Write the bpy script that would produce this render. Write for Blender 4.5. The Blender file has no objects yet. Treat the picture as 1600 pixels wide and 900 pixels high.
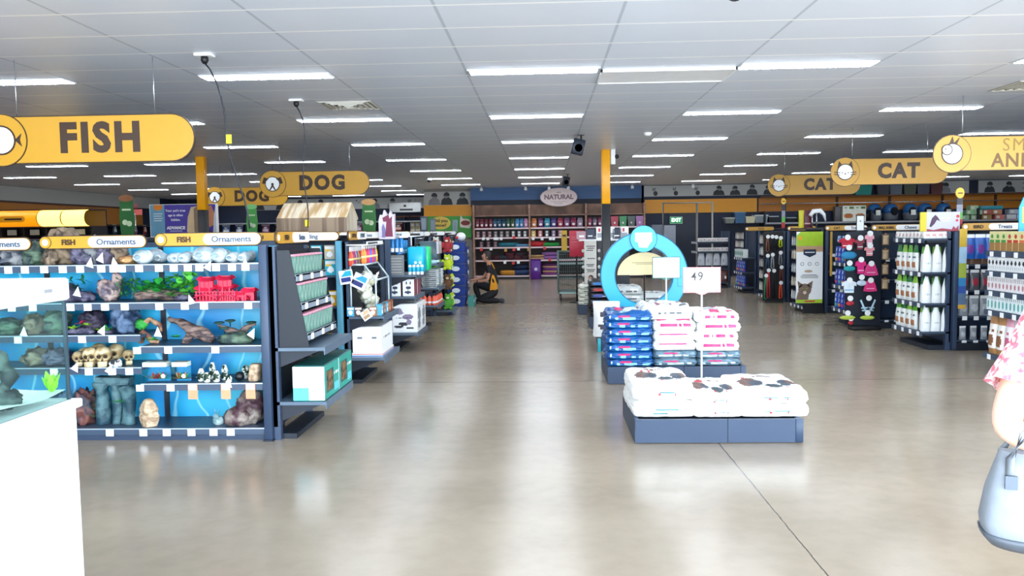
import bpy, math, random
from mathutils import Vector, Matrix, noise
S = bpy.context.scene
COL = S.collection
RND = random.Random(7)
PI = math.pi

# ---------------------------------------------------------------- camera, world, light, exposure
CAMH, FPX = 1.55, 1280.0
YAW, PITCH, ROLL = math.atan(50/1280), math.atan(89/1280), 0.014
RC = Matrix.Rotation(YAW, 3, 'Z') @ Matrix.Rotation(PI/2 - PITCH, 3, 'X') @ Matrix.Rotation(-ROLL, 3, 'Z')
cd = bpy.data.cameras.new('camera'); cam = bpy.data.objects.new('camera', cd); COL.objects.link(cam)
cam.matrix_world = Matrix.Translation((0, 0, CAMH)) @ RC.to_4x4()
cd.sensor_width = 36; cd.lens = 36*FPX/1600; cd.clip_end = 200; cd.clip_start = 0.05
S.camera = cam

def pt(px, py, Y):
    "point of the place seen at px,py and standing Y metres into the shop"
    d = RC @ Vector(((px-800)/FPX, -(py-450)/FPX, -1))
    return Vector((0, 0, CAMH)) + d*(Y/d.y)
def gp(px, py, z=0.0):
    d = RC @ Vector(((px-800)/FPX, -(py-450)/FPX, -1))
    return Vector((0, 0, CAMH)) + d*((z-CAMH)/d.z)

w = bpy.data.worlds.new('sky'); S.world = w; w.use_nodes = True
nt = w.node_tree; nt.nodes.clear()
bg = nt.nodes.new('ShaderNodeBackground'); sky = nt.nodes.new('ShaderNodeTexSky'); out = nt.nodes.new('ShaderNodeOutputWorld')
sky.sky_type = 'NISHITA'; sky.sun_elevation = math.radians(55); sky.sun_rotation = math.radians(150); sky.sun_disc = False
nt.links.new(sky.outputs[0], bg.inputs[0]); nt.links.new(bg.outputs[0], out.inputs[0]); bg.inputs[1].default_value = 0.25

def area(name, loc, rot, sx, sy, power, col):
    l = bpy.data.lights.new(name, 'AREA'); l.shape = 'RECTANGLE'; l.size = sx; l.size_y = sy; l.energy = power; l.color = col
    o = bpy.data.objects.new(name, l); COL.objects.link(o); o.location = loc; o.rotation_euler = rot
    return o
# daylight through the glazed shopfront behind the photographer
area('shopfront_daylight', (0.5, -2.6, 1.5), (PI/2, 0, 0), 12.0, 2.6, 900, (0.74, 0.87, 1.0))
area('right_side_area_light', (8.2, 1.0, 1.5), (PI/2, 0, math.radians(38)), 5.0, 2.5, 420, (0.84, 0.92, 1.0))  # area light standing free at the right; no entrance is built there
S.cycles.transparent_max_bounces = 32
LAMP = 16.0
S.view_settings.view_transform = 'Standard'; S.view_settings.look = 'None'
S.view_settings.gamma = 1.0; S.view_settings.use_curve_mapping = False
S.view_settings.exposure = 0.86

# ---------------------------------------------------------------- materials
def lin(c):
    if isinstance(c, str):
        c = c.lstrip('#'); c = [int(c[i:i+2], 16)/255 for i in (0, 2, 4)]
    return [(x/12.92 if x <= 0.04045 else ((x+0.055)/1.055)**2.4) for x in c]
MATS = {}
def M(col, rough=0.5, metal=0.0, nz=0.10, scale=9.0, em=0.0, bump=0.0, spec=0.5, name=None):
    key = (str(col), rough, metal, nz, scale, em, bump, spec, name)
    if key in MATS: return MATS[key]
    m = bpy.data.materials.new(name or 'surface'); m.use_nodes = True
    t = m.node_tree; b = t.nodes['Principled BSDF']
    c = lin(col)
    b.inputs['Roughness'].default_value = rough; b.inputs['Metallic'].default_value = metal
    b.inputs['Specular IOR Level'].default_value = spec
    if em:
        b.inputs['Base Color'].default_value = (*c, 1)
        b.inputs['Emission Color'].default_value = (*c, 1); b.inputs['Emission Strength'].default_value = em
    else:
        tc = t.nodes.new('ShaderNodeTexCoord'); n = t.nodes.new('ShaderNodeTexNoise'); r = t.nodes.new('ShaderNodeMix')
        r.data_type = 'RGBA'; n.inputs['Scale'].default_value = scale; n.inputs['Detail'].default_value = 3
        t.links.new(tc.outputs['Object'], n.inputs['Vector']); t.links.new(n.outputs[0], r.inputs[0])
        r.inputs[6].default_value = (*[max(0, x*(1-nz*1.6)) for x in c], 1)
        r.inputs[7].default_value = (*[min(1, x*(1+nz*1.6)) for x in c], 1)
        t.links.new(r.outputs[2], b.inputs['Base Color'])
        if bump:
            bp = t.nodes.new('ShaderNodeBump'); bp.inputs['Strength'].default_value = bump; bp.inputs['Distance'].default_value = 0.01
            t.links.new(n.outputs[0], bp.inputs['Height']); t.links.new(bp.outputs[0], b.inputs['Normal'])
    MATS[key] = m
    return m
def mix_mat(name, ca, cb, scale=12, rough=0.6, stretch=(1, 1, 1), lo=0.42, hi=0.58, bump=0.3, detail=5):
    "two colours mottled by noise"
    m = bpy.data.materials.new(name); m.use_nodes = True; t = m.node_tree; b = t.nodes['Principled BSDF']
    tc = t.nodes.new('ShaderNodeTexCoord'); mp = t.nodes.new('ShaderNodeMapping'); mp.inputs['Scale'].default_value = stretch
    n = t.nodes.new('ShaderNodeTexNoise'); n.inputs['Scale'].default_value = scale; n.inputs['Detail'].default_value = detail
    cr = t.nodes.new('ShaderNodeValToRGB'); e = cr.color_ramp.elements
    e[0].position = lo; e[0].color = (*lin(ca), 1); e[1].position = hi; e[1].color = (*lin(cb), 1)
    t.links.new(tc.outputs['Object'], mp.inputs[0]); t.links.new(mp.outputs[0], n.inputs['Vector'])
    t.links.new(n.outputs[0], cr.inputs[0]); t.links.new(cr.outputs[0], b.inputs['Base Color'])
    b.inputs['Roughness'].default_value = rough
    if bump:
        bp = t.nodes.new('ShaderNodeBump'); bp.inputs['Strength'].default_value = bump; bp.inputs['Distance'].default_value = 0.01
        t.links.new(n.outputs[0], bp.inputs['Height']); t.links.new(bp.outputs[0], b.inputs['Normal'])
    return m
def glass_mat(name, tint, gloss=0.10, haze=0.0):
    m = bpy.data.materials.new(name); m.use_nodes = True; t = m.node_tree; t.nodes.clear()
    o = t.nodes.new('ShaderNodeOutputMaterial'); tr = t.nodes.new('ShaderNodeBsdfTransparent'); g = t.nodes.new('ShaderNodeBsdfGlossy')
    df = t.nodes.new('ShaderNodeBsdfDiffuse'); mx = t.nodes.new('ShaderNodeMixShader'); m2 = t.nodes.new('ShaderNodeMixShader')
    lw = t.nodes.new('ShaderNodeLayerWeight'); lw.inputs[0].default_value = gloss
    tr.inputs[0].default_value = (*lin(tint), 1); g.inputs['Roughness'].default_value = 0.03
    df.inputs[0].default_value = (0.75, 0.85, 0.85, 1); m2.inputs[0].default_value = haze
    t.links.new(tr.outputs[0], m2.inputs[1]); t.links.new(df.outputs[0], m2.inputs[2])
    t.links.new(lw.outputs['Fresnel'], mx.inputs[0]); t.links.new(m2.outputs[0], mx.inputs[1]); t.links.new(g.outputs[0], mx.inputs[2])
    t.links.new(mx.outputs[0], o.inputs[0])
    return m
def caustic_mat():
    "printed underwater backing: bright blue with pale wavy light lines"
    m = bpy.data.materials.new('underwater_print'); m.use_nodes = True; t = m.node_tree; b = t.nodes['Principled BSDF']
    tc = t.nodes.new('ShaderNodeTexCoord'); n = t.nodes.new('ShaderNodeTexNoise'); n.inputs['Scale'].default_value = 1.6; n.inputs['Detail'].default_value = 2
    v = t.nodes.new('ShaderNodeTexWave'); v.inputs['Scale'].default_value = 1.1; v.inputs['Distortion'].default_value = 9; v.inputs['Detail'].default_value = 2.5
    v.inputs['Detail Scale'].default_value = 1.2
    c1 = t.nodes.new('ShaderNodeValToRGB'); e = c1.color_ramp.elements
    e[0].position = 0.35; e[0].color = (*lin('#0f84c4'), 1); e[1].position = 0.62; e[1].color = (*lin('#3cc4e6'), 1)
    c2 = t.nodes.new('ShaderNodeValToRGB'); e = c2.color_ramp.elements
    e[0].position = 0.965; e[0].color = (0, 0, 0, 1); e[1].position = 1.0; e[1].color = (0.5, 0.5, 0.5, 1)
    mx = t.nodes.new('ShaderNodeMix'); mx.data_type = 'RGBA'; mx.inputs[7].default_value = (*lin('#b4f0f6'), 1)
    t.links.new(tc.outputs['Object'], n.inputs['Vector']); t.links.new(tc.outputs['Object'], v.inputs['Vector'])
    t.links.new(n.outputs[0], c1.inputs[0]); t.links.new(v.outputs[1] if len(v.outputs) > 1 else v.outputs[0], c2.inputs[0])
    t.links.new(c2.outputs[0], mx.inputs[0]); t.links.new(c1.outputs[0], mx.inputs[6]); t.links.new(mx.outputs[2], b.inputs['Base Color'])
    b.inputs['Roughness'].default_value = 0.35
    return m

STEEL = M('#33435c', 0.45, 0.0, 0.06, 6, name='navy_steel')
DARK = M('#151d2b', 0.5, 0, 0.08, 6, name='dark_steel')
BLK = M('#0d0e12', 0.5, 0, 0.1, name='black')
WHITE = M('#f4f5f5', 0.45, 0, 0.02, name='white')
LIPC = M('#3b4b60', 0.4, 0, 0.05, name='shelf_lip_grey')
TICK = M('#ffffff', 0.5, 0, 0.02, name='ticket_white')
YEL = M('#c4922a', 0.4, 0, 0.03, name='sign_yellow')
YEL2 = M('#e59a00', 0.45, 0, 0.03, name='panel_yellow')
BROWN = M('#3a2618', 0.5, 0, 0.03, name='sign_brown')
CHROME = M('#c8ccd0', 0.25, 0.9, 0.03, name='wire_metal')
RED = M('#d22a35', 0.45, 0, 0.05, name='red_card')

# ---------------------------------------------------------------- mesh builder
class MB:
    def __init__(s): s.v = []; s.f = []; s.mi = []; s.sm = []
    def q(s, idx, mi=0, sm=False): s.f.append(tuple(idx)); s.mi.append(mi); s.sm.append(sm)
    def box(s, x0, y0, z0, x1, y1, z1, mi=0):
        if x0 > x1: x0, x1 = x1, x0
        if y0 > y1: y0, y1 = y1, y0
        if z0 > z1: z0, z1 = z1, z0
        b = len(s.v)
        s.v += [Vector(p) for p in ((x0, y0, z0), (x1, y0, z0), (x1, y1, z0), (x0, y1, z0), (x0, y0, z1), (x1, y0, z1), (x1, y1, z1), (x0, y1, z1))]
        for a in ((3, 2, 1, 0), (4, 5, 6, 7), (0, 1, 5, 4), (1, 2, 6, 5), (2, 3, 7, 6), (3, 0, 4, 7)): s.q([b+i for i in a], mi)
        return s
    def bbox(s, x0, y0, z0, x1, y1, z1, r=0.01, mi=0):
        "box with rounded vertical edges and chamfered top and bottom"
        cx, cy = (x0+x1)/2, (y0+y1)/2
        def ring(ins, z):
            pts = []
            hx, hy = (x1-x0)/2-ins, (y1-y0)/2-ins; rr = max(r-ins*0.5, 0.001)
            for (sx, sy, a0) in ((1, 1, 0), (-1, 1, 90), (-1, -1, 180), (1, -1, 270)):
                for k in range(4):
                    a = math.radians(a0+k*30)
                    pts.append(Vector((cx+sx*(hx-rr)+rr*math.cos(a), cy+sy*(hy-rr)+rr*math.sin(a), z)))
            return pts
        rings = [ring(r*0.6, z0), ring(0, z0+r*0.6), ring(0, z1-r*0.6), ring(r*0.6, z1)]
        s.loft(rings, mi, caps=True); return s
    def loft(s, rings, mi=0, caps=False, closed=True, sm=True):
        b = len(s.v); n = len(rings[0])
        for r in rings: s.v += [Vector(p) for p in r]
        for i in range(len(rings)-1):
            for j in range(n if closed else n-1):
                k = (j+1) % n
                s.q((b+i*n+j, b+i*n+k, b+(i+1)*n+k, b+(i+1)*n+j), mi, sm)
        if caps:
            s.q([b+j for j in range(n-1, -1, -1)], mi); s.q([b+(len(rings)-1)*n+j for j in range(n)], mi)
        return s
    def tube(s, pts, r, n=8, mi=0, caps=True):
        pts = [Vector(p) for p in pts]; rs = r if isinstance(r, (list, tuple)) else [r]*len(pts)
        rings = []
        up = Vector((0, 0, 1))
        for i, p in enumerate(pts):
            d = (pts[min(i+1, len(pts)-1)]-pts[max(i-1, 0)]).normalized()
            a = d.cross(up if abs(d.z) < 0.95 else Vector((1, 0, 0))).normalized(); c = d.cross(a)
            rings.append([p+(a*math.cos(2*PI*j/n)+c*math.sin(2*PI*j/n))*rs[i] for j in range(n)])
        s.loft(rings, mi, caps); return s
    def lathe(s, prof, c=(0, 0, 0), n=20, mi=0, sx=1, sy=1, caps=True):
        c = Vector(c)
        s.loft([[c+Vector((r*sx*math.cos(2*PI*j/n), r*sy*math.sin(2*PI*j/n), z)) for j in range(n)] for r, z in prof], mi, caps); return s
    def prism(s, poly, fn, d0, d1, mi=0, mside=None):
        "poly of (a,b); fn(a,b,d)->xyz"
        b = len(s.v); n = len(poly)
        s.v += [Vector(fn(a, c, d0)) for a, c in poly]+[Vector(fn(a, c, d1)) for a, c in poly]
        s.q([b+i for i in range(n)], mi); s.q([b+n+i for i in range(n-1, -1, -1)], mi)
        for i in range(n):
            k = (i+1) % n; s.q((b+i, b+n+i, b+n+k, b+k), mi if mside is None else mside)
        return s
    def ell(s, c, r, nu=20, nv=12, mi=0, nz=0, ns=3.0, holes=(), seed=0, flat=None):
        c = Vector(c); b = len(s.v); off = Vector((seed*3.1, seed*1.7, seed*0.9))
        for i in range(nv+1):
            t = PI*i/nv
            for j in range(nu):
                p = 2*PI*j/nu
                d = Vector((math.sin(t)*math.cos(p), math.sin(t)*math.sin(p), math.cos(t)))
                k = 1.0+(nz*(noise.noise(d*ns+off)+.38*noise.noise(d*ns*3.1+off)+.2*noise.noise(d*ns*7+off)) if nz else 0)
                for (hd, hr, hp) in holes:
                    a = d.angle(Vector(hd))
                    if a < hr: k *= 1-hp*min(1, (1-(a/hr)**2)*1.9)
                q = Vector((d.x*r[0]*k, d.y*r[1]*k, d.z*r[2]*k))
                if flat is not None and q.z < flat: q.z = flat
                s.v.append(c+q)
        for i in range(nv):
            for j in range(nu):
                k = (j+1) % nu
                s.q((b+i*nu+j, b+(i+1)*nu+j, b+(i+1)*nu+k, b+i*nu+k), mi, True)
        return s
    def sheet(s, fn, nu, nv, paint=None, mi=0, sm=True):
        b = len(s.v)
        for i in range(nv+1):
            for j in range(nu+1): s.v.append(Vector(fn(j/nu, i/nv)))
        for i in range(nv):
            for j in range(nu):
                a = b+i*(nu+1)+j
                s.q((a, a+1, a+nu+2, a+nu+1), paint((j+.5)/nu, (i+.5)/nv) if paint else mi, sm)
        return s
    def leaf(s, base, dirv, length, width, droop=0.3, mi=0, n=4):
        base = Vector(base); d = Vector(dirv).normalized(); side = d.cross(Vector((0, 0, 1)))
        side = side.normalized() if side.length > 0.01 else Vector((1, 0, 0))
        b = len(s.v)
        for i in range(n+1):
            t = i/n; p = base+d*length*t+Vector((0, 0, -droop*length*t*t)); wd = width*math.sin(PI*min(0.97, max(0.06, t**0.8)))/2
            s.v += [p-side*wd, p+Vector((0, 0, -wd*.25)), p+side*wd]
        for i in range(n):
            a = b+i*3
            s.q((a, a+1, a+4, a+3), mi, True); s.q((a+1, a+2, a+5, a+4), mi, True)
        return s
    def xf(s, mat): s.v = [mat @ p for p in s.v]; return s
    def mesh(s, name, mats):
        me = bpy.data.meshes.new(name); me.from_pydata([tuple(p) for p in s.v], [], s.f)
        for m in (mats if isinstance(mats, (list, tuple)) else [mats]): me.materials.append(m)
        me.polygons.foreach_set('material_index', s.mi); me.polygons.foreach_set('use_smooth', s.sm); me.update()
        return me

def props(o, label=None, cat=None, group=None, kind=None):
    if label: o['label'] = label
    if cat: o['category'] = cat
    if group: o['group'] = group
    if kind: o['kind'] = kind
    return o
def thing(name, label, cat, loc=(0, 0, 0), rz=0, group=None):
    o = bpy.data.objects.new(name, None); COL.objects.link(o); o.location = loc; o.rotation_euler = (0, 0, rz)
    o.empty_display_size = 0.1
    return props(o, label, cat, group)
def rootloc(p):
    v = Vector((0, 0, 0))
    while p is not None: v += p.location; p = p.parent
    return v
def part(name, mb, mats, parent, world=False, label=None):
    "mb in the parent's own coordinates, or in the room's (world=True, unrotated parents only)"
    if world: mb.v = [p-rootloc(parent) for p in mb.v]
    o = bpy.data.objects.new(name, mb.mesh(name, mats)); COL.objects.link(o); o.parent = parent
    if label: o['label'] = label
    return o
def single(name, mb, mats, label, cat, loc=None, group=None, rz=0):
    "one-mesh thing; loc given: mb in own coordinates; else origin is put at its base"
    if loc is None:
        xs = [p.x for p in mb.v]; ys = [p.y for p in mb.v]; zs = [p.z for p in mb.v]
        loc = Vector(((min(xs)+max(xs))/2, (min(ys)+max(ys))/2, min(zs))); mb.v = [p-loc for p in mb.v]
    o = bpy.data.objects.new(name, mb.mesh(name, mats)); COL.objects.link(o); o.location = loc; o.rotation_euler = (0, 0, rz)
    return props(o, label, cat, group)
def struct(name, mb, mats):
    o = bpy.data.objects.new(name, mb.mesh(name, mats)); COL.objects.link(o); o['kind'] = 'structure'; return o
def text(body, size, mat, parent, loc, rot=(PI/2, 0, 0), bold=0.0, sx=1.0, align='CENTER', name='lettering', ext=0.001, sp=1.0):
    c = bpy.data.curves.new(name, 'FONT'); c.body = body; c.size = size; c.align_x = align; c.align_y = 'CENTER'
    c.extrude = ext; c.offset = bold; c.space_character = sp; c.resolution_u = 3
    c.materials.append(mat)
    tmp = bpy.data.objects.new(name, c); me = bpy.data.meshes.new_from_object(tmp); me.name = name; bpy.data.objects.remove(tmp)
    o = bpy.data.objects.new(name, me); COL.objects.link(o); o.parent = parent; o.location = loc; o.rotation_euler = rot; o.scale = (sx, 1, 1)
    return o
def capsule(w, h, n=10, x0=0, z0=0, left=True, right=True):
    "outline of a bar with round ends"
    r = h/2; P = []
    if right: P += [(x0+w/2-r+r*math.cos(a), z0+r*math.sin(a)) for a in [(-PI/2+PI*i/n) for i in range(n+1)]]
    else: P += [(x0+w/2, z0-r), (x0+w/2, z0+r)]
    if left: P += [(x0-w/2+r+r*math.cos(a), z0+r*math.sin(a)) for a in [(PI/2+PI*i/n) for i in range(n+1)]]
    else: P += [(x0-w/2, z0+r), (x0-w/2, z0-r)]
    return P
def disc(r, x0=0, z0=0, n=24, sx=1, sz=1): return [(x0+r*sx*math.cos(2*PI*i/n), z0+r*sz*math.sin(2*PI*i/n)) for i in range(n)]
FR = lambda a, b, d: (a, d, b)          # facing -Y
# -------- product prototypes: a tree of (name, mesh, [children], label)
class Node:
    def __init__(s, name, mb, mats, kids=(), label=None):
        s.name = name; s.mesh = mb.mesh(name, mats) if mb is not None else None; s.kids = list(kids); s.label = label
def put(node, loc, rz=0, label=None, cat=None, group=None, name=None, sc=1.0, rot=None):
    o = bpy.data.objects.new(name or node.name, node.mesh); COL.objects.link(o)
    o.location = Vector(loc)+Vector((0, 0, .0015)); o.rotation_euler = rot if rot else (0, 0, rz)
    o.scale = (sc, sc, sc) if not isinstance(sc, (tuple, list)) else sc
    props(o, label, cat, group)
    def rec(n, par):
        for k in n.kids:
            c = bpy.data.objects.new(k.name, k.mesh); COL.objects.link(c); c.parent = par
            if k.label: c['label'] = k.label
            rec(k, c)
    rec(node, o)
    return o
ORD = 'first second third fourth fifth sixth seventh eighth ninth tenth eleventh twelfth thirteenth fourteenth fifteenth sixteenth seventeenth eighteenth nineteenth twentieth'.split()
def row(nodes, n, p0, p1, rz, desc, place, cat, group, jit=0.0, end='from left', name=None, sc=1.0, jr=0.0, descs=None, tilt=0):
    "n copies in a line from p0 to p1; nodes may be a list used in turn"
    nodes = nodes if isinstance(nodes, (list, tuple)) else [nodes]
    p0, p1 = Vector(p0), Vector(p1); R = []
    for i in range(n):
        t = (i/(n-1)) if n > 1 else 0.5
        nd = nodes[i % len(nodes)]; d = desc if descs is None else descs[i % len(nodes)]
        p = p0.lerp(p1, t)+Vector((RND.uniform(-jit, jit), RND.uniform(-jit, jit), 0))
        s = sc if not isinstance(sc, tuple) else RND.uniform(*sc)
        lab = f"{d}, {ORD[i]} {end} {place}" if n > 1 else f"{d}, {place}"
        R.append(put(nd, p, rz+RND.uniform(-jr, jr), lab, cat, group, name, s))
    return R

def painter(items, seed=1):
    R = random.Random(seed); cache = {}
    def f(u, v):
        r = 0
        for it in items:
            k = it[0]
            if k == 'r' and it[1] <= u <= it[3] and it[2] <= v <= it[4]: r = it[5]
            elif k == 'e' and ((u-it[1])/it[3])**2+((v-it[2])/it[4])**2 <= 1: r = it[5]
            elif k == 't' and it[1] <= u <= it[3] and it[2] <= v <= it[4]:
                n = it[6]; key = (id(it), int((u-it[1])/(it[3]-it[1])*n))
                if key not in cache: cache[key] = R.random() < 0.68
                if cache[key]: r = it[5]
        return r
    return f
def pouch(name, w, h, d, mats, paint=(), hang=False, seed=1, peak=0.0, nu=12, nv=14, kids=()):
    "stand-up pouch, fat at the foot, pinched flat at the top, printed front"
    mb = MB(); pf = painter(list(paint), seed)
    def shape(u, v, sgn):
        x = (u-.5)*w*(1-0.06*math.sin(PI*v)); ex = (1-abs(2*u-1)**2.6)
        if peak: x *= 1-peak*max(0, v-0.55)/0.45
        th = d/2*ex**0.6*(1-v**2.2)**0.8*(0.55+0.45*min(1, (v+.02)*4) if not hang else min(1, v*5)**.7)
        th += 0.004*w*8*noise.noise(Vector((u*4+seed, v*5, sgn)))*ex
        return Vector((x, sgn*max(th, 0.0015), v*h))
    mb.sheet(lambda u, v: shape(u, v, -1), nu, nv, pf)
    mb.sheet(lambda u, v: shape(1-u, v, 1), nu, nv, pf)
    mb.sheet(lambda u, v: shape(u, 0, -1).lerp(shape(u, 0, 1), v), nu, 1)
    return Node(name, mb, mats, kids)
def carton(name, w, h, d, mats, paint=(), side=None, top=None, seed=1, nu=14, nv=14, kids=()):
    "printed box: front painted cell by cell, sides and top plain or own colour"
    mb = MB(); pf = painter(list(paint), seed)
    e = min(w, d, h)*0.03
    mb.sheet(lambda u, v: ((u-.5)*w, -d/2, e+v*(h-2*e)), nu, nv, pf, sm=False)
    mb.sheet(lambda u, v: (w/2, -d/2+u*d, e+v*(h-2*e)), 6, nv, (painter(list(side), seed) if side is not None else None), sm=False)
    mb.sheet(lambda u, v: ((.5-u)*w, d/2, e+v*(h-2*e)), 1, 1, None, sm=False)
    mb.sheet(lambda u, v: (-w/2, d/2-u*d, e+v*(h-2*e)), 6, nv, (painter(list(side), seed) if side is not None else None), sm=False)
    for z0, z1, fl in ((h-e, h, 0), (e, 0, 1)):
        b = len(mb.v)
        for z, i in ((z0, 0), (z1, e)):
            mb.v += [Vector(p) for p in ((-w/2+i, -d/2+i, z), (w/2-i, -d/2+i, z), (w/2-i, d/2-i, z), (-w/2+i, d/2-i, z))]
        mi = (top or 0) if not fl else 0
        for j in range(4):
            k = (j+1) % 4; mb.q((b+j, b+k, b+4+k, b+4+j), mi)
        mb.q((b+4, b+5, b+6, b+7), mi)
    return Node(name, mb, mats, kids)
def sack(name, w, l, h, mats, paint=(), fpaint=(), seed=1, nu=34, nv=34, wr=0.010, kids=()):
    "filled sack lying flat: w across (x), l deep (y), h thick; printed top and front gusset"
    mb = MB(); pf = painter(list(paint), seed); pg = painter(list(fpaint), seed+5)
    N = 10
    def e(t): return (1-abs(2*t-1)**5)**0.35
    def top(u, v):
        ex = e(u)*e(v); z = h*(0.74+0.26*ex)+wr*ex*noise.noise(Vector((u*6+seed*2, v*6, 0)))*1.4
        x = (u-.5)*w*(0.93+0.07*min(1, e(v)*1.02)); y = (v-.5)*l*(0.94+0.06*e(u))
        return Vector((x, y, z))
    mb.sheet(top, nu, nv, pf)
    # side skirt from the top's rim down to the base
    rim = [(j/nu, 0) for j in range(nu)]+[(1, j/nv) for j in range(nv)]+[(1-j/nu, 1) for j in range(nu)]+[(0, 1-j/nv) for j in range(nv)]
    rings = []
    for k in range(N+1):
        t = k/N; R_ = []
        for i, (u, v) in enumerate(rim):
            p = top(u, v); c = math.sin(PI*t)
            q = Vector((p.x*(1+0.035*c), p.y*(1+0.035*c), p.z*(1-t)))
            q += Vector((q.x, q.y, 0)).normalized()*wr*0.9*noise.noise(Vector((u*7+seed, v*7, t*5)))
            R_.append(q)
        rings.append(R_)
    b = len(mb.v); n = len(rim)
    for r in rings: mb.v += r
    for k in range(N):
        for i in range(n):
            i2 = (i+1) % n; mi = 0
            if i < nu: mi = pg((i+.5)/nu, 1-(k+.5)/N)
            mb.q((b+k*n+i, b+(k+1)*n+i, b+(k+1)*n+i2, b+k*n+i2), mi, True)
    mb.q([b+N*n+i for i in range(n-1, -1, -1)], 0)
    return Node(name, mb, mats, kids)
def hangpack(name, w, h, d, mats, paint=(), seed=1):
    "carded pack: flat card with euro hole tab and a blister in front (material 1)"
    mb = MB(); pf = painter(list(paint), seed)
    mb.sheet(lambda u, v: ((u-.5)*w, -0.002, v*h), 8, 10, pf, sm=False)
    mb.box(-w/2, -0.0015, 0, w/2, 0.002, h)
    mb.box(-w*.12, -0.002, h, w*.12, 0.002, h+0.02)
    mb.lathe([(0.36, 0), (0.40, 0.1), (0.36, 0.9), (0.2, 1.0)], n=12, mi=1)
    nn = 4*12
    for p in mb.v[-nn:]:
        x, y, z = p; p.x = x*w; p.y = -0.002-abs(y)*d if y < 0 else -0.002; p.z = h*0.08+z*h*0.62
    return Node(name, mb, mats)
# ---------------------------------------------------------------- the room
CZ = 2.97
XL, XR, YB, YBL = -14.5, 17.0, 26.9, 32.0
def floor_mat():
    m = bpy.data.materials.new('polished_concrete'); m.use_nodes = True; t = m.node_tree; b = t.nodes['Principled BSDF']
    tc = t.nodes.new('ShaderNodeTexCoord')
    n1 = t.nodes.new('ShaderNodeTexNoise'); n1.inputs['Scale'].default_value = 0.7; n1.inputs['Detail'].default_value = 6
    n2 = t.nodes.new('ShaderNodeTexNoise'); n2.inputs['Scale'].default_value = 9; n2.inputs['Detail'].default_value = 8
    mp = t.nodes.new('ShaderNodeMapping'); mp.inputs['Scale'].default_value = (0.5, 1.3, 1)
    cr = t.nodes.new('ShaderNodeValToRGB'); e = cr.color_ramp.elements
    e[0].position = 0.3; e[0].color = (*lin('#958774'), 1); e[1].position = 0.7; e[1].color = (*lin('#a99b87'), 1)
    c2 = t.nodes.new('ShaderNodeValToRGB'); e = c2.color_ramp.elements
    e[0].position = 0.3; e[0].color = (0.93, 0.93, 0.92, 1); e[1].position = 0.6; e[1].color = (1, 1, 1, 1)
    mu = t.nodes.new('ShaderNodeMix'); mu.data_type = 'RGBA'; mu.blend_type = 'MULTIPLY'; mu.inputs[0].default_value = 1
    sp = t.nodes.new('ShaderNodeSeparateXYZ')
    def math_(op, a, v=None, b_=None):
        q = t.nodes.new('ShaderNodeMath'); q.operation = op; t.links.new(a, q.inputs[0])
        if v is not None: q.inputs[1].default_value = v
        if b_ is not None: t.links.new(b_, q.inputs[1])
        return q.outputs[0]
    t.links.new(tc.outputs['Object'], sp.inputs[0]); t.links.new(tc.outputs['Object'], mp.inputs[0])
    t.links.new(mp.outputs[0], n1.inputs['Vector']); t.links.new(tc.outputs['Object'], n2.inputs['Vector'])
    t.links.new(n1.outputs[0], cr.inputs[0]); t.links.new(n2.outputs[0], c2.inputs[0])
    t.links.new(cr.outputs[0], mu.inputs[6]); t.links.new(c2.outputs[0], mu.inputs[7])
    # saw-cut joints: one running into the shop, one across
    wob = math_('MULTIPLY', n2.outputs[0], 0.012)
    jx = math_('LESS_THAN', math_('ABSOLUTE', math_('SUBTRACT', math_('ADD', sp.outputs[0], None, wob), 1.255)), 0.004)
    jy = math_('LESS_THAN', math_('ABSOLUTE', math_('SUBTRACT', sp.outputs[1], 8.35)), 0.006)
    j = math_('MAXIMUM', jx, None, jy)
    mj = t.nodes.new('ShaderNodeMix'); mj.data_type = 'RGBA'; mj.inputs[7].default_value = (*lin('#54493c'), 1)
    t.links.new(j, mj.inputs[0]); t.links.new(mu.outputs[2], mj.inputs[6]); t.links.new(mj.outputs[2], b.inputs['Base Color'])
    rr = t.nodes.new('ShaderNodeMapRange'); rr.inputs[3].default_value = 0.17; rr.inputs[4].default_value = 0.25
    t.links.new(n2.outputs[0], rr.inputs[0]); t.links.new(rr.outputs[0], b.inputs['Roughness'])
    b.inputs['Specular IOR Level'].default_value = 0.8
    bp = t.nodes.new('ShaderNodeBump'); bp.inputs['Strength'].default_value = 0.012; bp.inputs['Distance'].default_value = 0.01
    t.links.new(n1.outputs[0], bp.inputs['Height']); t.links.new(bp.outputs[0], b.inputs['Normal'])
    return m
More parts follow.
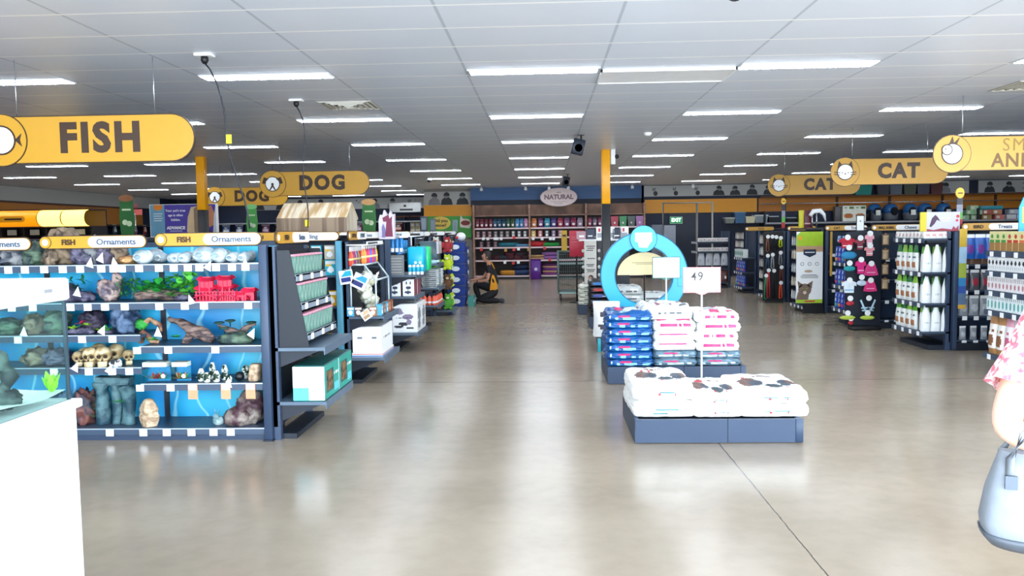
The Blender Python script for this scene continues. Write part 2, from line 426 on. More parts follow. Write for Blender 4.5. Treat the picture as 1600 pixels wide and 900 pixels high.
def ceil_mat():
    m = bpy.data.materials.new('ceiling_tiles'); m.use_nodes = True; t = m.node_tree; b = t.nodes['Principled BSDF']
    tc = t.nodes.new('ShaderNodeTexCoord'); sp = t.nodes.new('ShaderNodeSeparateXYZ'); t.links.new(tc.outputs['Object'], sp.inputs[0])
    def mm(op, a, v, v2=None):
        q = t.nodes.new('ShaderNodeMath'); q.operation = op
        if isinstance(a, float): q.inputs[0].default_value = a
        else: t.links.new(a, q.inputs[0])
        if isinstance(v, float): q.inputs[1].default_value = v
        else: t.links.new(v, q.inputs[1])
        return q.outputs[0]
    fy = mm('FRACT', mm('DIVIDE', mm('ADD', sp.outputs[1], 58.0-7.55+0.012), 0.58), 1.0)
    ly = mm('LESS_THAN', fy, 0.05)
    fx = mm('FRACT', mm('DIVIDE', mm('ADD', sp.outputs[0], 24.67+0.01), 1.2), 1.0)
    lx = mm('LESS_THAN', fx, 0.018)
    n = t.nodes.new('ShaderNodeTexNoise'); n.inputs['Scale'].default_value = 2.0
    base = t.nodes.new('ShaderNodeMix'); base.data_type = 'RGBA'; base.inputs[6].default_value = (*lin('#dbe1ec'), 1); base.inputs[7].default_value = (*lin('#e2e7f0'), 1)
    t.links.new(tc.outputs['Object'], n.inputs['Vector']); t.links.new(n.outputs[0], base.inputs[0])
    a = t.nodes.new('ShaderNodeMix'); a.data_type = 'RGBA'; a.inputs[7].default_value = (*lin('#bcc4ce'), 1)
    c = t.nodes.new('ShaderNodeMix'); c.data_type = 'RGBA'; c.inputs[7].default_value = (*lin('#ffffff'), 1)
    t.links.new(lx, a.inputs[0]); t.links.new(base.outputs[2], a.inputs[6]); t.links.new(ly, c.inputs[0]); t.links.new(a.outputs[2], c.inputs[6])
    t.links.new(c.outputs[2], b.inputs['Base Color']); b.inputs['Roughness'].default_value = 0.38; b.inputs['Specular IOR Level'].default_value = 0.55
    return m
struct('floor', MB().box(XL, -3, -0.1, XR, YBL, 0), floor_mat())
struct('ceiling', MB().box(XL, -3, CZ, XR, YBL, CZ+0.1), ceil_mat())
WALLM = M('#8f8a84', 0.7, 0, 0.05, 2, name='wall_paint')
NAVY = M('#17213a', 0.6, 0, 0.06, 2, name='navy_wall')
OR = M('#b56f16', 0.5, 0, 0.06, 1.5, name='orange_board')
struct('wall_left', MB().box(XL-0.1, -3, 0, XL, YBL, CZ), NAVY)
struct('wall_right', MB().box(XR, -3, 0, XR+0.1, YBL, CZ), WALLM)
struct('wall_front', MB().box(XL, -3.1, 0, -7, -3, CZ).box(9.5, -3.1, 0, XR, -3, CZ).box(-7, -3.1, 2.75, 9.5, -3, CZ), WALLM)
struct('wall_back_left', MB().box(XL, YBL, 0, -3.9, YBL+0.1, CZ), NAVY)
struct('wall_back_right', MB().box(3.2, YB, 0, XR, YB+0.1, CZ), NAVY)
struct('wall_alcove', MB().box(-2.36, YB+.35, 0, 3.2, YB+0.45, CZ).box(3.2, YB, 0, 3.26, YB+.45, CZ), NAVY)
pil = struct('wall_pillar', MB().box(-3.95, YB+0.35, 0, -2.36, YBL, CZ), WALLM)
# blue fascia above the back shelves
struct('trim_1', MB().box(-2.36, YB-.05, 2.56, 3.2, YB+.35, CZ), mix_mat('blue_fascia', '#16356e', '#3f73a8', 0.6, 0.5, (0.5, 1, 3), 0.2, 0.8, 0))
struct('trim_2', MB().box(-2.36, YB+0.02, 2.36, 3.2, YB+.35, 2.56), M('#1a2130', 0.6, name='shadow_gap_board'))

# banners of grey portraits along the top of the walls
BAN = M('#b9bab8', 0.6, 0, 0.05, 0.8, name='banner_grey'); INK = M('#33363a', 0.6, 0, 0.3, 3, name='print_dark'); INK2 = M('#85868a', 0.6, 0, 0.15, 3, name='print_mid')
def banner(x0, x1, Y, z0, z1, label, step=0.85, seed=0, yaw=False):
    R = random.Random(seed); L = x1-x0
    rt = thing('portrait_banner', label, 'banner', (x0, Y, z0) if not yaw else (Y, x0, z0), PI/2 if yaw else 0, 'portrait banners on the walls')
    if yaw: rt.rotation_euler.z = PI/2
    part('board', MB().box(0, 0, 0, L, 0.03, z1-z0), BAN, rt)
    h = z1-z0; x = 0.35
    while x < L-0.3:
        mb = MB(); k = R.random(); f = lambda a, b, d, x=x: (x+a, d, b)
        if k < 0.62:      # a person's head and shoulders
            hh = h*R.uniform(.82, 1.0); r = h*0.2; bw = h*R.uniform(.42, .55)
            mb.prism([(-bw, 0.01), (bw, 0.01), (bw*.8, hh*.42), (bw*.3, hh*.62), (-bw*.3, hh*.62), (-bw*.85, hh*.4)], f, -0.004, 0.0, R.choice((0, 1)))
            mb.prism(disc(r, R.uniform(-.03, .03), hh*.74, 14, 1, 1.1), f, -0.006, 0.0, 1)
            mb.prism([(r*math.cos(a)*1.15, hh*.76+r*math.sin(a)*1.15) for a in [PI*(-.1+1.15*i/8) for i in range(9)]], f, -0.008, 0.0, 0)
        elif k < 0.8:     # a small animal sitting
            mb.prism(disc(.2*h, .05*h, .28*h, 14, 1, 1.1), f, -0.004, 0, 0); mb.prism(disc(.13*h, -.1*h, .62*h, 12, 1.15, .95), f, -0.005, 0, 1)
            for q in (-.2, 0): mb.prism([(q*h-.03*h, .68*h), (q*h+.06*h, .68*h), (q*h, .86*h)], f, -0.005, 0, 0)
        else:             # birds
            for q in range(3):
                cx, cz = R.uniform(-.3, .3)*h, R.uniform(.3, .8)*h
                mb.prism([(cx-.1*h, cz), (cx, cz-.04*h), (cx+.1*h, cz+.04*h), (cx+.02*h, cz+.04*h)], f, -0.004, 0, 0)
        part('portrait_print', mb, [INK, INK2], rt)
        x += step*R.uniform(.8, 1.15)
    return rt
banner(-3.95, -2.36, YB+.31, 2.44, 2.88, 'short grey portrait banner on the pillar above the yellow panel', 0.5, 3)
banner(3.28, 8.0, YB-.04, 2.60, 2.95, 'long grey portrait banner right of the yellow post', 0.62, 5)
banner(11.3, 13.6, YB-.04, 2.56, 2.95, 'grey portrait banner beside the storage tubs, behind the cat sign', 0.62, 8)
banner(13.9, 16.9, YB-.04, 2.56, 2.95, 'grey portrait banner at the far right end of back wall', 0.62, 9)
banner(-11.5, -4.0, YBL-.04, 2.50, 2.92, 'dim portrait banner on the deep back wall behind the kennel roof', 0.75, 12)
bl = banner(0, 9.5, -1, 2.56, 2.96, 'long dim portrait banner on the left side wall', 0.9, 14)
bl.location = (XL+0.04, 21.0, 2.56); bl.rotation_euler = (0, 0, PI/2)
bl.scale = (1, 1, 1)
# orange boards and ledge along the right back wall
def fascia(name, x0, x1, Y, z0, z1, n, label, mat=OR, ledge=True, rz=0):
    rt = thing(name, label, 'fascia', (x0, Y, z0), rz); L = x1-x0
    part('board', MB().box(0, 0, 0, L, 0.03, z1-z0), mat, rt)
    if ledge:
        part('ledge', MB().box(0, -0.25, z1-z0, L, 0.03, z1-z0+.04), M('#5c3414', 0.5, name='brown_ledge'), rt)
        part('rail', MB().tube([(0, -0.2, (z1-z0)*.55), (L, -0.2, (z1-z0)*.55)], 0.018), CHROME, rt)
    for i in range(n): part('bracket', MB().box(L*(i+.5)/n-.03, -0.06, 0, L*(i+.5)/n+.03, 0, z1-z0), M('#46280f', .6, name='bracket_brown'), rt)
    return rt
fascia('orange_fascia', 6.95, 16.9, YB-.06, 2.06, 2.5, 6, 'orange fascia board with metal rail on the right back wall')
fascia('orange_fascia', 3.3, 6.9, YB-.06, 2.06, 2.5, 0, 'yellow fascia panel above the exit area', YEL2, False)
f3 = fascia('orange_fascia', 0, 8.6, 0, 1.95, 2.5, 4, 'orange fascia boards on the left side wall', OR, True)
f3.location = (XL+.05, 20.5, 1.95); f3.rotation_euler = (0, 0, PI/2)
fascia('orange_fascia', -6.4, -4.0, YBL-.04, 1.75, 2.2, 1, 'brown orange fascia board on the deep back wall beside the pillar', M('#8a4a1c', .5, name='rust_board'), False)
# side wall boards face into the shop: mirror their projecting pieces
for o in (f3, bl):
    o.rotation_euler = (0, 0, PI/2)
    for c in o.children: c.scale = (1, -1, 1)

# yellow posts
def post(px, Y, label, name='steel_post'):
    p = pt(px, 300, Y); hw = .075
    rt = thing(name, label, 'post', (p.x, Y, 0), 0, 'yellow and black posts')
    part('lower_shaft', MB().bbox(-hw, -hw, 0, hw, hw, 2.01, 0.012), M('#15181f', .45, name='post_black'), rt)
    part('upper_shaft', MB().bbox(-hw-.002, -hw-.002, 2.01, hw+.002, hw+.002, CZ, 0.012), M('#f2a714', .4, 0, .03, name='post_yellow'), rt)
    part('base_plate', MB().bbox(-.13, -.13, 0, .13, .13, .015, 0.005), DARK, rt)
    return rt
p1 = post(946.5, 14.8, 'yellow topped black post behind the blue ring display')
post(316, 14.8, 'orange yellow post passing in front of the purple dog banner')

# ---------------------------------------------------------------- ceiling fittings
LAMPM = M('#eaf3ff', em=LAMP, name='lit_diffuser'); LOUV = M('#cdd1d6', 0.3, 0.6, 0.02, name='louvre_metal')
def light_node(louvre):
    w, d = 1.17, 0.22
    fr = MB().box(-w/2, -d/2, -.010, w/2, -d/2+.012, 0).box(-w/2, d/2-.012, -.010, w/2, d/2, 0).box(-w/2, -d/2, -.010, -w/2+.012, d/2, 0).box(w/2-.012, -d/2, -.010, w/2, d/2, 0)
    kids = [Node('diffuser', MB().box(-w/2+.012, -d/2+.012, -.013, w/2-.012, d/2-.012, -.002), LAMPM)]
    if louvre:
        lv = MB()
        for i in range(1, 12):
            x = -w/2+w*i/12; lv.box(x-.006, -d/2+.012, -.019, x+.006, d/2-.012, -.013)
        lv.box(-w/2+.012, -.004, -.019, w/2-.012, .004, -.013)
        kids.append(Node('louvre', lv, LOUV))
    else: kids.append(Node('end_cap', MB().box(-w/2, -d/2, -.015, -w/2+.02, d/2, 0).box(w/2-.02, -d/2, -.015, w/2, d/2, 0), LOUV))
    return Node('ceiling_light', MB().xf(Matrix()) if False else fr, [WHITE], kids)
LN = {0: light_node(False), 1: light_node(True)}
cols = [k for k in range(-12, 13, 2)]
for r in range(-1, 9):
    Y = 7.40+2.9*r
    row_ = []
    for k in cols:
        X = -0.07+1.2*k
        if r < 0 and abs(k) > 4: continue
        if Y > 26.4 and X > -4.6: continue
        if X < XL+1: continue
        if r >= 0:
            sx = 850+X/Y*1280
            if sx < -120 or sx > 1720: continue
        row_.append((k, X))
    for i, (k, X) in enumerate(row_):
        kind = 'plain slim white ceiling light' if k == 0 else 'louvred white ceiling light'
        lab = f"{kind}, {ORD[r+1]} row into the shop, {ORD[i]} from the left"
        put(LN[0 if k == 0 else 1], (X, Y, CZ), 0, lab, 'ceiling light', 'ceiling lights')
def fit(name, mb, mat, label, cat, loc, kids=(), group=None):
    n = Node(name, mb, mat, kids); return put(n, loc, 0, label, cat, group)
fit('ceiling_panel', MB().box(-.59, -.29, -.02, .59, .29, 0), M('#fdfdfd', .3, name='gloss_panel'), 'blank white light panel beside the nearest middle ceiling light', 'ceiling panel', (1.13, 7.72, CZ),
    [Node('panel_frame', MB().box(-.6, -.3, -.026, .6, -.285, 0).box(-.6, .285, -.026, .6, .3, 0).box(-.6, -.3, -.026, -.585, .3, 0).box(.585, -.3, -.026, .6, .3, 0), WHITE)])
vm = MB()
for i in range(5):
    a = .29-.055*i
    for s in (1,): vm.box(-a, -a, -.012-.004*i, a, -a+.02, -.004).box(-a, a-.02, -.012-.004*i, a, a, -.004).box(-a, -a, -.012-.004*i, -a+.02, a, -.004).box(a-.02, -a, -.012-.004*i, a, a, -.004)
vent = Node('air_vent', MB().box(-.3, -.3, -.006, .3, .3, 0), M('#9a958c', .5, name='vent_grey'), [Node('vent_blades', vm, M('#d6d2c6', .5, name='vent_cream'))])
put(vent, (-2.13, 9.15, CZ), 0, 'square four way ceiling vent near the dog sign', 'air vent', 'ceiling vents')
put(vent, (5.05, 8.75, CZ), 0, 'square ceiling vent at the far right above small animals sign', 'air vent', 'ceiling vents')
def dome(px, Y, label, r=.06, glass=True):
    p = pt(px, 300, Y)
    fit('dome_camera', MB().lathe([(r*1.25, 0), (r*1.25, -.02), (r*1.05, -.035)], n=24), WHITE, label, 'camera', (p.x, Y, CZ),
        [Node('smoked_dome', MB().ell((0, 0, -.03), (r, r, r), 20, 10), M('#24262c', .12, name='smoked_plastic'))], 'dome cameras')
dome(1147, 4.98, 'smoked dome camera on the ceiling at the top edge'); dome(671, 22.0, 'small dark dome camera far back left of the middle')
def speaker(px, py, Y, label):
    p = pt(px, py, Y)
    rt = thing('ceiling_speaker', label, 'speaker', (p.x, Y, CZ), 0, 'black ceiling speakers')
    part('bracket', MB().tube([(0, 0, 0), (0, 0, -.08)], .012).box(-.05, -.03, -.01, .05, .03, 0), BLK, rt)
    part('cabinet', MB().bbox(-.09, -.08, -.30, .09, .08, -.07, .02).xf(Matrix.Rotation(.25, 4, 'Y')), M('#232a38', .45, name='speaker_black'), rt)
    part('grille', MB().lathe([(.06, 0), (.065, -.006), (.05, -.012)], n=18).xf(Matrix.Translation((-.04, -.08, -.2)) @ Matrix.Rotation(PI/2, 4, 'X')), DARK, rt)
speaker(908, 222, 12.4, 'black speaker hung beside the middle ceiling lights'); speaker(887, 280, 21.0, 'small black speaker hung far back near the oval sign')
def outlet(px, Y, zs, label, tagz=None, dx=0.0):
    p = pt(px, 100, Y)
    rt = thing('ceiling_outlet', label, 'power outlet', (p.x, Y, CZ), 0, 'ceiling power outlets')
    part('plate', MB().bbox(-.07, -.05, -.02, .07, .05, 0, .008), WHITE, rt)
    part('plug', MB().lathe([(.028, -.02), (.03, -.05), (.016, -.075)], n=12), BLK, rt)
    pts = [(0, 0, -.07), (0.03+dx*.05, -.01, -.12)]+[(0.05+dx*t+.02*math.sin(t*9), 0.02*math.sin(t*5), -.12-(CZ-zs-.12)*t) for t in [i/12 for i in range(1, 13)]]
    part('cord', MB().tube(pts, .0065, 6), M('#20222a', .5, name='cord_black'), rt)
    if tagz:
        t = (CZ-tagz)/(CZ-zs); q = 0.05+dx*t
        part('cord_tag', MB().box(q-.022, -.012, -(CZ-tagz)-.05, q+.022, -.008, -(CZ-tagz)+.02), M('#f0d21c', .5, name='tag_yellow'), rt)
outlet(320, 6.45, 1.60, 'white ceiling outlet with a long black cord behind the fish sign', 2.32, .26)
outlet(461, 8.7, 1.62, 'white ceiling outlet with cord in front of the dog sign', 1.68, .03)
pp = pt(956, 243, 14.75)
fit('sensor_box', MB().bbox(-.04, -.03, -.16, .04, .03, .12, .01), WHITE, 'small white sensor box on the yellow post', 'sensor', (pp.x+.02, pp.y, pp.z), [Node('camera_eye', MB().ell((.06, 0, -.02), (.05, .04, .04), 12, 8), BLK)])
for i, px in enumerate((752, 821, 858, 888, 988, 1083)):
    p = pt(px, 290, 25.9)
    fit('spotlight', MB().tube([(0, 0, 0), (0, 0, -.05)], .01).lathe([(.03, -.05), (.045, -.07), (.05, -.15)], n=12), WHITE, f"small white spotlight, {ORD[i]} from the left at the blue fascia", 'spotlight', (p.x, p.y, CZ), group='spotlights')
fit('smoke_detector', MB().lathe([(.06, 0), (.06, -.02), (.04, -.045), (.01, -.05)], n=18), WHITE, 'round smoke detector on the ceiling right of the post', 'smoke detector', (pt(1012, 212, 12.3).x, 12.3, CZ))

# ---------------------------------------------------------------- hanging category signs
def icon(kind, root, cx, r, yy):
    F = lambda a, b, d: (cx+a, d, b)
    def em(nm, poly, m, d0, d1): part(nm, MB().prism(poly, F, d0, d1), m, root)
    mb = MB(); w_ = MB(); s = r*.5
    mb.prism(disc(s*1.13, 0, 0), F, yy-.004, yy)
    w_.prism(disc(s, 0, 0), F, yy-.007, yy-.004)
    if kind == 'fish': mb.prism([(s*1.05, 0), (s*1.6, s*.5), (s*1.45, 0), (s*1.6, -s*.5)], F, yy-.004, yy)
    elif kind == 'dog':
        for q in (1, -1): mb.prism([(q*s*.55, s*.75), (q*s*1.25, s*1.0), (q*s*1.55, s*.1), (q*s*1.2, 0), (q*s*1.0, s*.35)], F, yy-.009, yy)
        mb.prism([(-.12*s, -.2*s), (.12*s, -.2*s), (.5*s, -.9*s), (.3*s, -.9*s), (0, -.45*s), (-.3*s, -.9*s), (-.5*s, -.9*s)], F, yy-.009, yy-.007)
        mb.prism(disc(s*.2, 0, -.05*s, 12), F, yy-.009, yy-.007)
    elif kind == 'cat':
        for q in (1, -1):
            mb.prism([(q*s*.35, s*.85), (q*s*.85, s*1.5), (q*s*1.05, s*.5)], F, yy-.006, yy)
            for z in (-.05, -.35): mb.prism([(q*s*.7, z*s), (q*s*1.5, (z+.1)*s), (q*s*1.5, (z-.02)*s), (q*s*.7, (z-.1)*s)], F, yy-.009, yy-.007)
            mb.prism(disc(s*.08, q*s*.4, -.1*s, 8), F, yy-.009, yy-.007)
        mb.prism(disc(s*.1, 0, -.25*s, 8), F, yy-.009, yy-.007)
    elif kind == 'rabbit':
        mb.prism([(-.35*s, .95*s), (0, 1.8*s), (.2*s, 1.0*s)], F, yy-.006, yy); mb.prism([(.05*s, 1.0*s), (.75*s, 1.7*s), (.4*s, .85*s)], F, yy-.006, yy)
        mb.prism(disc(s*.58, -.55*s, .42*s), F, yy-.0085, yy-.0071); w_.prism(disc(s*.47, -.55*s, .42*s), F, yy-.010, yy-.0086)
        mb.prism(disc(s*.08, -.72*s, .5*s, 8), F, yy-.012, yy-.0101)
    elif kind == 'bird':
        mb.prism([(-1.0*s, -.1*s), (-1.6*s, -.35*s), (-.9*s, -.5*s)], F, yy-.006, yy); mb.prism(disc(s*.1, -.3*s, .3*s, 8), F, yy-.009, yy-.007)
    o = part('emblem_outline', mb, BROWN, root); o2 = part('emblem_face', w_, WHITE, root)
def hang_sign(pxl, Y, W, txt, kind, label, z0=2.15, z1=2.515, pxr=None, lines=None, tx=.55, sz=.30):
    if pxr is not None: X0 = pt(pxr, 300, Y).x-W
    else: X0 = pt(pxl, 300, Y).x
    h = z1-z0; cz = (z0+z1)/2; r = h*.575
    rt = thing('hanging_sign', label, 'sign', (X0+W/2, Y, cz), 0, 'hanging category signs')
    part('edge', MB().prism(capsule(W+.008, h+.014, 14), FR, -.010, .010), BROWN, rt)
    part('board', MB().prism(capsule(W-.008, h-.002, 14), FR, -.013, .013), YEL, rt)
    cx = -W/2+r*.92
    ds = part('emblem_disc', MB().prism(disc(r, cx, 0, 32), FR, -.020, -.0135, 0), BROWN, rt)
    part('emblem_field', MB().prism(disc(r-.007, cx, 0, 32), FR, -.023, -.020), YEL, ds)
    icon(kind, ds, cx, r, -.023)
    if lines:
        text(lines[0], .20, M('#8a6a1c', .5, name='print_ochre'), rt, (pt(1563, 300, Y).x-X0-W/2, -.014, .085), bold=.0, sx=.95, align='LEFT', sp=1.2)
        text(lines[1], .21, M('#6b4a12', .5, name='print_ochre_dark'), rt, (pt(1547, 300, Y).x-X0-W/2, -.014, -.085), bold=.005, sx=.95, align='LEFT', sp=1.12)
    else: text(txt, sz, BROWN, rt, ((tx-.5)*W, -.014, 0.0), bold=.0155, sx=.96, sp=1.2)
    for s in (-.32, .32):
        part('hanger', MB().tube([(s*W, 0, h/2), (s*W, 0, CZ-cz)], .004, 6), CHROME, rt)
    return rt
hang_sign(None, 6.5, 1.76, 'FISH', 'fish', 'large yellow FISH sign hanging over the ornament shelves', pxr=308, tx=.565, sz=.315)
hang_sign(408, 12.7, 1.71, 'DOG', 'dog', 'yellow DOG sign over the wooden kennel roof, the nearer one', tx=.565, sz=.30)
hang_sign(None, 16.7, 1.71, 'DOG', 'dog', 'farther yellow DOG sign partly behind the nearer DOG sign', pxr=450, tx=.56, sz=.30)
hang_sign(1457, 9.33, 1.72, 'SMALL ANIMALS', 'rabbit', 'pale yellow SMALL ANIMALS sign at the right edge', lines=('SMALL', 'ANIMALS'))
hang_sign(1298, 12.1, 1.66, 'CAT', 'cat', 'yellow CAT sign right of the farther CAT sign', tx=.575, sz=.28)
hang_sign(1200, 15.6, 1.70, 'CAT', 'cat', 'farther yellow CAT sign above the leads', tx=.56, sz=.28)

# ---------------------------------------------------------------- shelving units
def header(root, x0, x1, z0, z1, y, left, right, face='-Y', kind='fish', sz=None, disc_=True, cut=None):
    "category strip along a unit's top: yellow bar, white name capsule, emblem"
    h = z1-z0; W = x1-x0; cx = (x0+x1)/2; cz = (z0+z1)/2
    pr = thing_part('header_sign', root)
    if face == '-Y': pr.location = (cx, y, cz)
    elif face == '+X': pr.location = (y, cx, cz); pr.rotation_euler = (0, 0, PI/2)
    elif face == '-X': pr.location = (y, cx, cz); pr.rotation_euler = (0, 0, -PI/2)
    pr.location = Vector(pr.location)-rootloc(root)
    mb = MB(); mb.prism(capsule(W, h, 8), FR, -.006, .006, 0)
    mb.prism(capsule(W-.01, h-.012, 8), FR, -.009, -.006, 1)
    wx = W*.53 if right else 0
    if right: mb.prism(capsule(wx, h-.020, 8, W/2-wx/2-.010), FR, -.012, -.009, 2)
    mb.prism(disc(h*.46, -W/2+h*.5, 0, 20), FR, -.012, -.009, 0); mb.prism(disc(h*.42, -W/2+h*.5, 0, 20), FR, -.014, -.012, 1)
    mb.prism(disc(h*.24, -W/2+h*.5, 0, 16), FR, -.016, -.014, 2)
    me = mb.mesh('header_sign', [BROWN, YEL, WHITE]); pr.data = me if False else None
    o = bpy.data.objects.new('header_board', me); COL.objects.link(o); o.parent = pr
    s = sz or h*.62
    ink = M('#46566e', .5, name='print_slate')
    if left: text(left, s*.9, BROWN, pr, (-W*.22 if right else .03, -.0175, -.002), bold=s*.03, sx=min(1, W*.34/(len(left)*s*.58)))
    if right: text(right, s, ink, pr, (W/2-wx/2-.01, -.0175, -.002), bold=s*.022, sx=min(1.05, wx/(len(right)*s*.64)))
    return pr
def thing_part(name, root):
    o = bpy.data.objects.new(name, None); COL.objects.link(o); o.parent = root; o.empty_display_size = .05; return o
def tickets(sh, xs, z, y, face='-Y', w=.058, h=.05, X=None):
    for x in xs:
        mb = MB()
        if face == '-Y': mb.box(x-w/2, y-.006, z-h, x+w/2, y-.001, z)
        else:
            s = 1 if face == '+X' else -1
            mb.box(y+s*.001, x-w/2, z-h, y+s*.006, x+w/2, z)
        part('price_ticket', mb, TICK, sh, world=True)
# ---------------------------------------------------------------- ornament shelving (first unit on the left)
CAUS = caustic_mat()
g1 = thing('shelving_unit', 'navy shelving unit with blue underwater backing and fish ornaments', 'shelving', (-3.5, 6.2, 0))
X1 = -2.11; BAY = .935; YF = 6.0; YBK = 6.42
bx = [X1-BAY*i for i in range(4)]       # -2.11, -3.045, -3.98, -4.915
part('base', MB().box(bx[3], YF+.04, 0, X1, YBK+.05, .055), STEEL, g1, True)
part('back_panel', MB().box(bx[3], YBK, .055, X1, YBK+.02, 1.46), CAUS, g1, True)
part('rear_panel', MB().box(bx[3], YBK+.022, 0.03, X1, YBK+.06, 1.5), STEEL, g1, True)
part('end_upright', MB().bbox(X1, YF-.02, 0.01, X1+.062, YF+.05, 1.475, .006), STEEL, g1, True)
for s in range(1, 4): part('upright', MB().box(bx[s]-.02, YBK-.012, .05, bx[s]+.02, YBK-.001, 1.46), DARK, g1, True)
part('foot', MB().box(X1-.005, YF-.03, 0, X1+.068, YF+.06, .012), DARK, g1, True)
def shelf(root, x0, x1, z, y0, y1, xs=(), lip=.05, mat=None, world=True):
    s = part('shelf', MB().box(x0, y0+.008, z-.022, x1, y1, z).box(x0, y0, z-lip, x1, y0+.008, z+.003), [mat or LIPC], root, world)
    part('shelf_edge', MB().box(x0, y0-.0015, z-.004, x1, y0, z+.004), M('#b9c6d2', .3, .3, name='bright_edge'), s, True)
    tickets(s, xs, z-.004, y0)
    return s
PX = lambda px: pt(px, 450, YF).x
A, B, CR, CL, DR, DL, E = 1.338, 1.052, .722, .805, .437, .558, .095
sA = shelf(g1, bx[3], X1, A, YF, YBK, [PX(v) for v in (15, 41, 71, 100, 127, 160, 179, 192, 219, 250, 273, 295, 313, 339, 364, 385)])
sB = shelf(g1, bx[3], X1, B, YF, YBK, [PX(v) for v in (17, 50, 109, 136, 163, 194, 248, 288, 318, 387)])
sC = shelf(g1, bx[1], X1-.0, CR, YF, YBK, [PX(v) for v in (210, 259, 333)])
sCl = shelf(g1, bx[3], bx[1]-.003, CL, YF+.03, YBK, [PX(v) for v in (20, 121, 169)])
sD = shelf(g1, bx[1], X1, DR, YF, YBK, [PX(v) for v in (212, 260)])
sDl = shelf(g1, bx[3], bx[1]-.003, DL, YF+.03, YBK, [PX(v) for v in (74, 129, 166, 193)])
sE = shelf(g1, bx[3], X1, E, YF, YBK, [PX(v) for v in (161, 214, 251, 290, 325, 352)], .045)
ORG = M('#ef9a72', .5, name='offer_orange')
for x in (295, 347, 386):
    part('offer_ticket', MB().box(PX(x)-.036, YF-.007, DR-.115, PX(x)+.036, YF-.002, DR-.0).box(PX(x)-.03, YF-.0085, DR-.045, PX(x)+.03, YF-.007, DR-.004, 1), [ORG, TICK], sD, True)
for x, z in ((143, A), (160, A+.04), (181, A), (327, A-.03), (385, A-.02), (121, B+.07), (157, CL+.03), (244, CR+.09), (391, CR+.08), (34, CL+.02), (112, DL+.0), (165, DL-.02), (351, DR-.01), (298, B+.0)):
    c = Vector((PX(x), YF-.012, z)); a = RND.uniform(-.5, .5)
    mb = MB().prism([(-.028, -.02), (.034, -.026), (.004, .05)], lambda p, q, d: (c.x+p*math.cos(a)-q*math.sin(a), c.y+d, c.z+.01+p*math.sin(a)+q*math.cos(a)), 0, .002)
    part('folded_ticket', mb, TICK, g1, True)
header(g1, PX(245), PX(412)-.0, 1.47, 1.572, YF+.0, 'FISH', 'Ornaments', sz=.062)
header(g1, PX(67), PX(234), 1.462, 1.562, YF-.01, 'FISH', 'Ornaments', sz=.062)
header(g1, PX(-110), PX(56), 1.455, 1.555, YF-.02, 'FISH', 'Ornaments', sz=.062)

# ---- ornaments
G_ORN = 'aquarium ornaments on the shelves'
def orn(name, mb, mats, label, cat='aquarium ornament', kids=(), loc=None):
    """kids: (name, mb, mats)"""
    zs = [p.z for p in mb.v]; xs = [p.x for p in mb.v]; ys = [p.y for p in mb.v]
    loc = Vector(((min(xs)+max(xs))/2, (min(ys)+max(ys))/2, min(zs)))
    mb.v = [p-loc for p in mb.v]
    o = bpy.data.objects.new(name, mb.mesh(name, mats)); COL.objects.link(o); o.location = loc+Vector((0, 0, .0012)); props(o, label, cat, G_ORN)
    for n_, m_, t_ in kids:
        m_.v = [p-loc for p in m_.v]; c = bpy.data.objects.new(n_, m_.mesh(n_, t_)); COL.objects.link(c); c.parent = o
    return o
ROCKG = mix_mat('rock_grey', '#4d515e', '#8f9092', 14); ROCKB = mix_mat('rock_brown', '#463a32', '#8a7660', 12)
ROCKP = mix_mat('rock_mauve', '#35324a', '#6f6a80', 16); ROCKBL = mix_mat('rock_blue', '#1f3352', '#5a7190', 12)
MOSS = mix_mat('moss_rock', '#2f4040', '#5f7560', 12); COLM = mix_mat('ruin_stone', '#1f4250', '#55787e', 10)
WOOD = mix_mat('driftwood', '#3d2f30', '#8a7268', 16, .7, (1, 1, 3)); WOODR = mix_mat('root_wood', '#6b4333', '#b08a6a', 12)
PEB = mix_mat('hollow_pebble', '#9fb4bd', '#d3dde0', 14, .6, bump=.15); PEBD = mix_mat('hollow_pebble_grey', '#8a9aa4', '#b4c0c6', 14)
GRN = M('#2c9a3f', .45, 0, .3, 14, name='leaf_green'); GRND = M('#155f3a', .5, 0, .3, 14, name='leaf_deep'); LIME = M('#a6e23a', .45, 0, .15, 10, name='leaf_lime')
GRNB = M('#3fc24a', .4, 0, .2, 10, name='leaf_bright'); PINKP = M('#e8336a', .45, 0, .15, 10, name='leaf_pink'); BONE = mix_mat('bone', '#a98f63', '#dccaa0', 18)
PAGR = M('#e0284c', .4, 0, .12, 20, name='pagoda_red'); SAND = mix_mat('sandstone', '#a08468', '#cdb496', 26)
def wz(px, py): return pt(px, py, YF+.2).z
def XX(px, d=.2): return pt(px, 450, YF+d).x
def rock(px0, px1, z, h, mat, label, holes=(), seed=1, d=.2, dep=.12, nz=.35):
    a, b = XX(px0, d), XX(px1, d); mb = MB()
    mb.ell(((a+b)/2, YF+d, z+h*.46), ((b-a)/2*1.02, dep, h*.56), 34, 22, 0, nz, 2.4, holes, seed)
    for p in mb.v: p.z = max(p.z, z+.0005); p.y = max(YF+(.045 if z in (CL, DL) else .012), min(p.y, YBK-.014))
    return orn('rock_ornament', mb, mat, label)
F = lambda x, z=0: (x, -1, z)
rock(-30, 14, A, .20, ROCKP, 'mauve rough rock ornament at the far left of the top shelf', [(F(.2), .4, .6)], 3)
rock(8, 46, A, .17, ROCKG, 'grey holed rock ornament with a large round opening', [(F(0), .42, .75)], 5)
rock(42, 78, A, .165, MOSS, 'mossy green rock ornament with one opening', [(F(-.1, -.3), .3, .5)], 7)
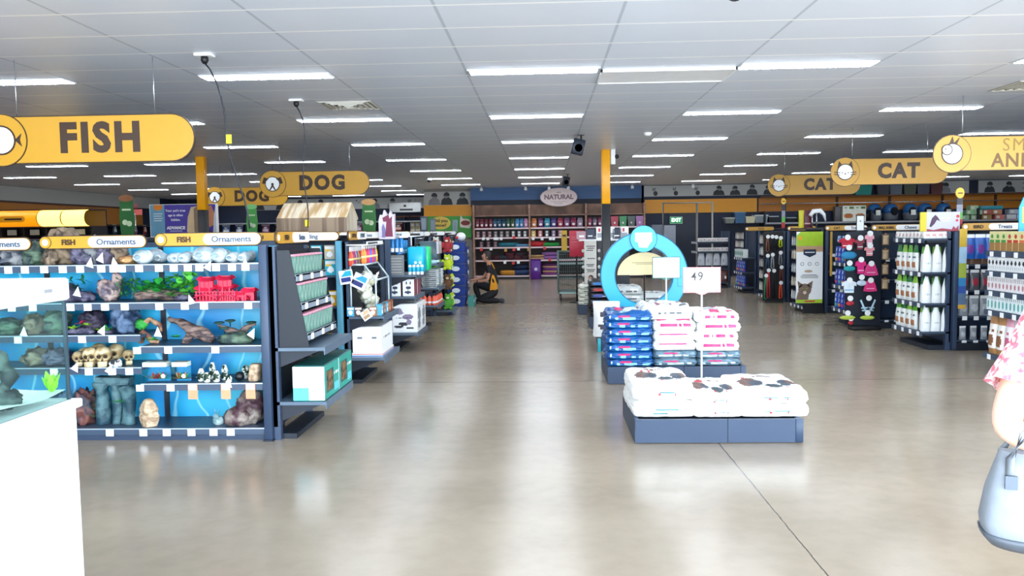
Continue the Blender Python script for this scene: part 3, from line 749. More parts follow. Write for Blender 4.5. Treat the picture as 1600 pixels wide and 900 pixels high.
rock(72, 92, A, .13, ROCKB, 'small brown rock ornament with a round mouth', [(F(0, .2), .35, .6)], 8, .12, .08)
rock(78, 128, A, .27, ROCKB, 'tall tan pitted rock ornament rising in front of header', [(F(-.5, .7), .25, .5), (F(.4, .8), .24, .5), (F(.5, .1), .25, .45), (F(-.4, -.1), .25, .5)], 11, .22)
rock(118, 150, A, .165, ROCKP, 'dark mauve rock ornament right of the tall tan one', [(F(.2), .3, .5)], 13)
rock(138, 168, A, .20, ROCKG, 'speckled grey rock ornament on the top shelf', [(F(0, -.5), .3, .5)], 17, .24)
rock(160, 180, A, .14, ROCKP, 'small mauve rock ornament with white ticket', [(F(-.3, 0), .3, .5)], 19, .14)
rock(174, 200, A, .135, ROCKB, 'brown cave rock ornament beside the pebbles', [(F(0, -.1), .42, .6)], 23)
rock(193, 215, A, .06, mix_mat('amber_stone', '#9a6a3f', '#c99b68', 12), 'flat amber stone ornament beside the pebbles', (), 25, .15)
# hollow pale pebbles
pebs = [(212, 241, .11, 0), (232, 258, .115, 1), (243, 264, .085, 1), (264, 290, .085, 0), (282, 300, .085, 0), (286, 304, .09, 1), (296, 312, .075, 1), (303, 342, .125, 0), (322, 340, .09, 1), (333, 358, .115, 0), (350, 362, .10, 1), (358, 377, .085, 0), (376, 392, .085, 0), (388, 401, .09, 1)]
for i, (a, b, h, bk) in enumerate(pebs):
    d = .30 if bk else .12; xa, xb = XX(a, d), XX(b, d); r = (xb-xa)/2; c = Vector(((xa+xb)/2, YF+d, A+h/2))
    hx = RND.uniform(-.35, .35); mb = MB().ell(c, (r, .075, h/2), 30, 18, 0, .05, 2, [((hx, -1, -.05), .42, .75)], i)
    rim = MB(); q = c+Vector((hx*r*.75, -.068, -.002)); m = min(r, h/2)*.55
    rim.tube([(q.x+m*math.cos(t*PI/8), q.y, q.z+m*.8*math.sin(t*PI/8)) for t in range(17)], .007, 6)
    orn('hollow_pebble_cave', mb, PEBD if bk else PEB, f"pale hollow pebble cave, {ORD[i]} from left on the top ornament shelf", kids=[('opening_rim', rim, PEB)])
# plants & driftwood
def plant_mb(c, n, L, wd, spread=.8, up=.8, seed=1, droop=.4, mi=0):
    R = random.Random(seed); mb = MB()
    for i in range(n):
        a = 2*PI*i/n+R.uniform(-.4, .4); u = up*R.uniform(.5, 1.3)
        mb.leaf(c, (math.cos(a)*spread, math.sin(a)*spread*.7, u), L*R.uniform(.65, 1.1), wd*R.uniform(.7, 1.2), droop, mi)
    return mb
def bushy(c, rx, rz, n, L, wd, seed, mi=0):
    R = random.Random(seed); mb = MB(); c = Vector(c)
    for i in range(n):
        p = c+Vector((R.uniform(-1, 1)*rx, R.uniform(-.6, .6)*min(rx, .1), R.uniform(0, 1)*rz))
        mb.leaf(p, (R.uniform(-1, 1), R.uniform(-1, .3), R.uniform(0, 1.1)), L*R.uniform(.6, 1.1), wd*R.uniform(.7, 1.2), .35, mi)
    return mb
def log(pts, rs, seed=1, n=12):
    mb = MB(); P = [Vector(p) for p in pts]; Q = []; RR = []
    for i in range(len(P)-1):
        for k in range(4): Q.append(P[i].lerp(P[i+1], k/4)); RR.append(rs[i]+(rs[i+1]-rs[i])*k/4)
    Q.append(P[-1]); RR.append(rs[-1]); mb.tube(Q, RR, n)
    for p in mb.v:
        v = noise.noise_vector(p*22+Vector((seed, 0, 0))); p += v*.012
    return mb
def zfix(mb, z):
    for p in mb.v: p.z = max(p.z, z+.0005); p.y = min(p.y, YBK-.014) if p.y < 7 else p.y
    return mb
Yp = YF+.2
rock(104, 118, B, .13, ROCKP, 'dark rock ornament behind the aquarium hood edge', (), 31)
orn('plant_ornament', zfix(bushy((XX(122), Yp, B+.08), .05, .09, 26, .07, .02, 4), B), GRND, 'dark feathery plant ornament on the second shelf', kids=[('stone_foot', zfix(MB().ell((XX(130), Yp, B+.03), (.09, .07, .045), 20, 12, 0, .4, 3, (), 3), B), ROCKP)])
mb = MB().ell((XX(172), Yp, B+.075), (.075, .07, .08), 26, 18, 0, .35, 3, [(F(.1, -.1), .45, .7)], 41)
mb.ell((XX(163), Yp, B+.10), (.05, .06, .07), 22, 14, 0, .35, 3, (), 43); mb.ell((XX(181), Yp+.02, B+.13), (.04, .04, .10), 22, 14, 0, .3, 3, [(F(0, .5), .3, .4)], 47)
orn('castle_rock_ornament', zfix(mb, B), mix_mat('castle_rock', '#5d5360', '#b39a93', 14), 'pinkish grey rock tower ornament with caves')
orn('moss_plant_ornament', zfix(bushy((XX(203), Yp, B+.03), .085, .14, 170, .05, .016, 6), B), M('#2f7a33', .6, 0, .3, 12, name='moss_green'), 'feathery moss plant ornament left of the broad leaves')
lw = zfix(log([(XX(214), Yp-.02, B+.03), (XX(240), Yp, B+.06), (XX(270), Yp, B+.04), (XX(300), Yp-.03, B+.02)], [.03, .05, .045, .02], 4), B)
orn('driftwood_plant_ornament', lw, WOOD, 'dark driftwood ornament carrying green broad leaves', kids=[('leaves', zfix(bushy((XX(242), Yp, B+.05), .10, .09, 64, .10, .062, 8), B), GRN), ('fern', zfix(bushy((XX(262), Yp-.01, B+.03), .07, .06, 70, .05, .014, 9), B), GRND)])
orn('leafy_plant_ornament', zfix(bushy((XX(288), Yp-.02, B+.04), .095, .15, 70, .085, .062, 12), B), M('#4fae3c', .45, 0, .35, 16, name='leaf_mid'), 'round leaved bright plant ornament beside the red pagoda', kids=[('stone_foot', zfix(MB().ell((XX(288), Yp, B+.02), (.09, .07, .035), 20, 12, 0, .4, 3, (), 9), B), ROCKP)])
# red pagodas
def roof(mb, cx, y, z, w, d, h, lift=.02):
    n = 10
    for sgn in (1, -1):
        mb.sheet(lambda u, v: (cx+(u-.5)*w*(1-.25*v), y-sgn*d/2*(1-v), z+h*v**.7+lift*abs(2*u-1)**3*(1-.3*v)), n, 3)
    mb.box(cx-w*.38, y-.004, z+h-.004, cx+w*.38, y+.004, z+h+.006)
def pagoda(cx, y, z0, w, label, tiers=2, h1=.075):
    mb = MB(); rf = MB(); mb.box(cx-w/2, y-.05, z0, cx+w/2, y+.05, z0+.012)
    for i in range(6):
        x = cx-w*.46+w*.92*i/5
        for yy in (-.042, .042): mb.box(x-.005, y+yy-.005, z0+.012, x+.005, y+yy+.005, z0+h1)
    mb.box(cx-w*.5, y-.046, z0+.035, cx+w*.5, y-.042, z0+.041)
    mb.box(cx-w*.30, y-.02, z0+.012, cx+w*.30, y+.03, z0+h1)
    z = z0+h1; ww = w*1.12
    for t in range(tiers):
        roof(rf, cx, y, z, ww, .12-.02*t, .03, .02)
        if t < tiers-1:
            mb.box(cx-ww*.28, y-.022, z+.02, cx+ww*.28, y+.022, z+.075)
            for i in range(4): x = cx-ww*.3+ww*.6*i/3; mb.box(x-.004, y-.03, z+.02, x+.004, y-.024, z+.075)
            z += .070; ww *= .74
    orn('pagoda_ornament', mb, PAGR, label, kids=[('curved_roof', rf, PAGR)])
pagoda(XX(324, .15), YF+.15, B, .15, 'two tiered red pagoda ornament, left one of the pair')
pagoda(XX(353, .2), YF+.2, B, .15, 'two tiered red pagoda ornament, right one of the pair', 2, .08)
def fence_o(x0, x1, y, z, label):
    mb = MB().box(x0, y-.03, z, x1, y+.03, z+.008)
    n = 7
    for i in range(n): x = x0+(x1-x0)*(i+.5)/n; mb.box(x-.004, y-.004, z, x+.004, y+.004, z+.075+.03*(i % 3 == 1))
    mb.box(x0, y-.003, z+.045, x1, y+.003, z+.052).box(x0, y-.003, z+.07, x1, y+.003, z+.076)
    orn('bridge_ornament', mb, PAGR, label, kids=[('hand_rail', MB().tube([(x0, y-.03, z+.03), ((x0+x1)/2, y-.03, z+.06), (x1, y-.03, z+.03)], .005, 6), PAGR)])
fence_o(XX(304, .05), XX(340, .05), YF+.05, B, 'red railed bridge ornament in front of the left pagoda')
fence_o(XX(342, .05), XX(368, .05), YF+.05, B, 'red railed bridge ornament in front of the right pagoda')
def hut(cx, y, z, s, label):
    mb = MB(); mb.box(cx-s*.5, y-s*.4, z, cx-s*.2, y+s*.4, z+s*.75).box(cx+s*.2, y-s*.4, z, cx+s*.5, y+s*.4, z+s*.75).box(cx-s*.2, y-s*.4, z+s*.5, cx+s*.2, y+s*.4, z+s*.75).box(cx-s*.2, y+s*.3, z, cx+s*.2, y+s*.4, z+s*.5)
    rf = MB(); roof(rf, cx, y, z+s*.72, s*1.35, s*1.1, s*.35, .012); rf.tube([(cx-s*.2, y-s*.42, z+s*.3), (cx, y-s*.42, z+s*.52), (cx+s*.2, y-s*.42, z+s*.3), (cx, y-s*.42, z+s*.1), (cx-s*.2, y-s*.42, z+s*.3)], .004, 6)
    orn('temple_ornament', mb, PAGR, label, kids=[('curved_roof', rf, PAGR)])
hut(XX(376, .1), YF+.1, B, .06, 'small red temple ornament with round doorway'); hut(XX(390, .12), YF+.12, B, .085, 'red temple ornament at the right end of second shelf')
# shelf C right
a0 = XX(213, .15); yy = YF+.18
arch = zfix(log([(a0, yy, CR), (a0+.02, yy, CR+.12), (a0+.08, yy-.02, CR+.19), (a0+.15, yy, CR+.15), (a0+.17, yy, CR+.09)], [.02, .022, .022, .018, .012], 2), CR)
bl_ = log([(a0+.03, yy-.04, CR+.1), (a0+.10, yy-.03, CR+.03), (a0+.14, yy, CR+.0)], [.02, .025, .02], 5)
k = len(arch.v); arch.v += bl_.v; arch.f += [tuple(i+k for i in f) for f in bl_.f]; arch.mi += bl_.mi; arch.sm += bl_.sm
zfix(arch, CR)
orn('root_arch_ornament', arch, WOODR, 'brown root arch ornament with two green plants', kids=[('moss_ball', MB().ell((a0+.02, yy-.02, CR+.15), (.045, .04, .04), 18, 12, 0, .5, 6, (), 2), M('#2f9a3c', .7, 0, .3, 30, name='moss_ball_green')), ('star_plant', zfix(plant_mb((a0+.12, yy-.06, CR+.03), 26, .07, .012, 1, .7, 3), CR), GRNB), ('low_plant', zfix(plant_mb((a0+.01, yy-.07, CR+.03), 16, .05, .012, 1, .7, 5), CR), GRNB)])
x = lambda p: XX(p, .2)
dw = zfix(log([(x(262), yy, CR+.19), (x(285), yy, CR+.15), (x(302), yy-.02, CR+.10), (x(318), yy-.02, CR+.07), (x(334), yy-.03, CR+.02)], [.014, .032, .05, .055, .03], 7, 16), CR)
b2 = zfix(log([(x(300), yy, CR+.12), (x(296), yy-.03, CR+.04), (x(288), yy-.05, CR+.0)], [.03, .03, .02], 8), CR)
k = len(dw.v); dw.v += b2.v; dw.f += [tuple(i+k for i in f) for f in b2.f]; dw.mi += b2.mi; dw.sm += b2.sm
orn('driftwood_ornament', dw, WOOD, 'long knotted driftwood ornament leaning down to the right', kids=[('small_plant', zfix(plant_mb((x(279), yy-.05, CR+.05), 24, .05, .02, 1, .8, 11), CR), GRN)])
bs = zfix(log([(x(382), yy, CR+.0), (x(366), yy, CR+.08), (x(352), yy, CR+.11), (x(340), yy, CR+.13)], [.05, .03, .018, .008], 9), CR)
b3 = log([(x(372), yy, CR+.05), (x(385), yy, CR+.12), (x(399), yy, CR+.14)], [.03, .02, .012], 10)
k = len(bs.v); bs.v += b3.v; bs.f += [tuple(i+k for i in f) for f in b3.f]; bs.mi += b3.mi; bs.sm += b3.sm
zfix(bs, CR)
tops = MB()
for (px, z) in ((342, .15), (359, .165), (392, .15), (350, .11)): tops.lathe([(.004, -.045), (.006, -.01), (.038, 0), (.042, .006), (.03, .012)], (x(px), yy, CR+z), 14)
orn('bonsai_ornament', bs, WOOD, 'dark bonsai ornament with flat tufts on greenish stones', kids=[('flat_tufts', tops, M('#24483f', .7, 0, .3, 20, name='tuft_green')), ('stone_foot', zfix(MB().ell((x(370), yy-.03, CR+.03), (.13, .09, .05), 26, 14, 0, .4, 4, (), 12), CR), MOSS)])
# shelf C left
for i, (px, mt, s_, dz) in enumerate(((110, LIME, .07, .04), (121, PINKP, .07, .08), (133, LIME, .06, .07), (156, LIME, .08, .02), (164, GRNB, .09, .02))):
    c = (XX(px, .12), YF+.12, CL+dz)
    orn('plant_ornament', zfix(plant_mb(c, 9, s_, .028, 1, .6, 20+i, .2), CL) if i not in (1, 2) else zfix(plant_mb(c, 4, s_, .035, 1, .5, 20+i, .3), CL), mt,
        f"{'pink' if mt is PINKP else 'lime' if mt is LIME else 'bright green'} plastic plant ornament, {ORD[i]} from left on the third shelf", kids=[('stone_foot', zfix(MB().ell((c[0], c[1]+.03, CL+.015), (.045, .05, .03), 14, 10, 0, .4, 3, (), i), CL), ROCKP)])
rock(126, 160, CL, .17, mix_mat('dark_rock', '#2a2738', '#5a4d63', 10), 'dark rock ornament behind the lime plants', (), 51, .3)
rock(178, 212, CL, .22, ROCKBL, 'tall blue grey rock ornament on the third shelf', (), 53, .22, .13, .5)
rock(-10, 30, CL, .12, MOSS, 'mossy rock ornament seen through the tank, left', (), 55); rock(36, 66, CL, .15, ROCKB, 'brown ruin rock ornament seen through the tank', [(F(-.3), .25, .5), (F(.3), .25, .5)], 57)
rock(70, 104, CL, .18, MOSS, 'green grey ruin ornament seen through the tank', [(F(0), .3, .5)], 59)
rock(10, 60, B, .08, ROCKP, 'low mauve rock ornament seen under the tank hood', (), 61)
# shelf D left: skulls
def skull(c, s, label, rz=0):
    mb = MB(); mb.ell((0, 0, s*.62), (s*.40, s*.5, s*.42), 28, 20, 0, .04, 2, [((-.42, -1, -.18), .36, .85), ((.42, -1, -.18), .36, .85), ((0, -1, -.6), .2, .7)], 1)
    mb.bbox(-s*.22, -s*.45, 0, s*.22, -s*.05, s*.3, s*.06)
    for i in range(6): xx = -s*.17+s*.068*i; mb.box(xx, -s*.47, s*.14, xx+s*.05, -s*.44, s*.22)
    m = Matrix.Translation(c) @ Matrix.Rotation(rz, 4, 'Z'); mb.xf(m)
    so = MB()  # dark lumps and nose wedge: shade of the hollows put into the colour
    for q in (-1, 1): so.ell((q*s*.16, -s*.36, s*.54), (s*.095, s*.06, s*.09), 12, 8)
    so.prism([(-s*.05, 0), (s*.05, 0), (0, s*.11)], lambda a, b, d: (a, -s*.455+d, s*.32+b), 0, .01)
    so.xf(m); orn('skull_ornament', mb, BONE, label, kids=[('socket_shade_fill', so, M('#2e2015', .8, name='socket_shade'))])
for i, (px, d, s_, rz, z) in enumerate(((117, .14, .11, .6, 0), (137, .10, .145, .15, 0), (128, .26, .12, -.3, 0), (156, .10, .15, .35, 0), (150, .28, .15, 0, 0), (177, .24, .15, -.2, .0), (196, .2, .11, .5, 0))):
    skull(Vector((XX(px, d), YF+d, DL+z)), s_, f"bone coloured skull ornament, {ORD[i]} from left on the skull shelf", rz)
rock(166, 184, DL, .06, mix_mat('white_black', '#20242a', '#e8eae6', 20, lo=.48, hi=.52), 'small black and white ornament in front of the skulls', (), 63, .06, .05)
rock(34, 70, DL, .13, ROCKB, 'brown log ornament seen through the tank', [(F(-.7), .3, .5)], 65); rock(66, 104, DL, .12, ROCKP, 'grey rock ornament low behind the tank glass', (), 67)
# shelf D right
def win_box(px0, px1, h, label, seed):
    a, b = XX(px0, .08), XX(px1, .08); y0, y1 = YF+.06, YF+.14
    rt = thing('boxed_ornament', label, 'boxed ornament', ((a+b)/2, YF+.1, DR), 0, G_ORN); rt.location.z += .0012; a_, b_2 = a, b
    part('backing_card', MB().box(a, y1-.004, DR, b, y1, DR+h*.78), M('#2f86b4', .5, 0, .2, 30, name='pack_blue'), rt, True)
    part('header_card', MB().box(a, y0-.002, DR+h*.78, b, y1, DR+h).box(a+.01, y0-.004, DR+h*.84, b-.01, y0-.002, DR+h*.95, 1), [M('#e9efe0', .5, name='card_cream'), TICK], rt, True)
    part('clear_box', MB().box(a, y0, DR, b, y0+.001, DR+h*.78).box(a, y0, DR, a+.001, y1, DR+h*.78).box(b-.001, y0, DR, b, y1, DR+h*.78), glass_mat('clear_pack', '#f4fcfd', .03), rt, True)
    m = MB(); R = random.Random(seed)
    for i in range(30): m.leaf(((a+b)/2+R.uniform(-.3, .3)*(b-a), YF+.1, DR+.02), (R.uniform(-1, 1), -.2, R.uniform(.2, 1)), h*.5, .016, .2, i % 3)
    part('coral_piece', zfix(m, DR), [RED, GRNB, M('#f09a60', .5, name='coral_orange')], rt, True)
    part('round_sticker', MB().prism(disc(.016, b-.025, DR+.05, 16), lambda p, q, d: (p, y0-.002+d, q), 0, .001), TICK, rt, True)
win_box(219, 256, .155, 'boxed red and green coral ornament on the fourth shelf', 3); win_box(265, 288, .155, 'narrower boxed red ornament right of the coral box', 5)
TRI = mix_mat('tribal_black_white', '#10301c', '#f2f6ea', 26, .5, (1, 1, 1), .47, .52, 0)
for i, (px, h, d) in enumerate(((309, .10, .1), (318, .075, .06), (327, .13, .2), (333, .085, .07), (346, .12, .14), (352, .05, .05))):
    mb = MB(); c = Vector((XX(px, d), YF+d, DR)); mb.lathe([(.02, 0), (.027, h*.12), (.022, h*.45), (.026, h*.6), (.02, h*.8), (.012, h)], c, 14)
    mb.leaf(c+Vector((-.01, -.01, h*.3)), (-1, -.3, .4), .035, .02, .2); mb.leaf(c+Vector((.01, -.01, h*.3)), (1, -.3, .6), .04, .022, .2)
    orn('figure_ornament', mb, TRI, f"small black white and green figure ornament, {ORD[i]} from left on the fourth shelf")
orn('ball_ornament', MB().ell((XX(369, .1), YF+.1, DR+.036), (.036, .036, .036), 20, 14, 0, .05), M('#0d1418', .4, name='ball_black'), 'small black ball ornament on the fourth shelf')
orn('striped_ornament', zfix(MB().ell((XX(379, .2), YF+.2, DR+.05), (.03, .04, .055), 18, 12, 0, .1), DR), TRI, 'striped black and white ornament behind the black ball')
mb = MB().bbox(XX(383, .08), YF+.05, DR, XX(400, .08), YF+.13, DR+.135, .02); mb.v = [p+Vector((noise.noise(p*20)*.012+(p.z-DR)*.1, 0, 0)) for p in mb.v]
orn('stone_block_ornament', mb, SAND, 'beige stone block ornament at the right end, fourth shelf')
# shelf E
def column_ruin():
    mb = MB(); x0 = XX(150, .15); y = YF+.17
    for i, (dx, r, h) in enumerate(((0, .055, .33), (.11, .035, .37), (.20, .05, .30))):
        mb.lathe([(r*1.15, 0), (r, .03), (r*.9, h*.5), (r, h*.85), (r*1.2, h*.93), (r*1.1, h)], (x0+dx, y, E), 18)
    mb.box(x0-.03, y-.05, E+.30, x0+.23, y+.05, E+.37)
    for p in mb.v:
        v = noise.noise_vector(p*14); p += v*.022; p.z = max(p.z, E+.001)
    orn('ruin_ornament', mb, COLM, 'tall blue green ruined columns ornament on the bottom shelf', kids=[('green_sprigs', zfix(plant_mb((x0+.17, y-.09, E+.19), 18, .06, .012, 1, .5, 4), E), GRN), ('side_moss', zfix(bushy((x0-.05, y-.03, E+.05), .03, .2, 40, .03, .01, 14), E), M('#2a7a55', .6, 0, .3, 14, name='teal_moss'))])
column_ruin()
rock(108, 143, E, .26, mix_mat('rust_rock', '#27323f', '#7a4a42', 9), 'dark rust coloured rock ornament at the bottom shelf', (), 71, .2, .12, .5)
rock(60, 108, E, .22, ROCKBL, 'dark blue rock ornament behind the white stand', (), 72, .2, .12, .4)
# pharaoh head
cx = XX(223, .08); mb = MB(); yv = YF+.09
def pharaoh(u, v, s):
    z = v*.215; wv = .045+.035*math.sin(PI*min(1, (v+.12)*1.0))+(.012 if v > .45 else 0)*(1-v); th = .045*math.sin(PI*u)**.7; wv *= 1-.16*math.exp(-((v-.5)/.07)**2)
    face = .018*math.exp(-((u-.5)/.16)**2-((v-.62)/.2)**2) if s < 0 else 0
    ridge = .004*math.sin(v*60) if abs(u-.5) > .2 else 0
    cap = 1 if v < .86 else math.sqrt(max(0, 1-((v-.86)/.14)**2))
    return Vector((cx+(u-.5)*2*wv*max(.05, cap), yv+s*(th*max(.05, cap)+ridge*.6)-face, E+z))
mb.sheet(lambda u, v: pharaoh(u, v, -1), 26, 40); mb.sheet(lambda u, v: pharaoh(1-u, v, 1), 26, 40)
orn('pharaoh_head_ornament', mb, SAND, 'sandstone pharaoh head ornament on the bottom shelf')
mb = MB(); c = Vector((XX(333, .12), YF+.12, E)); mb.ell(c+Vector((0, 0, .03)), (.045, .035, .035), 18, 12, 0, .2); mb.ell(c+Vector((-.012, -.01, .065)), (.025, .02, .022), 16, 10, 0, .1)
mb.leaf(c+Vector((-.01, 0, .08)), (-.4, 0, 1), .05, .018, 0); mb.leaf(c+Vector((0, 0, .08)), (.5, 0, 1), .045, .018, 0)
orn('rabbit_ornament', zfix(mb, E), mix_mat('pale_grey_stone', '#6f8f93', '#b6c8c8', 20), 'small grey rabbit shaped ornament on the bottom shelf')
mb = MB().ell((XX(384, .18), YF+.18, E+.11), (.11, .11, .135), 30, 20, 0, .3, 2.2, [((.15, -1, -.1), .5, .55)], 81); mb.ell((XX(362, .12), YF+.12, E+.05), (.10, .09, .08), 26, 16, 0, .3, 2.2, (), 83)
orn('cave_ornament', zfix(mb, E), mix_mat('cave_wood', '#4b3038', '#9a8d84', 9), 'large brown and grey cave ornament with open mouth')

# ---------------------------------------------------------------- aquarium on its white stand, near left
XA = -1.69; YA0, YA1 = 1.30, 2.89
zs_, zh0, zh1 = .965, 1.325, 1.405
rs = thing('aquarium_stand', 'bright white aquarium stand at the lower left corner', 'aquarium stand', (XA-.35, (YA0+YA1)/2, 0))
part('cabinet', MB().bbox(XA-.62, YA0, .05, XA-.012, YA1-.012, zs_-.03, .008), WHITE, rs, True)
part('plinth', MB().box(XA-.60, YA0+.02, 0, XA-.03, YA1-.03, .05), M('#d6d8da', .5, name='plinth_grey'), rs, True)
part('top_board', MB().bbox(XA-.63, YA0-.01, zs_-.03, XA+.004, YA1+.002, zs_, .005), WHITE, rs, True)
part('door_gap', MB().box(XA-.0125, 2.07, .09, XA-.010, 2.08, zs_-.05), M('#c4c7ca', .5, name='seam_grey'), rs, True)
ra = thing('aquarium', 'glass aquarium with white hood and sand on the white stand', 'aquarium', (XA-.3, (YA0+YA1)/2, zs_))
GL = glass_mat('tank_glass', '#eefaf8', .06, .01)
for nm, b in (('glass_pane', (XA-.035, YA0+.03, zs_, XA-.03, YA1-.02, zh0)), ('glass_pane', (XA-.57, YA0+.03, zs_, XA-.565, YA1-.03, zh0)), ('glass_pane', (XA-.565, YA1-.025, zs_, XA-.035, YA1-.02, zh0)), ('glass_pane', (XA-.565, YA0+.03, zs_, XA-.035, YA0+.035, zh0))):
    part(nm, MB().box(*b), GL, ra, True)
part('hood', MB().bbox(XA-.61, YA0, zh0, XA-.02, YA1, zh1, .012), WHITE, ra, True)
part('hood_switch', MB().box(XA-.0205, YA1-.16, zh0+.035, XA-.016, YA1-.115, zh0+.047), M('#8d9094', .4, name='switch_grey'), ra, True)
part('corner_trim', MB().box(XA-.037, YA1-.03, zs_, XA-.027, YA1-.018, zh0), M('#2c3e4a', .4, name='silicone_dark'), ra, True)
mb = MB(); mb.sheet(lambda u, v: (XA-.56+u*.522, YA0+.04+v*(YA1-YA0-.07), zs_+.038+.022*noise.noise(Vector((u*3, v*5, 2)))), 16, 30)
gv = part('white_gravel', mb, M('#fafaf8', .8, 0, .04, 60, bump=.6, name='white_sand'), ra, True); gv['kind'] = 'stuff'
part('lid_light', MB().box(XA-.45, YA0+.2, zh0-.006, XA-.2, YA1-.2, zh0-.001), M('#ffffff', em=1.0, name='tube_white'), ra, True)
ga = (XA-.24, 2.08)
mb = MB(); mb.tube([(0, .13*math.cos(t*PI/12), .17+.12*math.sin(t*PI/12)) for t in range(25)], [.05+.012*math.sin(t*1.7) for t in range(25)], 14)
mb.ell((0, .1, .03), (.08, .1, .06), 20, 12, 0, .4, 3); mb.ell((0, -.1, .03), (.08, .1, .06), 20, 12, 0, .4, 3)
for p in mb.v: p += noise.noise_vector(p*16)*.016
mb.xf(Matrix.Translation((-1.85, 2.60, zs_+.03)) @ Matrix.Rotation(2.15, 4, 'Z') @ Matrix.Scale(.56, 4))
o = single('stone_ring', zfix(mb, zs_+.012), mix_mat('ring_stone', '#1f282c', '#59645f', 14), 'grey stone ring ornament inside the aquarium', 'aquarium ornament')
mb = plant_mb((0, 0, .0), 8, .080, .034, .42, .9, 33, .05)
single('plastic_plant', mb, LIME, 'lime green star leaved plant inside the aquarium', 'aquarium plant', loc=(-1.765, 2.835, zs_+.032))

# ---------------------------------------------------------------- left end stands and the shelving runs behind
XE0, XE1 = -2.046, -1.645
PITCHL = 2.25
def run_left(k, label, heads, hx):
    y = 6.0+PITCHL*k
    rt = thing('shelving_unit', label, 'shelving', (-4.5, y+.45, 0), 0, 'shelving runs left of the aisle')
    part('base', MB().box(-9, y, 0, -2.06, y+.9, .09), DARK, rt, True)
    part('back_panel', MB().box(-9, y+.44, .09, -2.06, y+.47, 1.5), STEEL, rt, True)
    part('top_shelf', MB().box(-9, y+.02, 1.50, -2.06, y+.88, 1.53), DARK, rt, True)
    part('end_upright', MB().bbox(-2.11, y-.02, 0.01, -2.05, y+.05, 1.475, .006), M('#4b88a0', .4, name='teal_edge') if k == 1 else STEEL, rt, True)
    for i in range(5): part('upright', MB().box(-2.2-1.5*i, y+.42, .09, -2.16-1.5*i, y+.439, 1.5), DARK, rt, True)
    for z in (.12, .42, .80, 1.12): part('shelf', MB().box(-4.5, y+.06, z-.02, -2.12, y+.44, z), LIPC, rt, True)
    for i, (l, r) in enumerate(heads): header(rt, hx[i], hx[i+1]-.01, 1.475, 1.572, y-.01, l, r, sz=.06)
    return rt
LR = ['navy shelving run with the Feeding strip, second from the front', 'navy shelving run with the Accessories strip, third from the front', 'navy shelving run with the Grooming strip, fourth from the front', 'navy shelving run with the Treats strip, fifth from the front', 'navy shelving run behind the plush toy stand, sixth from the front', 'navy shelving run beside the navy tubs, farthest left run']
hd = [[('FISH', 'Feeding')], [('REPTILE', 'Accessories')], [('DOG', 'Grooming')], [('DOG', 'Treats')], [('DOG', 'Natural')], [('DOG', 'Accessories')]]
for k in range(1, 7):
    w_ = [1.15, 1.05, 1.0, 1.0, 1.0, 1.0][k-1]
    run_left(k, LR[k-1], hd[k-1], [-2.055-w_, -2.055])
def end_left(k, label, shelves, head=None, back=1.46, foot=True, sd=None):
    y0 = 6.0+PITCHL*k+.02; y1 = y0+.86
    rt = thing('end_stand', label, 'end stand', (-1.85, y0+.43, 0), 0, 'end stands left of the aisle')
    part('back_panel', MB().box(XE0, y0, .10, XE0+.03, y1, back), DARK if k else M('#0d1524', .5, name='deep_navy'), rt, True)
    part('upright', MB().box(XE0, y0, 0, XE0+.05, y0+.05, back), STEEL, rt, True); part('upright', MB().box(XE0, y1-.05, 0, XE0+.05, y1, back), STEEL, rt, True)
    for z, dp in shelves:
        s = part('shelf', MB().box(XE0+.03, y0, z-.025, XE0+dp-.008, y1, z).box(XE0+dp-.008, y0, z-.055, XE0+dp, y1, z+.004), M('#56687a', .4, name='shelf_grey_blue'), rt, True)
        part('bracket', MB().prism([(XE0+.03, z-.026), (XE0+dp*.9, z-.026), (XE0+.03, z-.16)], lambda a, b, d: (a, y0+.03+d, b), 0, .01), DARK, s, True)
    if foot: part('foot', MB().box(XE0, y0+.04, 0, XE0+.16, y1-.04, .04), DARK, rt, True)
    if head: header(rt, y0-.02, y1, 1.475, 1.575, XE0+.06, head[0], head[1], face='+X', sz=.06)
    return rt
end_left(0, 'dark end stand with tiered tubs over two teal tank boxes', [(.70, .405), (.29, .405)], ('FISH', 'Bettas'))
end_left(1, 'end stand holding the empty glass terrarium and white carton', [(.70, .41), (.27, .41)], ('REPTILE', 'HERMIT'))
end_left(2, 'end stand with blue tubes and insect printed cartons', [(1.0, .40), (.72, .38), (.24, .41)])
end_left(3, 'end stand with wire baskets and orange bottles', [(1.05, .38), (.68, .40), (.40, .38)])
end_left(4, 'end stand with green plush toys hanging', [(.10, .36)])
end_left(5, 'end stand with stacked navy storage tubs', [(.10, .36)])

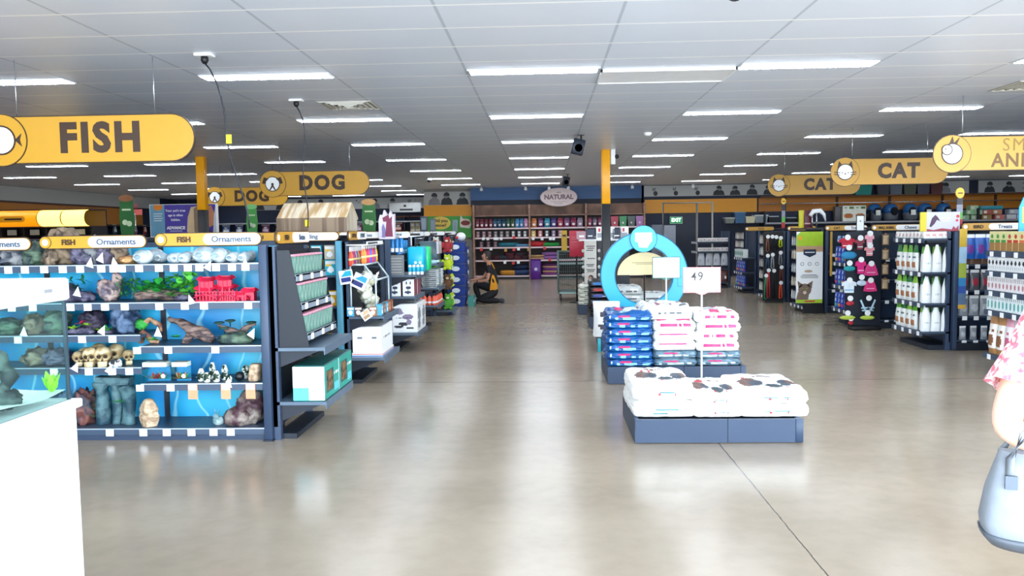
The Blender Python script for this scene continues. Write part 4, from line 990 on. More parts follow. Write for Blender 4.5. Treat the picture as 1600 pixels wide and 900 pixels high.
# betta rack: sloping tiers of small tubs
Yb0, Yb1 = 6.04, 6.88
rb = thing('tiered_rack', 'dark tiered rack of little tubs with pink lids', 'display rack', (-1.9, 6.45, .70), 0)
slope = lambda z: -1.90+(1.43-z)*.17
prof = [(-1.99, .702), (-1.765, .702), (-1.895, 1.43), (-1.99, 1.43)]
part('near_side', MB().prism(prof, lambda a, b, d: (a, Yb0+d, b), 0, .012), M('#0b1220', .5, name='rack_side_navy'), rb, True)
part('far_side', MB().prism(prof, lambda a, b, d: (a, Yb1+d, b), 0, .012), M('#0b1220', .5, name='rack_side_navy'), rb, True)
part('rack_back', MB().box(-1.99, Yb0+.012, .702, -1.984, Yb1, 1.43), M('#0b1220', .5, name='rack_side_navy'), rb, True)
tiers = (1.245, 1.03, .80)
for z in tiers: tt = part('tier', MB().box(-1.984, Yb0+.012, z-.012, slope(z)+.02, Yb1, z).box(slope(z)+.015, Yb0+.012, z-.05, slope(z)+.02, Yb1, z+.004), M('#8793a0', .4, name='tier_grey'), rb, True); [part('price_ticket', MB().box(slope(z)+.021, Yb0+f-.03, z-.05, slope(z)+.024, Yb0+f+.03, z-.003), TICK, tt, True) for f in (.12, .42, .70)]
tub = Node('fish_tub', MB().lathe([(.030, 0), (.034, .01), (.040, .135)], n=16), M('#64897c', .25, 0, .2, 12, name='tub_green_grey'), [Node('lid', MB().lathe([(.043, .135), (.043, .147), (.03, .15)], n=16), M('#cf8c9e', .4, name='lid_pink'))])
for i, z in enumerate(tiers):
    row(tub, 9, (slope(z)-.035, Yb0+.06, z), (slope(z)-.035, Yb1-.05, z), 0, 'small green tub with pink lid', f"on the {('top', 'middle', 'lowest')[i]} rack tier", 'fish tub', 'little tubs on the tiered rack', end='from the front')
# teal tank boxes
TEAL = M('#2f9b8c', .45, 0, .12, 5, name='box_teal'); TEALL = M('#5cc6d8', .45, 0, .05, name='box_cyan'); TEALD = M('#0f5b58', .45, 0, .1, name='box_dark_teal'); PIC = mix_mat('tank_picture', '#3a2c22', '#8a6a48', 30, .5, bump=0)
def tank_box(y0, label):
    w, d, h = .43, .24, .27
    n = carton('aquarium_box', w, h, d, [TEAL, WHITE, TEALL, TEALD, PIC], [('r', .12, .15, .62, .85, 3), ('r', .17, .2, .57, .8, 4), ('r', .66, .1, .95, .35, 2), ('t', .68, .6, .95, .68, 1, 9)], side=[('r', 0, 0, 1, 1, 1), ('r', .0, .0, .42, .36, 2)], top=3, nu=30, nv=24)
    put(n, (-1.775, y0+w/2, .29), PI/2, label, 'aquarium box', 'teal boxes on the low shelf')
tank_box(6.03, 'teal boxed aquarium with white end, nearer of the two'); tank_box(6.47, 'teal boxed aquarium, farther of the two on the low shelf')
TANKG = glass_mat('clear_glass', '#fbfefd', .06, .0)
# flat green mat on upper shelf
single('turtle_dock', MB().bbox(-1.98, 6.10, .701, -1.70, 6.75, .715, .01), M('#5f8f85', .5, 0, .3, 12, name='dock_green'), 'flat greenish mat lying under the tiered rack front', 'mat') if False else None

# terrarium on second stand
y0 = 8.335; yt1 = 9.02
tr = thing('terrarium', 'empty angular glass terrarium holding pale climbing rock', 'terrarium', (-1.82, 8.66, .70))
P2 = [(-1.985, .707), (-1.725, .707), (-1.725, 1.06), (-1.84, 1.22), (-1.985, 1.22)]
FRM = M('#c7d6da', .3, .2, name='terrarium_frame')
edges = []
for yv in (y0, yt1):
    for i in range(5): a, b = P2[i], P2[(i+1) % 5]; edges.append(((a[0], yv, a[1]), (b[0], yv, b[1])))
for a in P2: edges.append(((a[0], y0, a[1]), (a[0], yt1, a[1])))
mb = MB()
for a, b in edges: mb.tube([Vector(a)+Vector((0, 0, .006)), Vector(b)+Vector((0, 0, .006))], .010, 6)
part('frame', mb, FRM, tr, True)
mb = MB(); mb.prism(P2, lambda a, b, d: (a, y0+d, b), 0, .003); mb.sheet(lambda u, v: (-1.725, y0+.004+u*(yt1-y0-.004), .71+v*.35), 1, 1); mb.sheet(lambda u, v: (-1.725-.115*v, y0+u*(yt1-y0), 1.06+.16*v), 1, 1)
part('glass', mb, TANKG, tr, True)
part('vent_grille', MB().box(-1.98, y0+.1, 1.222, -1.84, yt1-.1, 1.228), M('#87979c', .4, name='mesh_grey'), tr, True)
mb = MB()
for i in range(16): mb.ell((RND.uniform(-1.89, -1.83), RND.uniform(y0+.13, yt1-.22), .74+.024*i), (.06, .08, .055), 14, 9, 0, .6, 3, (), i)
single('climbing_rock', zfix(mb, .715), mix_mat('pale_rock', '#d8cdb4', '#fbf6ea', 14), 'pale knobbly rock standing inside the glass terrarium', 'rock')
for i, (c1, c2) in enumerate((('#4aa8c9', '#e8f2f4'), ('#6b4a3a', '#c9b39a'), ('#3c93b8', '#eef5f6'), ('#9a5a30', '#d9a878'), ('#7a4030', '#c98a68'))):
    n = carton('small_carton', .10, .115, .05, [M(c1, .5, name='carton_ink'), M(c2, .5, name='carton_pale')], [('r', .15, .15, .85, .5, 1), ('t', .1, .6, .9, .85, 1, 5)])
    put(n, (-1.69+.0, 8.34+.14*i, .702), PI/2, f"small {('blue', 'brown', 'pale blue', 'orange brown', 'rust')[i]} carton, {ORD[i]} from the front before the terrarium", 'carton', 'cartons along the terrarium front') if i < 5 else None
for i, px in enumerate((520, 533, 560)):
    c = pt((548, 560, 583)[i], (490, 488, 490)[i], 8.26)
    n = carton('hanging_card_box', .075, .095, .03, [M(('#3fa0c8', '#5a4034', '#a0683e')[i], .5, name='mini_ink'), WHITE], [('e', .5, .4, .3, .25, 1), ('r', .1, .75, .9, .9, 1)])
    put(n, (c.x, 8.27, .702), 0, f"tiny {('blue', 'dark brown', 'copper')[i]} box at the terrarium's near corner", 'carton', 'boxes at the terrarium corner')
# posters clipped on the near corner
for i, (px, py, a) in enumerate(((541, 433, -.15), (562, 440, .45), (572, 492, -.6))):
    p = pt(px, py, 8.22)
    rt = thing('clipped_poster', ['white and teal ad card, left of the pair', 'white and blue ad card, right of the pair', 'small tan ad card hanging under the terrarium'][i], 'ad card', p, 0, 'ad cards on the terrarium stand')
    rt.rotation_euler = (0, a, 0); s_ = (.07, .075, .05)[i]
    part('card', MB().box(-s_, 0, -s_, s_, .004, s_), WHITE, rt)
    part('print', MB().prism([(-s_*.8, s_*.1), (s_*.8, s_*.1), (s_*.8, s_*.85), (0, s_*.85)], FR, -.0015, 0, 0).prism([(-s_*.8, -s_*.7), (s_*.6, -s_*.7), (s_*.6, -s_*.05), (-s_*.8, -s_*.05)], FR, -.0015, 0, 1), [M(('#1ba6c0', '#2f9ad0', '#d8b890')[i], .5, name='ad_teal'), M(('#26307a', '#28306e', '#b09068')[i], .5, name='ad_navy')], rt)
    part('clip', MB().box(-.008, -.006, s_-.005, .008, .006, s_+.012), CHROME, rt)
# hanging toys above the terrarium
cols_ = ['#e8432f', '#f08a3a', '#d83a7a', '#8a3fa0', '#f4a24a', '#3566d8', '#e8b02f', '#c9304f']
tn = []
for i, c in enumerate(cols_):
    m1 = M(c, .4, 0, .05, name='toy_colour')
    tn.append(Node('hanging_toy', MB().lathe([(.008, 0), (.018, .02), (.016, .11), (.007, .14), (.003, .17)], n=10), m1, [Node('card_top', MB().box(-.022, -.002, .15, .022, .002, .20), WHITE), Node('collar', MB().lathe([(.0185, .06), (.0185, .08)], n=10), M('#ffe9a0', .4, name='toy_band'))]))
names_ = ['red', 'orange', 'pink', 'purple', 'amber', 'blue', 'yellow', 'crimson']
for i in range(12): put(tn[i % 8], (-1.98+.0, 8.32+.062*i, 1.21), PI/2, f"{names_[i % 8]} hanging tube toy, {ORD[i]} from the front, upper row", 'toy', 'tube toys over the terrarium')
for i in range(8): put(tn[(i*3+1) % 8], (-1.84, 8.28+.095*i, 1.235-.0*i), PI/2, f"{names_[(i*3+1) % 8]} hanging tube toy, {ORD[i]} from the front, outer row", 'toy', 'tube toys over the terrarium')
hk = thing('hook_rail', 'white wire hook rail with printed card above the terrarium', 'hook rail', (-1.9, 8.66, 1.42))
part('rail', MB().tube([(-1.80, 8.25, 1.43), (-1.80, 9.12, 1.43)], .008, 6).tube([(-2.0, 8.25, 1.43), (-1.80, 8.25, 1.43)], .008, 6), WHITE, hk, True)
mb = MB()
for i in range(12): mb.tube([(-2.02, 8.30+.07*i, 1.42), (-1.78, 8.30+.07*i, 1.42), (-1.775, 8.30+.07*i, 1.44)], .004, 5)
part('hook', mb, CHROME, hk, True)
part('printed_strip', MB().box(-1.798, 8.27, 1.425, -1.792, 9.1, 1.465).box(-1.792, 8.32, 1.436, -1.790, 8.8, 1.455, 1), [WHITE, INK], hk, True)
# white carton on lower shelf + thin boards
n = carton('white_carton', .62, .27, .30, [WHITE, M('#e6ebee', .5, name='carton_shade'), M('#6d7680', .5, name='grey_print'), M('#2c6fb8', .5, name='blue_line'), M('#d97a80', .5, name='red_line')], [('t', .2, .5, .8, .56, 2, 18), ('r', 0, .02, 1, .05, 3)], side=[('t', .2, .52, .8, .62, 2, 5)], nu=30, nv=26)
put(n, (-1.83, 8.64, .315), PI/2, 'plain white carton under the terrarium shelf', 'carton')
n = carton('flat_box', .62, .045, .32, [WHITE, M('#2c6fb8', .5, name='blue_line'), M('#d97a80', .5, name='red_line')], [('r', 0, .1, 1, .35, 1), ('r', 0, .5, 1, .7, 2)], side=[('r', 0, .1, 1, .35, 1), ('r', 0, .55, 1, .75, 2)], nu=4, nv=14)
put(n, (-1.83, 8.64, .27), PI/2, 'flat white box with blue and red stripes under the carton', 'carton')
# feeding packs in the gap at run 2
FP = [carton('food_box', .12, .16, .05, [M(c, .45, name='food_box'), WHITE, M('#f2c744', .5, name='gold')], [('e', .5, .35, .3, .2, 1), ('r', .1, .72, .9, .9, 1), ('r', .1, .6, .6, .68, 2)]) for c in ('#1c8fc0', '#e0a818', '#2bb0c8', '#c9c2b0')]
fn_ = ['blue', 'golden', 'aqua', 'beige']
for r_, z in enumerate((.12, .42, .80, 1.12)):
    for i in range(4): put(FP[(i+r_) % 4], (-2.62+.14*i, 8.40, z), 0, f"{fn_[(i+r_) % 4]} fish food box, {ORD[i]} from left on shelf {('one', 'two', 'three', 'four')[r_]} up of the Feeding run", 'food box', 'fish food boxes in the first gap')
for i in range(4): put(FP[i % 4], (-2.62+.14*i, 8.38, 1.285), 0, f"{fn_[i % 4]} fish food box stacked on top row, {ORD[i]} from left", 'food box', 'fish food boxes in the first gap', sc=.9)
# ---------------------------------------------------------------- end stand 3: tubes, carrier, insect cartons (Y 10.5 - 11.4)
INSK = [WHITE, M('#30343c', .5, name='insect_ink'), M('#8c7f9c', .5, name='insect_lilac'), M('#7aa0c0', .5, name='insect_blue'), M('#8a939c', .5, name='grey_side')]
n = carton('insect_carton', .35, .38, .36, INSK, [('e', .3, .7, .2, .05, 2), ('e', .35, .75, .08, .12, 2), ('e', .65, .55, .2, .1, 2), ('t', .2, .5, .8, .53, 1, 22), ('e', .5, .3, .22, .06, 1), ('e', .68, .36, .1, .1, 2), ('e', .3, .2, .18, .05, 1), ('e', .72, .15, .15, .04, 1), ('t', .1, .08, .9, .1, 1, 30)],
    side=[('e', .5, .6, .3, .25, 4), ('e', .45, .25, .3, .15, 4)], nu=34, nv=34)
ri = lambda i: 10.52+.45*i
put(n, (-1.83, 10.76, .24), 0, 'large white carton with insect drawings, near one', 'carton', 'insect cartons'); put(n, (-1.83, 11.15, .24), 0, 'large white carton with insect drawings, far one', 'carton', 'insect cartons')
n = carton('slim_carton', .15, .22, .28, [WHITE, M('#2f3c58', .5, name='slim_ink'), M('#8a4a55', .5, name='maroon_side')], [('t', .3, .72, .7, .86, 1, 4), ('e', .5, .5, .22, .1, 1), ('e', .45, .22, .3, .08, 1), ('r', .42, .1, .5, .45, 1)], side=[('r', 0, 0, 1, 1, 2)], nu=18, nv=24)
for j, y in enumerate((10.73, 11.03)):
    for i, x in enumerate((-1.94, -1.765)): put(n, (x, y, .72), 0, f"slim white carton with blue insect print, {('left', 'right')[i]} one in {('front', 'rear')[j]} pair", 'carton', 'slim cartons')
single('shelf_riser', MB().bbox(-2.02, 10.53, .995+.006, -1.68, 11.35, 1.03, .005), STEEL, 'dark board on the upper shelf below the blue carrier', 'board') if False else None
# metal vent panel, blue tubes on hooks
vp = thing('slatwall_panel', 'grey louvred metal panel behind the blue carrier', 'metal panel', (-1.95, 10.5, 1.0))
part('sheet', MB().box(-2.04, 10.50, 1.002, -1.80, 10.515, 1.26), M('#7d7f80', .4, .4, name='sheet_grey'), vp, True)
mb = MB()
for i in range(6): mb.box(-2.02, 10.49, 1.03+.036*i, -1.83, 10.50, 1.045+.036*i)
part('slat', mb, M('#a4a6a6', .4, .4, name='slat_grey'), vp, True)
tubeb = Node('blue_tube', MB().lathe([(.02, 0), (.024, .01), (.024, .17), (.018, .185)], n=14), M('#1d80c6', .35, 0, .08, name='tube_blue'), [Node('white_label', MB().bbox(-.02, -.027, .01, .02, -.02, .06, .004), WHITE)])
row(tubeb, 4, (-2.0, 10.52, 1.29), (-1.83, 10.52, 1.29), 0, 'blue tube pack hanging', 'above the louvred panel', 'tube pack', 'blue tubes on hooks')
row(tubeb, 5, (-1.90, 10.66, 1.26), (-1.90, 11.3, 1.26), PI/2, 'blue tube pack hanging side on', 'beyond the cyan carrier', 'tube pack', 'blue tubes on hooks', end='from the front')
hk = thing('hook_rail', 'white printed hook rail above the blue tubes', 'hook rail', (-1.9, 10.9, 1.45))
part('rail', MB().tube([(-2.04, 10.5, 1.50), (-1.70, 10.5, 1.50), (-1.70, 11.35, 1.50)], .009, 6).tube([(-1.70, 10.5, 1.50), (-1.70, 10.5, 1.38)], .007, 6), WHITE, hk, True)
mb = MB()
for i in range(4): x = -2.0+.17*i/3; mb.tube([(x, 10.52, 1.475), (x, 10.52, 1.50)], .004, 5)
part('hook', mb, CHROME, hk, True); part('printed_strip', MB().box(-2.04, 10.488, 1.483, -1.74, 10.495, 1.505).box(-2.0, 10.486, 1.488, -1.85, 10.488, 1.5, 1), [WHITE, INK], hk, True)
# pet carrier, cyan with green rear
c1 = M('#12b2dc', .35, 0, .05, name='carrier_cyan'); c2 = M('#1fd07c', .35, 0, .05, name='carrier_green')
pc = thing('pet_carrier', 'cyan and green plastic pet carrier with black handle', 'pet carrier', (-1.64, 11.0, 1.0))
part('shell', MB().bbox(-1.80, 10.75, 1.03, -1.58, 11.05, 1.36, .035), c1, pc, True); part('rear_shell', MB().bbox(-1.80, 11.05, 1.03, -1.55, 11.32, 1.36, .035), c2, pc, True)
part('handle', MB().tube([(-1.70, 10.85, 1.355), (-1.70, 10.90, 1.40), (-1.70, 11.15, 1.40), (-1.70, 11.2, 1.355)], .012, 8), BLK, pc, True)
part('latch', MB().ell((-1.69, 10.75, 1.15), (.02, .01, .02), 10, 8).ell((-1.63, 10.75, 1.15), (.02, .01, .02), 10, 8), WHITE, pc, True)
part('stand_foot', MB().bbox(-1.79, 10.78, 1.006, -1.6, 11.3, 1.031, .01), M('#0a84ac', .4, name='carrier_foot'), pc, True)
tw = Node('white_tube', MB().lathe([(.02, 0), (.022, .01), (.022, .12), (.015, .13)], n=12), M('#e8f2f6', .35, name='tube_white'), [Node('cyan_band', MB().lathe([(.0225, .04), (.0225, .10)], n=12), M('#2fb6d8', .35, name='band_cyan'))])
row(tw, 4, (-1.735, 10.56, 1.0), (-1.585, 10.60, 1.0), 0, 'white and cyan tube', 'before the cyan carrier', 'tube', 'white and cyan tubes')
# purple cardboard dispenser on top of corner post
p = pt(605, 372, 10.4)
ds = thing('card_dispenser', 'white jagged card dispenser with purple printing on the corner post', 'card dispenser', (p.x, 10.42, 1.47))
part('pole', MB().box(-.035, -.02, -1.47, .035, .02, 0), STEEL, ds)
part('card_body', MB().prism([(-.10, 0), (.10, 0), (.10, .32), (.07, .30), (.05, .36), (.02, .29), (-.03, .37), (-.05, .30), (-.08, .31), (-.10, .24)], FR, -.05, .05), M('#d6cede', .5, name='card_lilac'), ds)
part('purple_print', MB().prism([(-.07, .03), (.08, .03), (.07, .2), (.075, .29), (.04, .26), (.03, .31), (-.05, .27), (-.04, .22), (.0, .22), (-.01, .1)], FR, -.053, -.0505), M('#7c2048', .5, name='print_plum'), ds)
part('print_shape', MB().prism([(-.055, .02), (-.02, .02), (-.01, .12), (-.04, .2), (-.06, .15)], FR, -.056, -.0535), M('#7d74a8', .5, name='print_violet'), ds)

# ---------------------------------------------------------------- end stand 4: baskets, bottles (Y 12.75 - 13.6)
def wire_basket(w, d, h):
    mb = MB(); n = 6
    for z in (0, h*.35, h*.7, h):
        k = 1-.15*(1-z/h); mb.tube([(-w/2*k, -d/2*k, z), (w/2*k, -d/2*k, z), (w/2*k, d/2*k, z), (-w/2*k, d/2*k, z), (-w/2*k, -d/2*k, z)], .006, 5)
    for i in range(n+1):
        x = -w/2+w*i/n; mb.tube([(x*.85, -d/2*.85, 0), (x, -d/2, h)], .004, 4).tube([(x*.85, d/2*.85, 0), (x, d/2, h)], .004, 4).tube([(x*.85, -d/2*.85, 0), (x*.85, d/2*.85, 0)], .004, 4)
    return Node('wire_basket', mb, M('#d5dde0', .3, .5, .03, name='basket_wire'))
wb = wire_basket(.30, .24, .09)
for i in range(4): put(wb, (-1.80, 12.92+.04*i*0, .685+.06*i), PI/2, f"wire basket, {ORD[i]} up in the nested near stack", 'wire basket', 'nested wire baskets')
for i in range(4): put(wb, (-1.78, 13.35, .685+.06*i), PI/2, f"wire basket, {ORD[i]} up in the nested far stack", 'wire basket', 'nested wire baskets')
btl = lambda c, capc: Node('spray_bottle', MB().lathe([(.030, 0), (.034, .01), (.034, .11), (.02, .14), (.012, .155)], n=14), M(c, .3, 0, .06, name='bottle_colour'), [Node('cap', MB().lathe([(.015, .15), (.015, .19), (.008, .2)], n=10), M(capc, .4, name='cap_colour')), Node('label_band', MB().lathe([(.0345, .03), (.0345, .06)], n=14), WHITE)])
bo = btl('#f06a52', '#26303a'); bc = btl('#bfe8f0', '#f2f5f5')
row(bo, 4, (-1.95, 12.82, .40), (-1.735, 12.82, .40), 0, 'coral orange bottle with dark cap', 'on the low shelf under the baskets', 'bottle', 'orange bottles')
row(bo, 7, (-1.715, 12.92, .40), (-1.715, 13.5, .40), PI/2, 'coral orange bottle with dark cap', 'along the low shelf edge', 'bottle', 'orange bottles', end='from the front')
bowl = Node('pet_bowl', MB().lathe([(.05, 0), (.075, .01), (.085, .05), (.075, .055), (.06, .02), (0.005, .015)], n=20), M('#b6e2ec', .3, name='bowl_pale'))
row(bowl, 2, (-1.93, 12.93, 1.05), (-1.76, 12.93, 1.05), 0, 'pale blue pet bowl', 'above the wire baskets', 'pet bowl', 'pet bowls')
clr = carton('cyan_box', .14, .16, .12, [M('#5cc0d0', .4, name='box_cyan2'), WHITE], [('r', .2, .2, .8, .6, 1)], nu=8, nv=8)
row(clr, 3, (-1.96, 12.88, .56), (-1.66, 12.88, .56), 0, 'small cyan and white box', 'between the baskets and orange bottles', 'box', 'cyan boxes') if False else None
tins = Node('pet_tin', MB().lathe([(.04, 0), (.04, .07), (.036, .072)], n=18), M('#2c3c50', .35, 0, .05, name='tin_navy'), [Node('tin_label', MB().lathe([(.0405, .015), (.0405, .055)], n=18), M('#e3edf0', .4, name='tin_label_white'))])
row(tins, 4, (-1.97, 13.08, 1.05), (-1.71, 13.08, 1.05), 0, 'navy and white pet tin', 'behind the pale bowls', 'tin', 'pet tins')
single('display_case', MB().bbox(-2.005, 13.20, 1.053, -1.72, 13.55, 1.40, .01), M('#56707a', .3, name='case_teal_grey'), 'dark teal grey display case beyond the carrier', 'display case')
for i in range(6):
    t = Node('treat_tube', MB().lathe([(.02, 0), (.022, .01), (.02, .2)], n=10), M(('#c8ccd2', '#7a5a4a')[i % 2], .4, name='tube_mix'))
    put(t, (-1.70+.0, 13.1+.08*i, 1.20), 0, f"{('silver', 'brown')[i % 2]} hanging chew tube, {ORD[i]} from the front past the carrier", 'chew tube', 'hanging chew tubes')

# ---------------------------------------------------------------- end stand 5: plush toys (Y 15 - 15.9)
def plush_node(c, c2, seed):
    R = random.Random(seed); mb = MB(); m1 = M(c, .8, 0, .15, 20, name='plush_fabric')
    mb.ell((0, 0, .10), (.08, .06, .09), 18, 12, 0, .1); mb.ell((0, -.01, .215), (.062, .055, .055), 18, 12, 0, .05)
    for s in (1, -1):
        mb.ell((s*.08, -.02, .13), (.03, .025, .06), 12, 8); mb.ell((s*.05, -.03, .02), (.032, .045, .028), 12, 8); mb.ell((s*.035, -.02, .265), (.02, .02, .02), 12, 8)
    return Node('plush_toy', mb, m1, [Node('muzzle', MB().ell((0, -.062, .205), (.03, .02, .022), 12, 8), M(c2, .8, name='plush_muzzle')), Node('hang_loop', MB().tube([(0, 0, .26), (0, 0, .33)], .006, 6), BLK)])
PL = [plush_node('#c9dc2e', '#f0f2c8', 1), plush_node('#57a83c', '#e8e4b8', 2), plush_node('#a83238', '#f0e0d0', 3), plush_node('#6b4a30', '#e0c8a0', 4), plush_node('#e6e2d8', '#c04a3a', 5)]
PN = ['yellow green', 'mid green', 'dark red', 'brown', 'cream']
lay = [(0, .30), (0, .62), (1, .98), (2, 1.22)]
pos = 0
seqs = [[0, 0, 0, 0, 0], [0, 0, 1, 0, 0], [1, 3, 1, 4, 1], [2, 3, 4, 3, 3]]
for r_, z in enumerate((.14, .50, .86, 1.18)):
    for i in range(5): q = seqs[r_][i]; put(PL[q], (-1.80+.0, 15.08+.19*i, z), PI/2, f"{PN[q]} plush toy, {ORD[i]} from the front on {('lowest', 'second', 'third', 'top')[r_]} row", 'plush toy', 'plush toys on the end stand', sc=.86)
for r_, z in enumerate((.14, .50, .86, 1.18)):
    for i in range(2): q = (1, 3, 0, 2)[r_] if i else (3, 0, 1, 4)[r_]; put(PL[q], (-1.96+.20*i, 14.92, z), 0, f"{PN[q]} plush toy facing the entrance, {('left', 'right')[i]} one on {('lowest', 'second', 'third', 'top')[r_]} row", 'plush toy', 'plush toys on the end stand')
# ---------------------------------------------------------------- end stand 6: navy tubs (Y 17.3 - 18.1)
tubn = Node('storage_tub', MB().loft([[(-.17, -.15, 0), (.17, -.15, 0), (.17, .15, 0), (-.17, .15, 0)], [(-.2, -.18, .2), (.2, -.18, .2), (.2, .18, .2), (-.2, .18, .2)]], 0, True, sm=False), M('#1f3f96', .35, 0, .08, 4, name='tub_navy'),
    [Node('tub_rim', MB().box(-.215, -.195, .2, .215, -.17, .225).box(-.215, .17, .2, .215, .195, .225).box(-.215, -.17, .2, -.19, .17, .225).box(.19, -.17, .2, .215, .17, .225), M('#142c6e', .35, name='tub_rim_blue')), Node('white_mark', MB().prism(disc(.07, 0, .11, 18, 1.2, .7), FR, -.185, -.172), M('#dfe8f2', .4, name='mark_white'))])
for i in range(6): put(tubn, (-1.82, 17.06, .225*i), 0, f"navy storage tub with white mark, {ORD[i]} up in the front stack", 'storage tub', 'navy storage tubs')
for i in range(5): put(tubn, (-1.81, 17.70, .106+.225*i), PI/2, f"navy storage tub with white mark, {ORD[i]} up in the rear stack", 'storage tub', 'navy storage tubs')
single('bobble_ball', MB().ell((-1.72, 17.1, 1.448), (.10, .10, .09), 20, 12).ell((-1.80, 17.02, 1.43), (.035, .02, .03), 12, 8, 1), [WHITE, RED], 'white ball with red spot on top of the navy tubs', 'ball')
grnt = carton('green_pack', .16, .2, .12, [M('#2a8f86', .4, name='pack_green_teal'), WHITE], [('r', .15, .4, .85, .8, 1)], nu=8, nv=8)
for i in range(3): put(grnt, (-1.52+.0, 17.0+.2*i, 0), PI/2, f"teal pack on the floor at the kneeling worker's hands, {ORD[i]} from front", 'pack', 'teal packs')
# shelf talkers / signs standing on the runs' corner
def standee(px, py0, py1, w, Y, label, body, capc, name='shelf_standee', capw=None, mark=True):
    p = pt(px, py1, Y); q = pt(px, py0, Y); h = q.z-1.53
    rt = thing(name, label, 'standee', (p.x, Y, 1.53), 0)
    part('board', MB().prism([(-w/2, 0), (w/2, 0), (w*.6, h*.45), (w/2, h*.86), (-w/2, h*.86), (-w*.6, h*.45)], FR, 0, .01), M(body, .5, 0, .12, 5, name='standee_board'), rt)
    part('oval_top', MB().prism(disc((capw or w)*.6, 0, h*.9, 20, 1, .45), FR, -.006, .004), M(capc, .5, name='standee_cap'), rt)
    if mark: part('print', MB().prism(disc(w*.22, -w*.15, h*.35, 12), FR, -.002, 0).prism(disc(w*.22, w*.18, h*.32, 12), FR, -.002, 0).box(-w*.35, -.002, h*.62, w*.35, 0, h*.66), M('#cfe0b8', .5, name='standee_print'), rt)
    return rt
standee(199, 303, 360, .21, 13.3, 'dim green standee with round top, left of the purple banner', '#2f6a35', '#8a5a3a')
standee(394, 318, 358, .15, 12.9, 'bright green standee under the farther DOG sign', '#4aa04a', '#7cc67c')
standee(577, 310, 362, .19, 13.0, 'green standee with orange oval, right of the kennel roof', '#3a7a3e', '#c99a63')
# kennel roof on run 3
Yk = 10.95; a = pt(437, 350, Yk).x; b = pt(545, 350, Yk).x; zk0 = 1.545; zr = pt(490, 340, Yk).z; zt = pt(490, 316, Yk).z
kn = thing('kennel_roof', 'wooden gabled kennel roof standing on the shelving top', 'kennel roof', ((a+b)/2, Yk, 1.53))
WD = mix_mat('lit_planks', '#c4a273', '#f0e2c8', 3, .5, (4, .6, .15), bump=.05, detail=2)  # planks made paler: bright light on the roof is put into the colour
WD2 = mix_mat('darker_planks', '#75604e', '#a08a74', 3, .6, (4, 1, .2), bump=.05, detail=2)  # darker plank colour for the scalloped board
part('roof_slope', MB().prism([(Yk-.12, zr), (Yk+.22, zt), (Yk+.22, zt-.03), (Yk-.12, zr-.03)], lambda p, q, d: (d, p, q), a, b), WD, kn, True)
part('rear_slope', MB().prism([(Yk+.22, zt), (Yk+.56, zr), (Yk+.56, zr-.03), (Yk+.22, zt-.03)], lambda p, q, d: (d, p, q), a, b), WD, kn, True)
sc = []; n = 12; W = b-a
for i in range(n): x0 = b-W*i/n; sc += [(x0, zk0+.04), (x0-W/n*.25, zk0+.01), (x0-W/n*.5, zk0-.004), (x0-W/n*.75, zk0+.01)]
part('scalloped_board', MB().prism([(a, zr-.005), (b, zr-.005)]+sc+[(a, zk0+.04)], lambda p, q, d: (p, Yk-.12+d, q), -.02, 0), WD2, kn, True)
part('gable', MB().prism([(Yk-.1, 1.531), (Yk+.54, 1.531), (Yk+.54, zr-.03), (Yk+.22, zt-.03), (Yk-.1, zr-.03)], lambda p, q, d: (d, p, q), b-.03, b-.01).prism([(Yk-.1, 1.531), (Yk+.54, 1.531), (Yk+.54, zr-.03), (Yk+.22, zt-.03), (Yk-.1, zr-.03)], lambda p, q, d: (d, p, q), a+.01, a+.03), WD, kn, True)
# purple dog banner
Yn = 15.3; q0 = pt(235, 362, Yn); q1 = pt(340, 318, Yn); Wn = q1.x-q0.x; Hn = q1.z-1.53
bn = thing('dog_food_banner', 'purple and blue dog food banner with dog and man faces', 'banner', ((q0.x+q1.x)/2, Yn, 1.53))
part('panel', MB().box(-Wn/2, 0, 0, Wn/2, .02, Hn), WHITE, bn)
mb = MB(); w2 = Wn/2
mb.box(-w2+.012, -.003, .01, -w2*.56, 0, Hn-.01, 0).box(-w2*.56, -.003, .01, w2*.93, 0, Hn-.01, 1)
part('colour_fields', mb, [M('#6fa6c4', .5, name='field_blue'), M('#4a3fa4', .5, name='field_purple')], bn)
part('orange_tab', MB().prism([(-w2*.88, Hn*.98), (-w2*.62, Hn*.98), (-w2*.62, Hn*.86), (-w2*.75, Hn*.8), (-w2*.88, Hn*.86)], FR, -.006, -.003), M('#e88a2a', .5, name='tab_orange'), bn)
mb = MB(); mb.prism([(0.08*w2, .1), (.16*w2, .02), (.30*w2, .05), (.35*w2, .3), (.45*w2, Hn*.6), (.40*w2, Hn*.93), (.22*w2, Hn*.9), (.12*w2, Hn*.6)], FR, -.006, -.003, 0)
mb.prism([(.3*w2, 0.01), (.62*w2, .01), (.62*w2, Hn*.9), (.45*w2, Hn*.97), (.3*w2, Hn*.85)], FR, -.007, -.006, 1)
mb.prism([(.60*w2, .12), (.88*w2, .22), (.9*w2, Hn*.7), (.82*w2, Hn*.95), (.62*w2, Hn*.92)], FR, -.008, -.007, 2).prism([(.84*w2, .01), (.93*w2, .01), (.93*w2, Hn*.9), (.88*w2, Hn*.6)], FR, -.009, -.008, 3)
mb.prism([(.45*w2, .01), (.86*w2, .01), (.8*w2, .1), (.6*w2, .14)], FR, -.0095, -.008, 4)
part('dog_and_man_print', mb, [M('#d8c29a', .5, name='dog_tan'), M('#8f7a66', .5, name='dog_muzzle'), M('#c98a6a', .5, name='skin_print'), M('#c8d4dc', .5, name='print_sky'), M('#2a2430', .5, name='print_black')], bn)
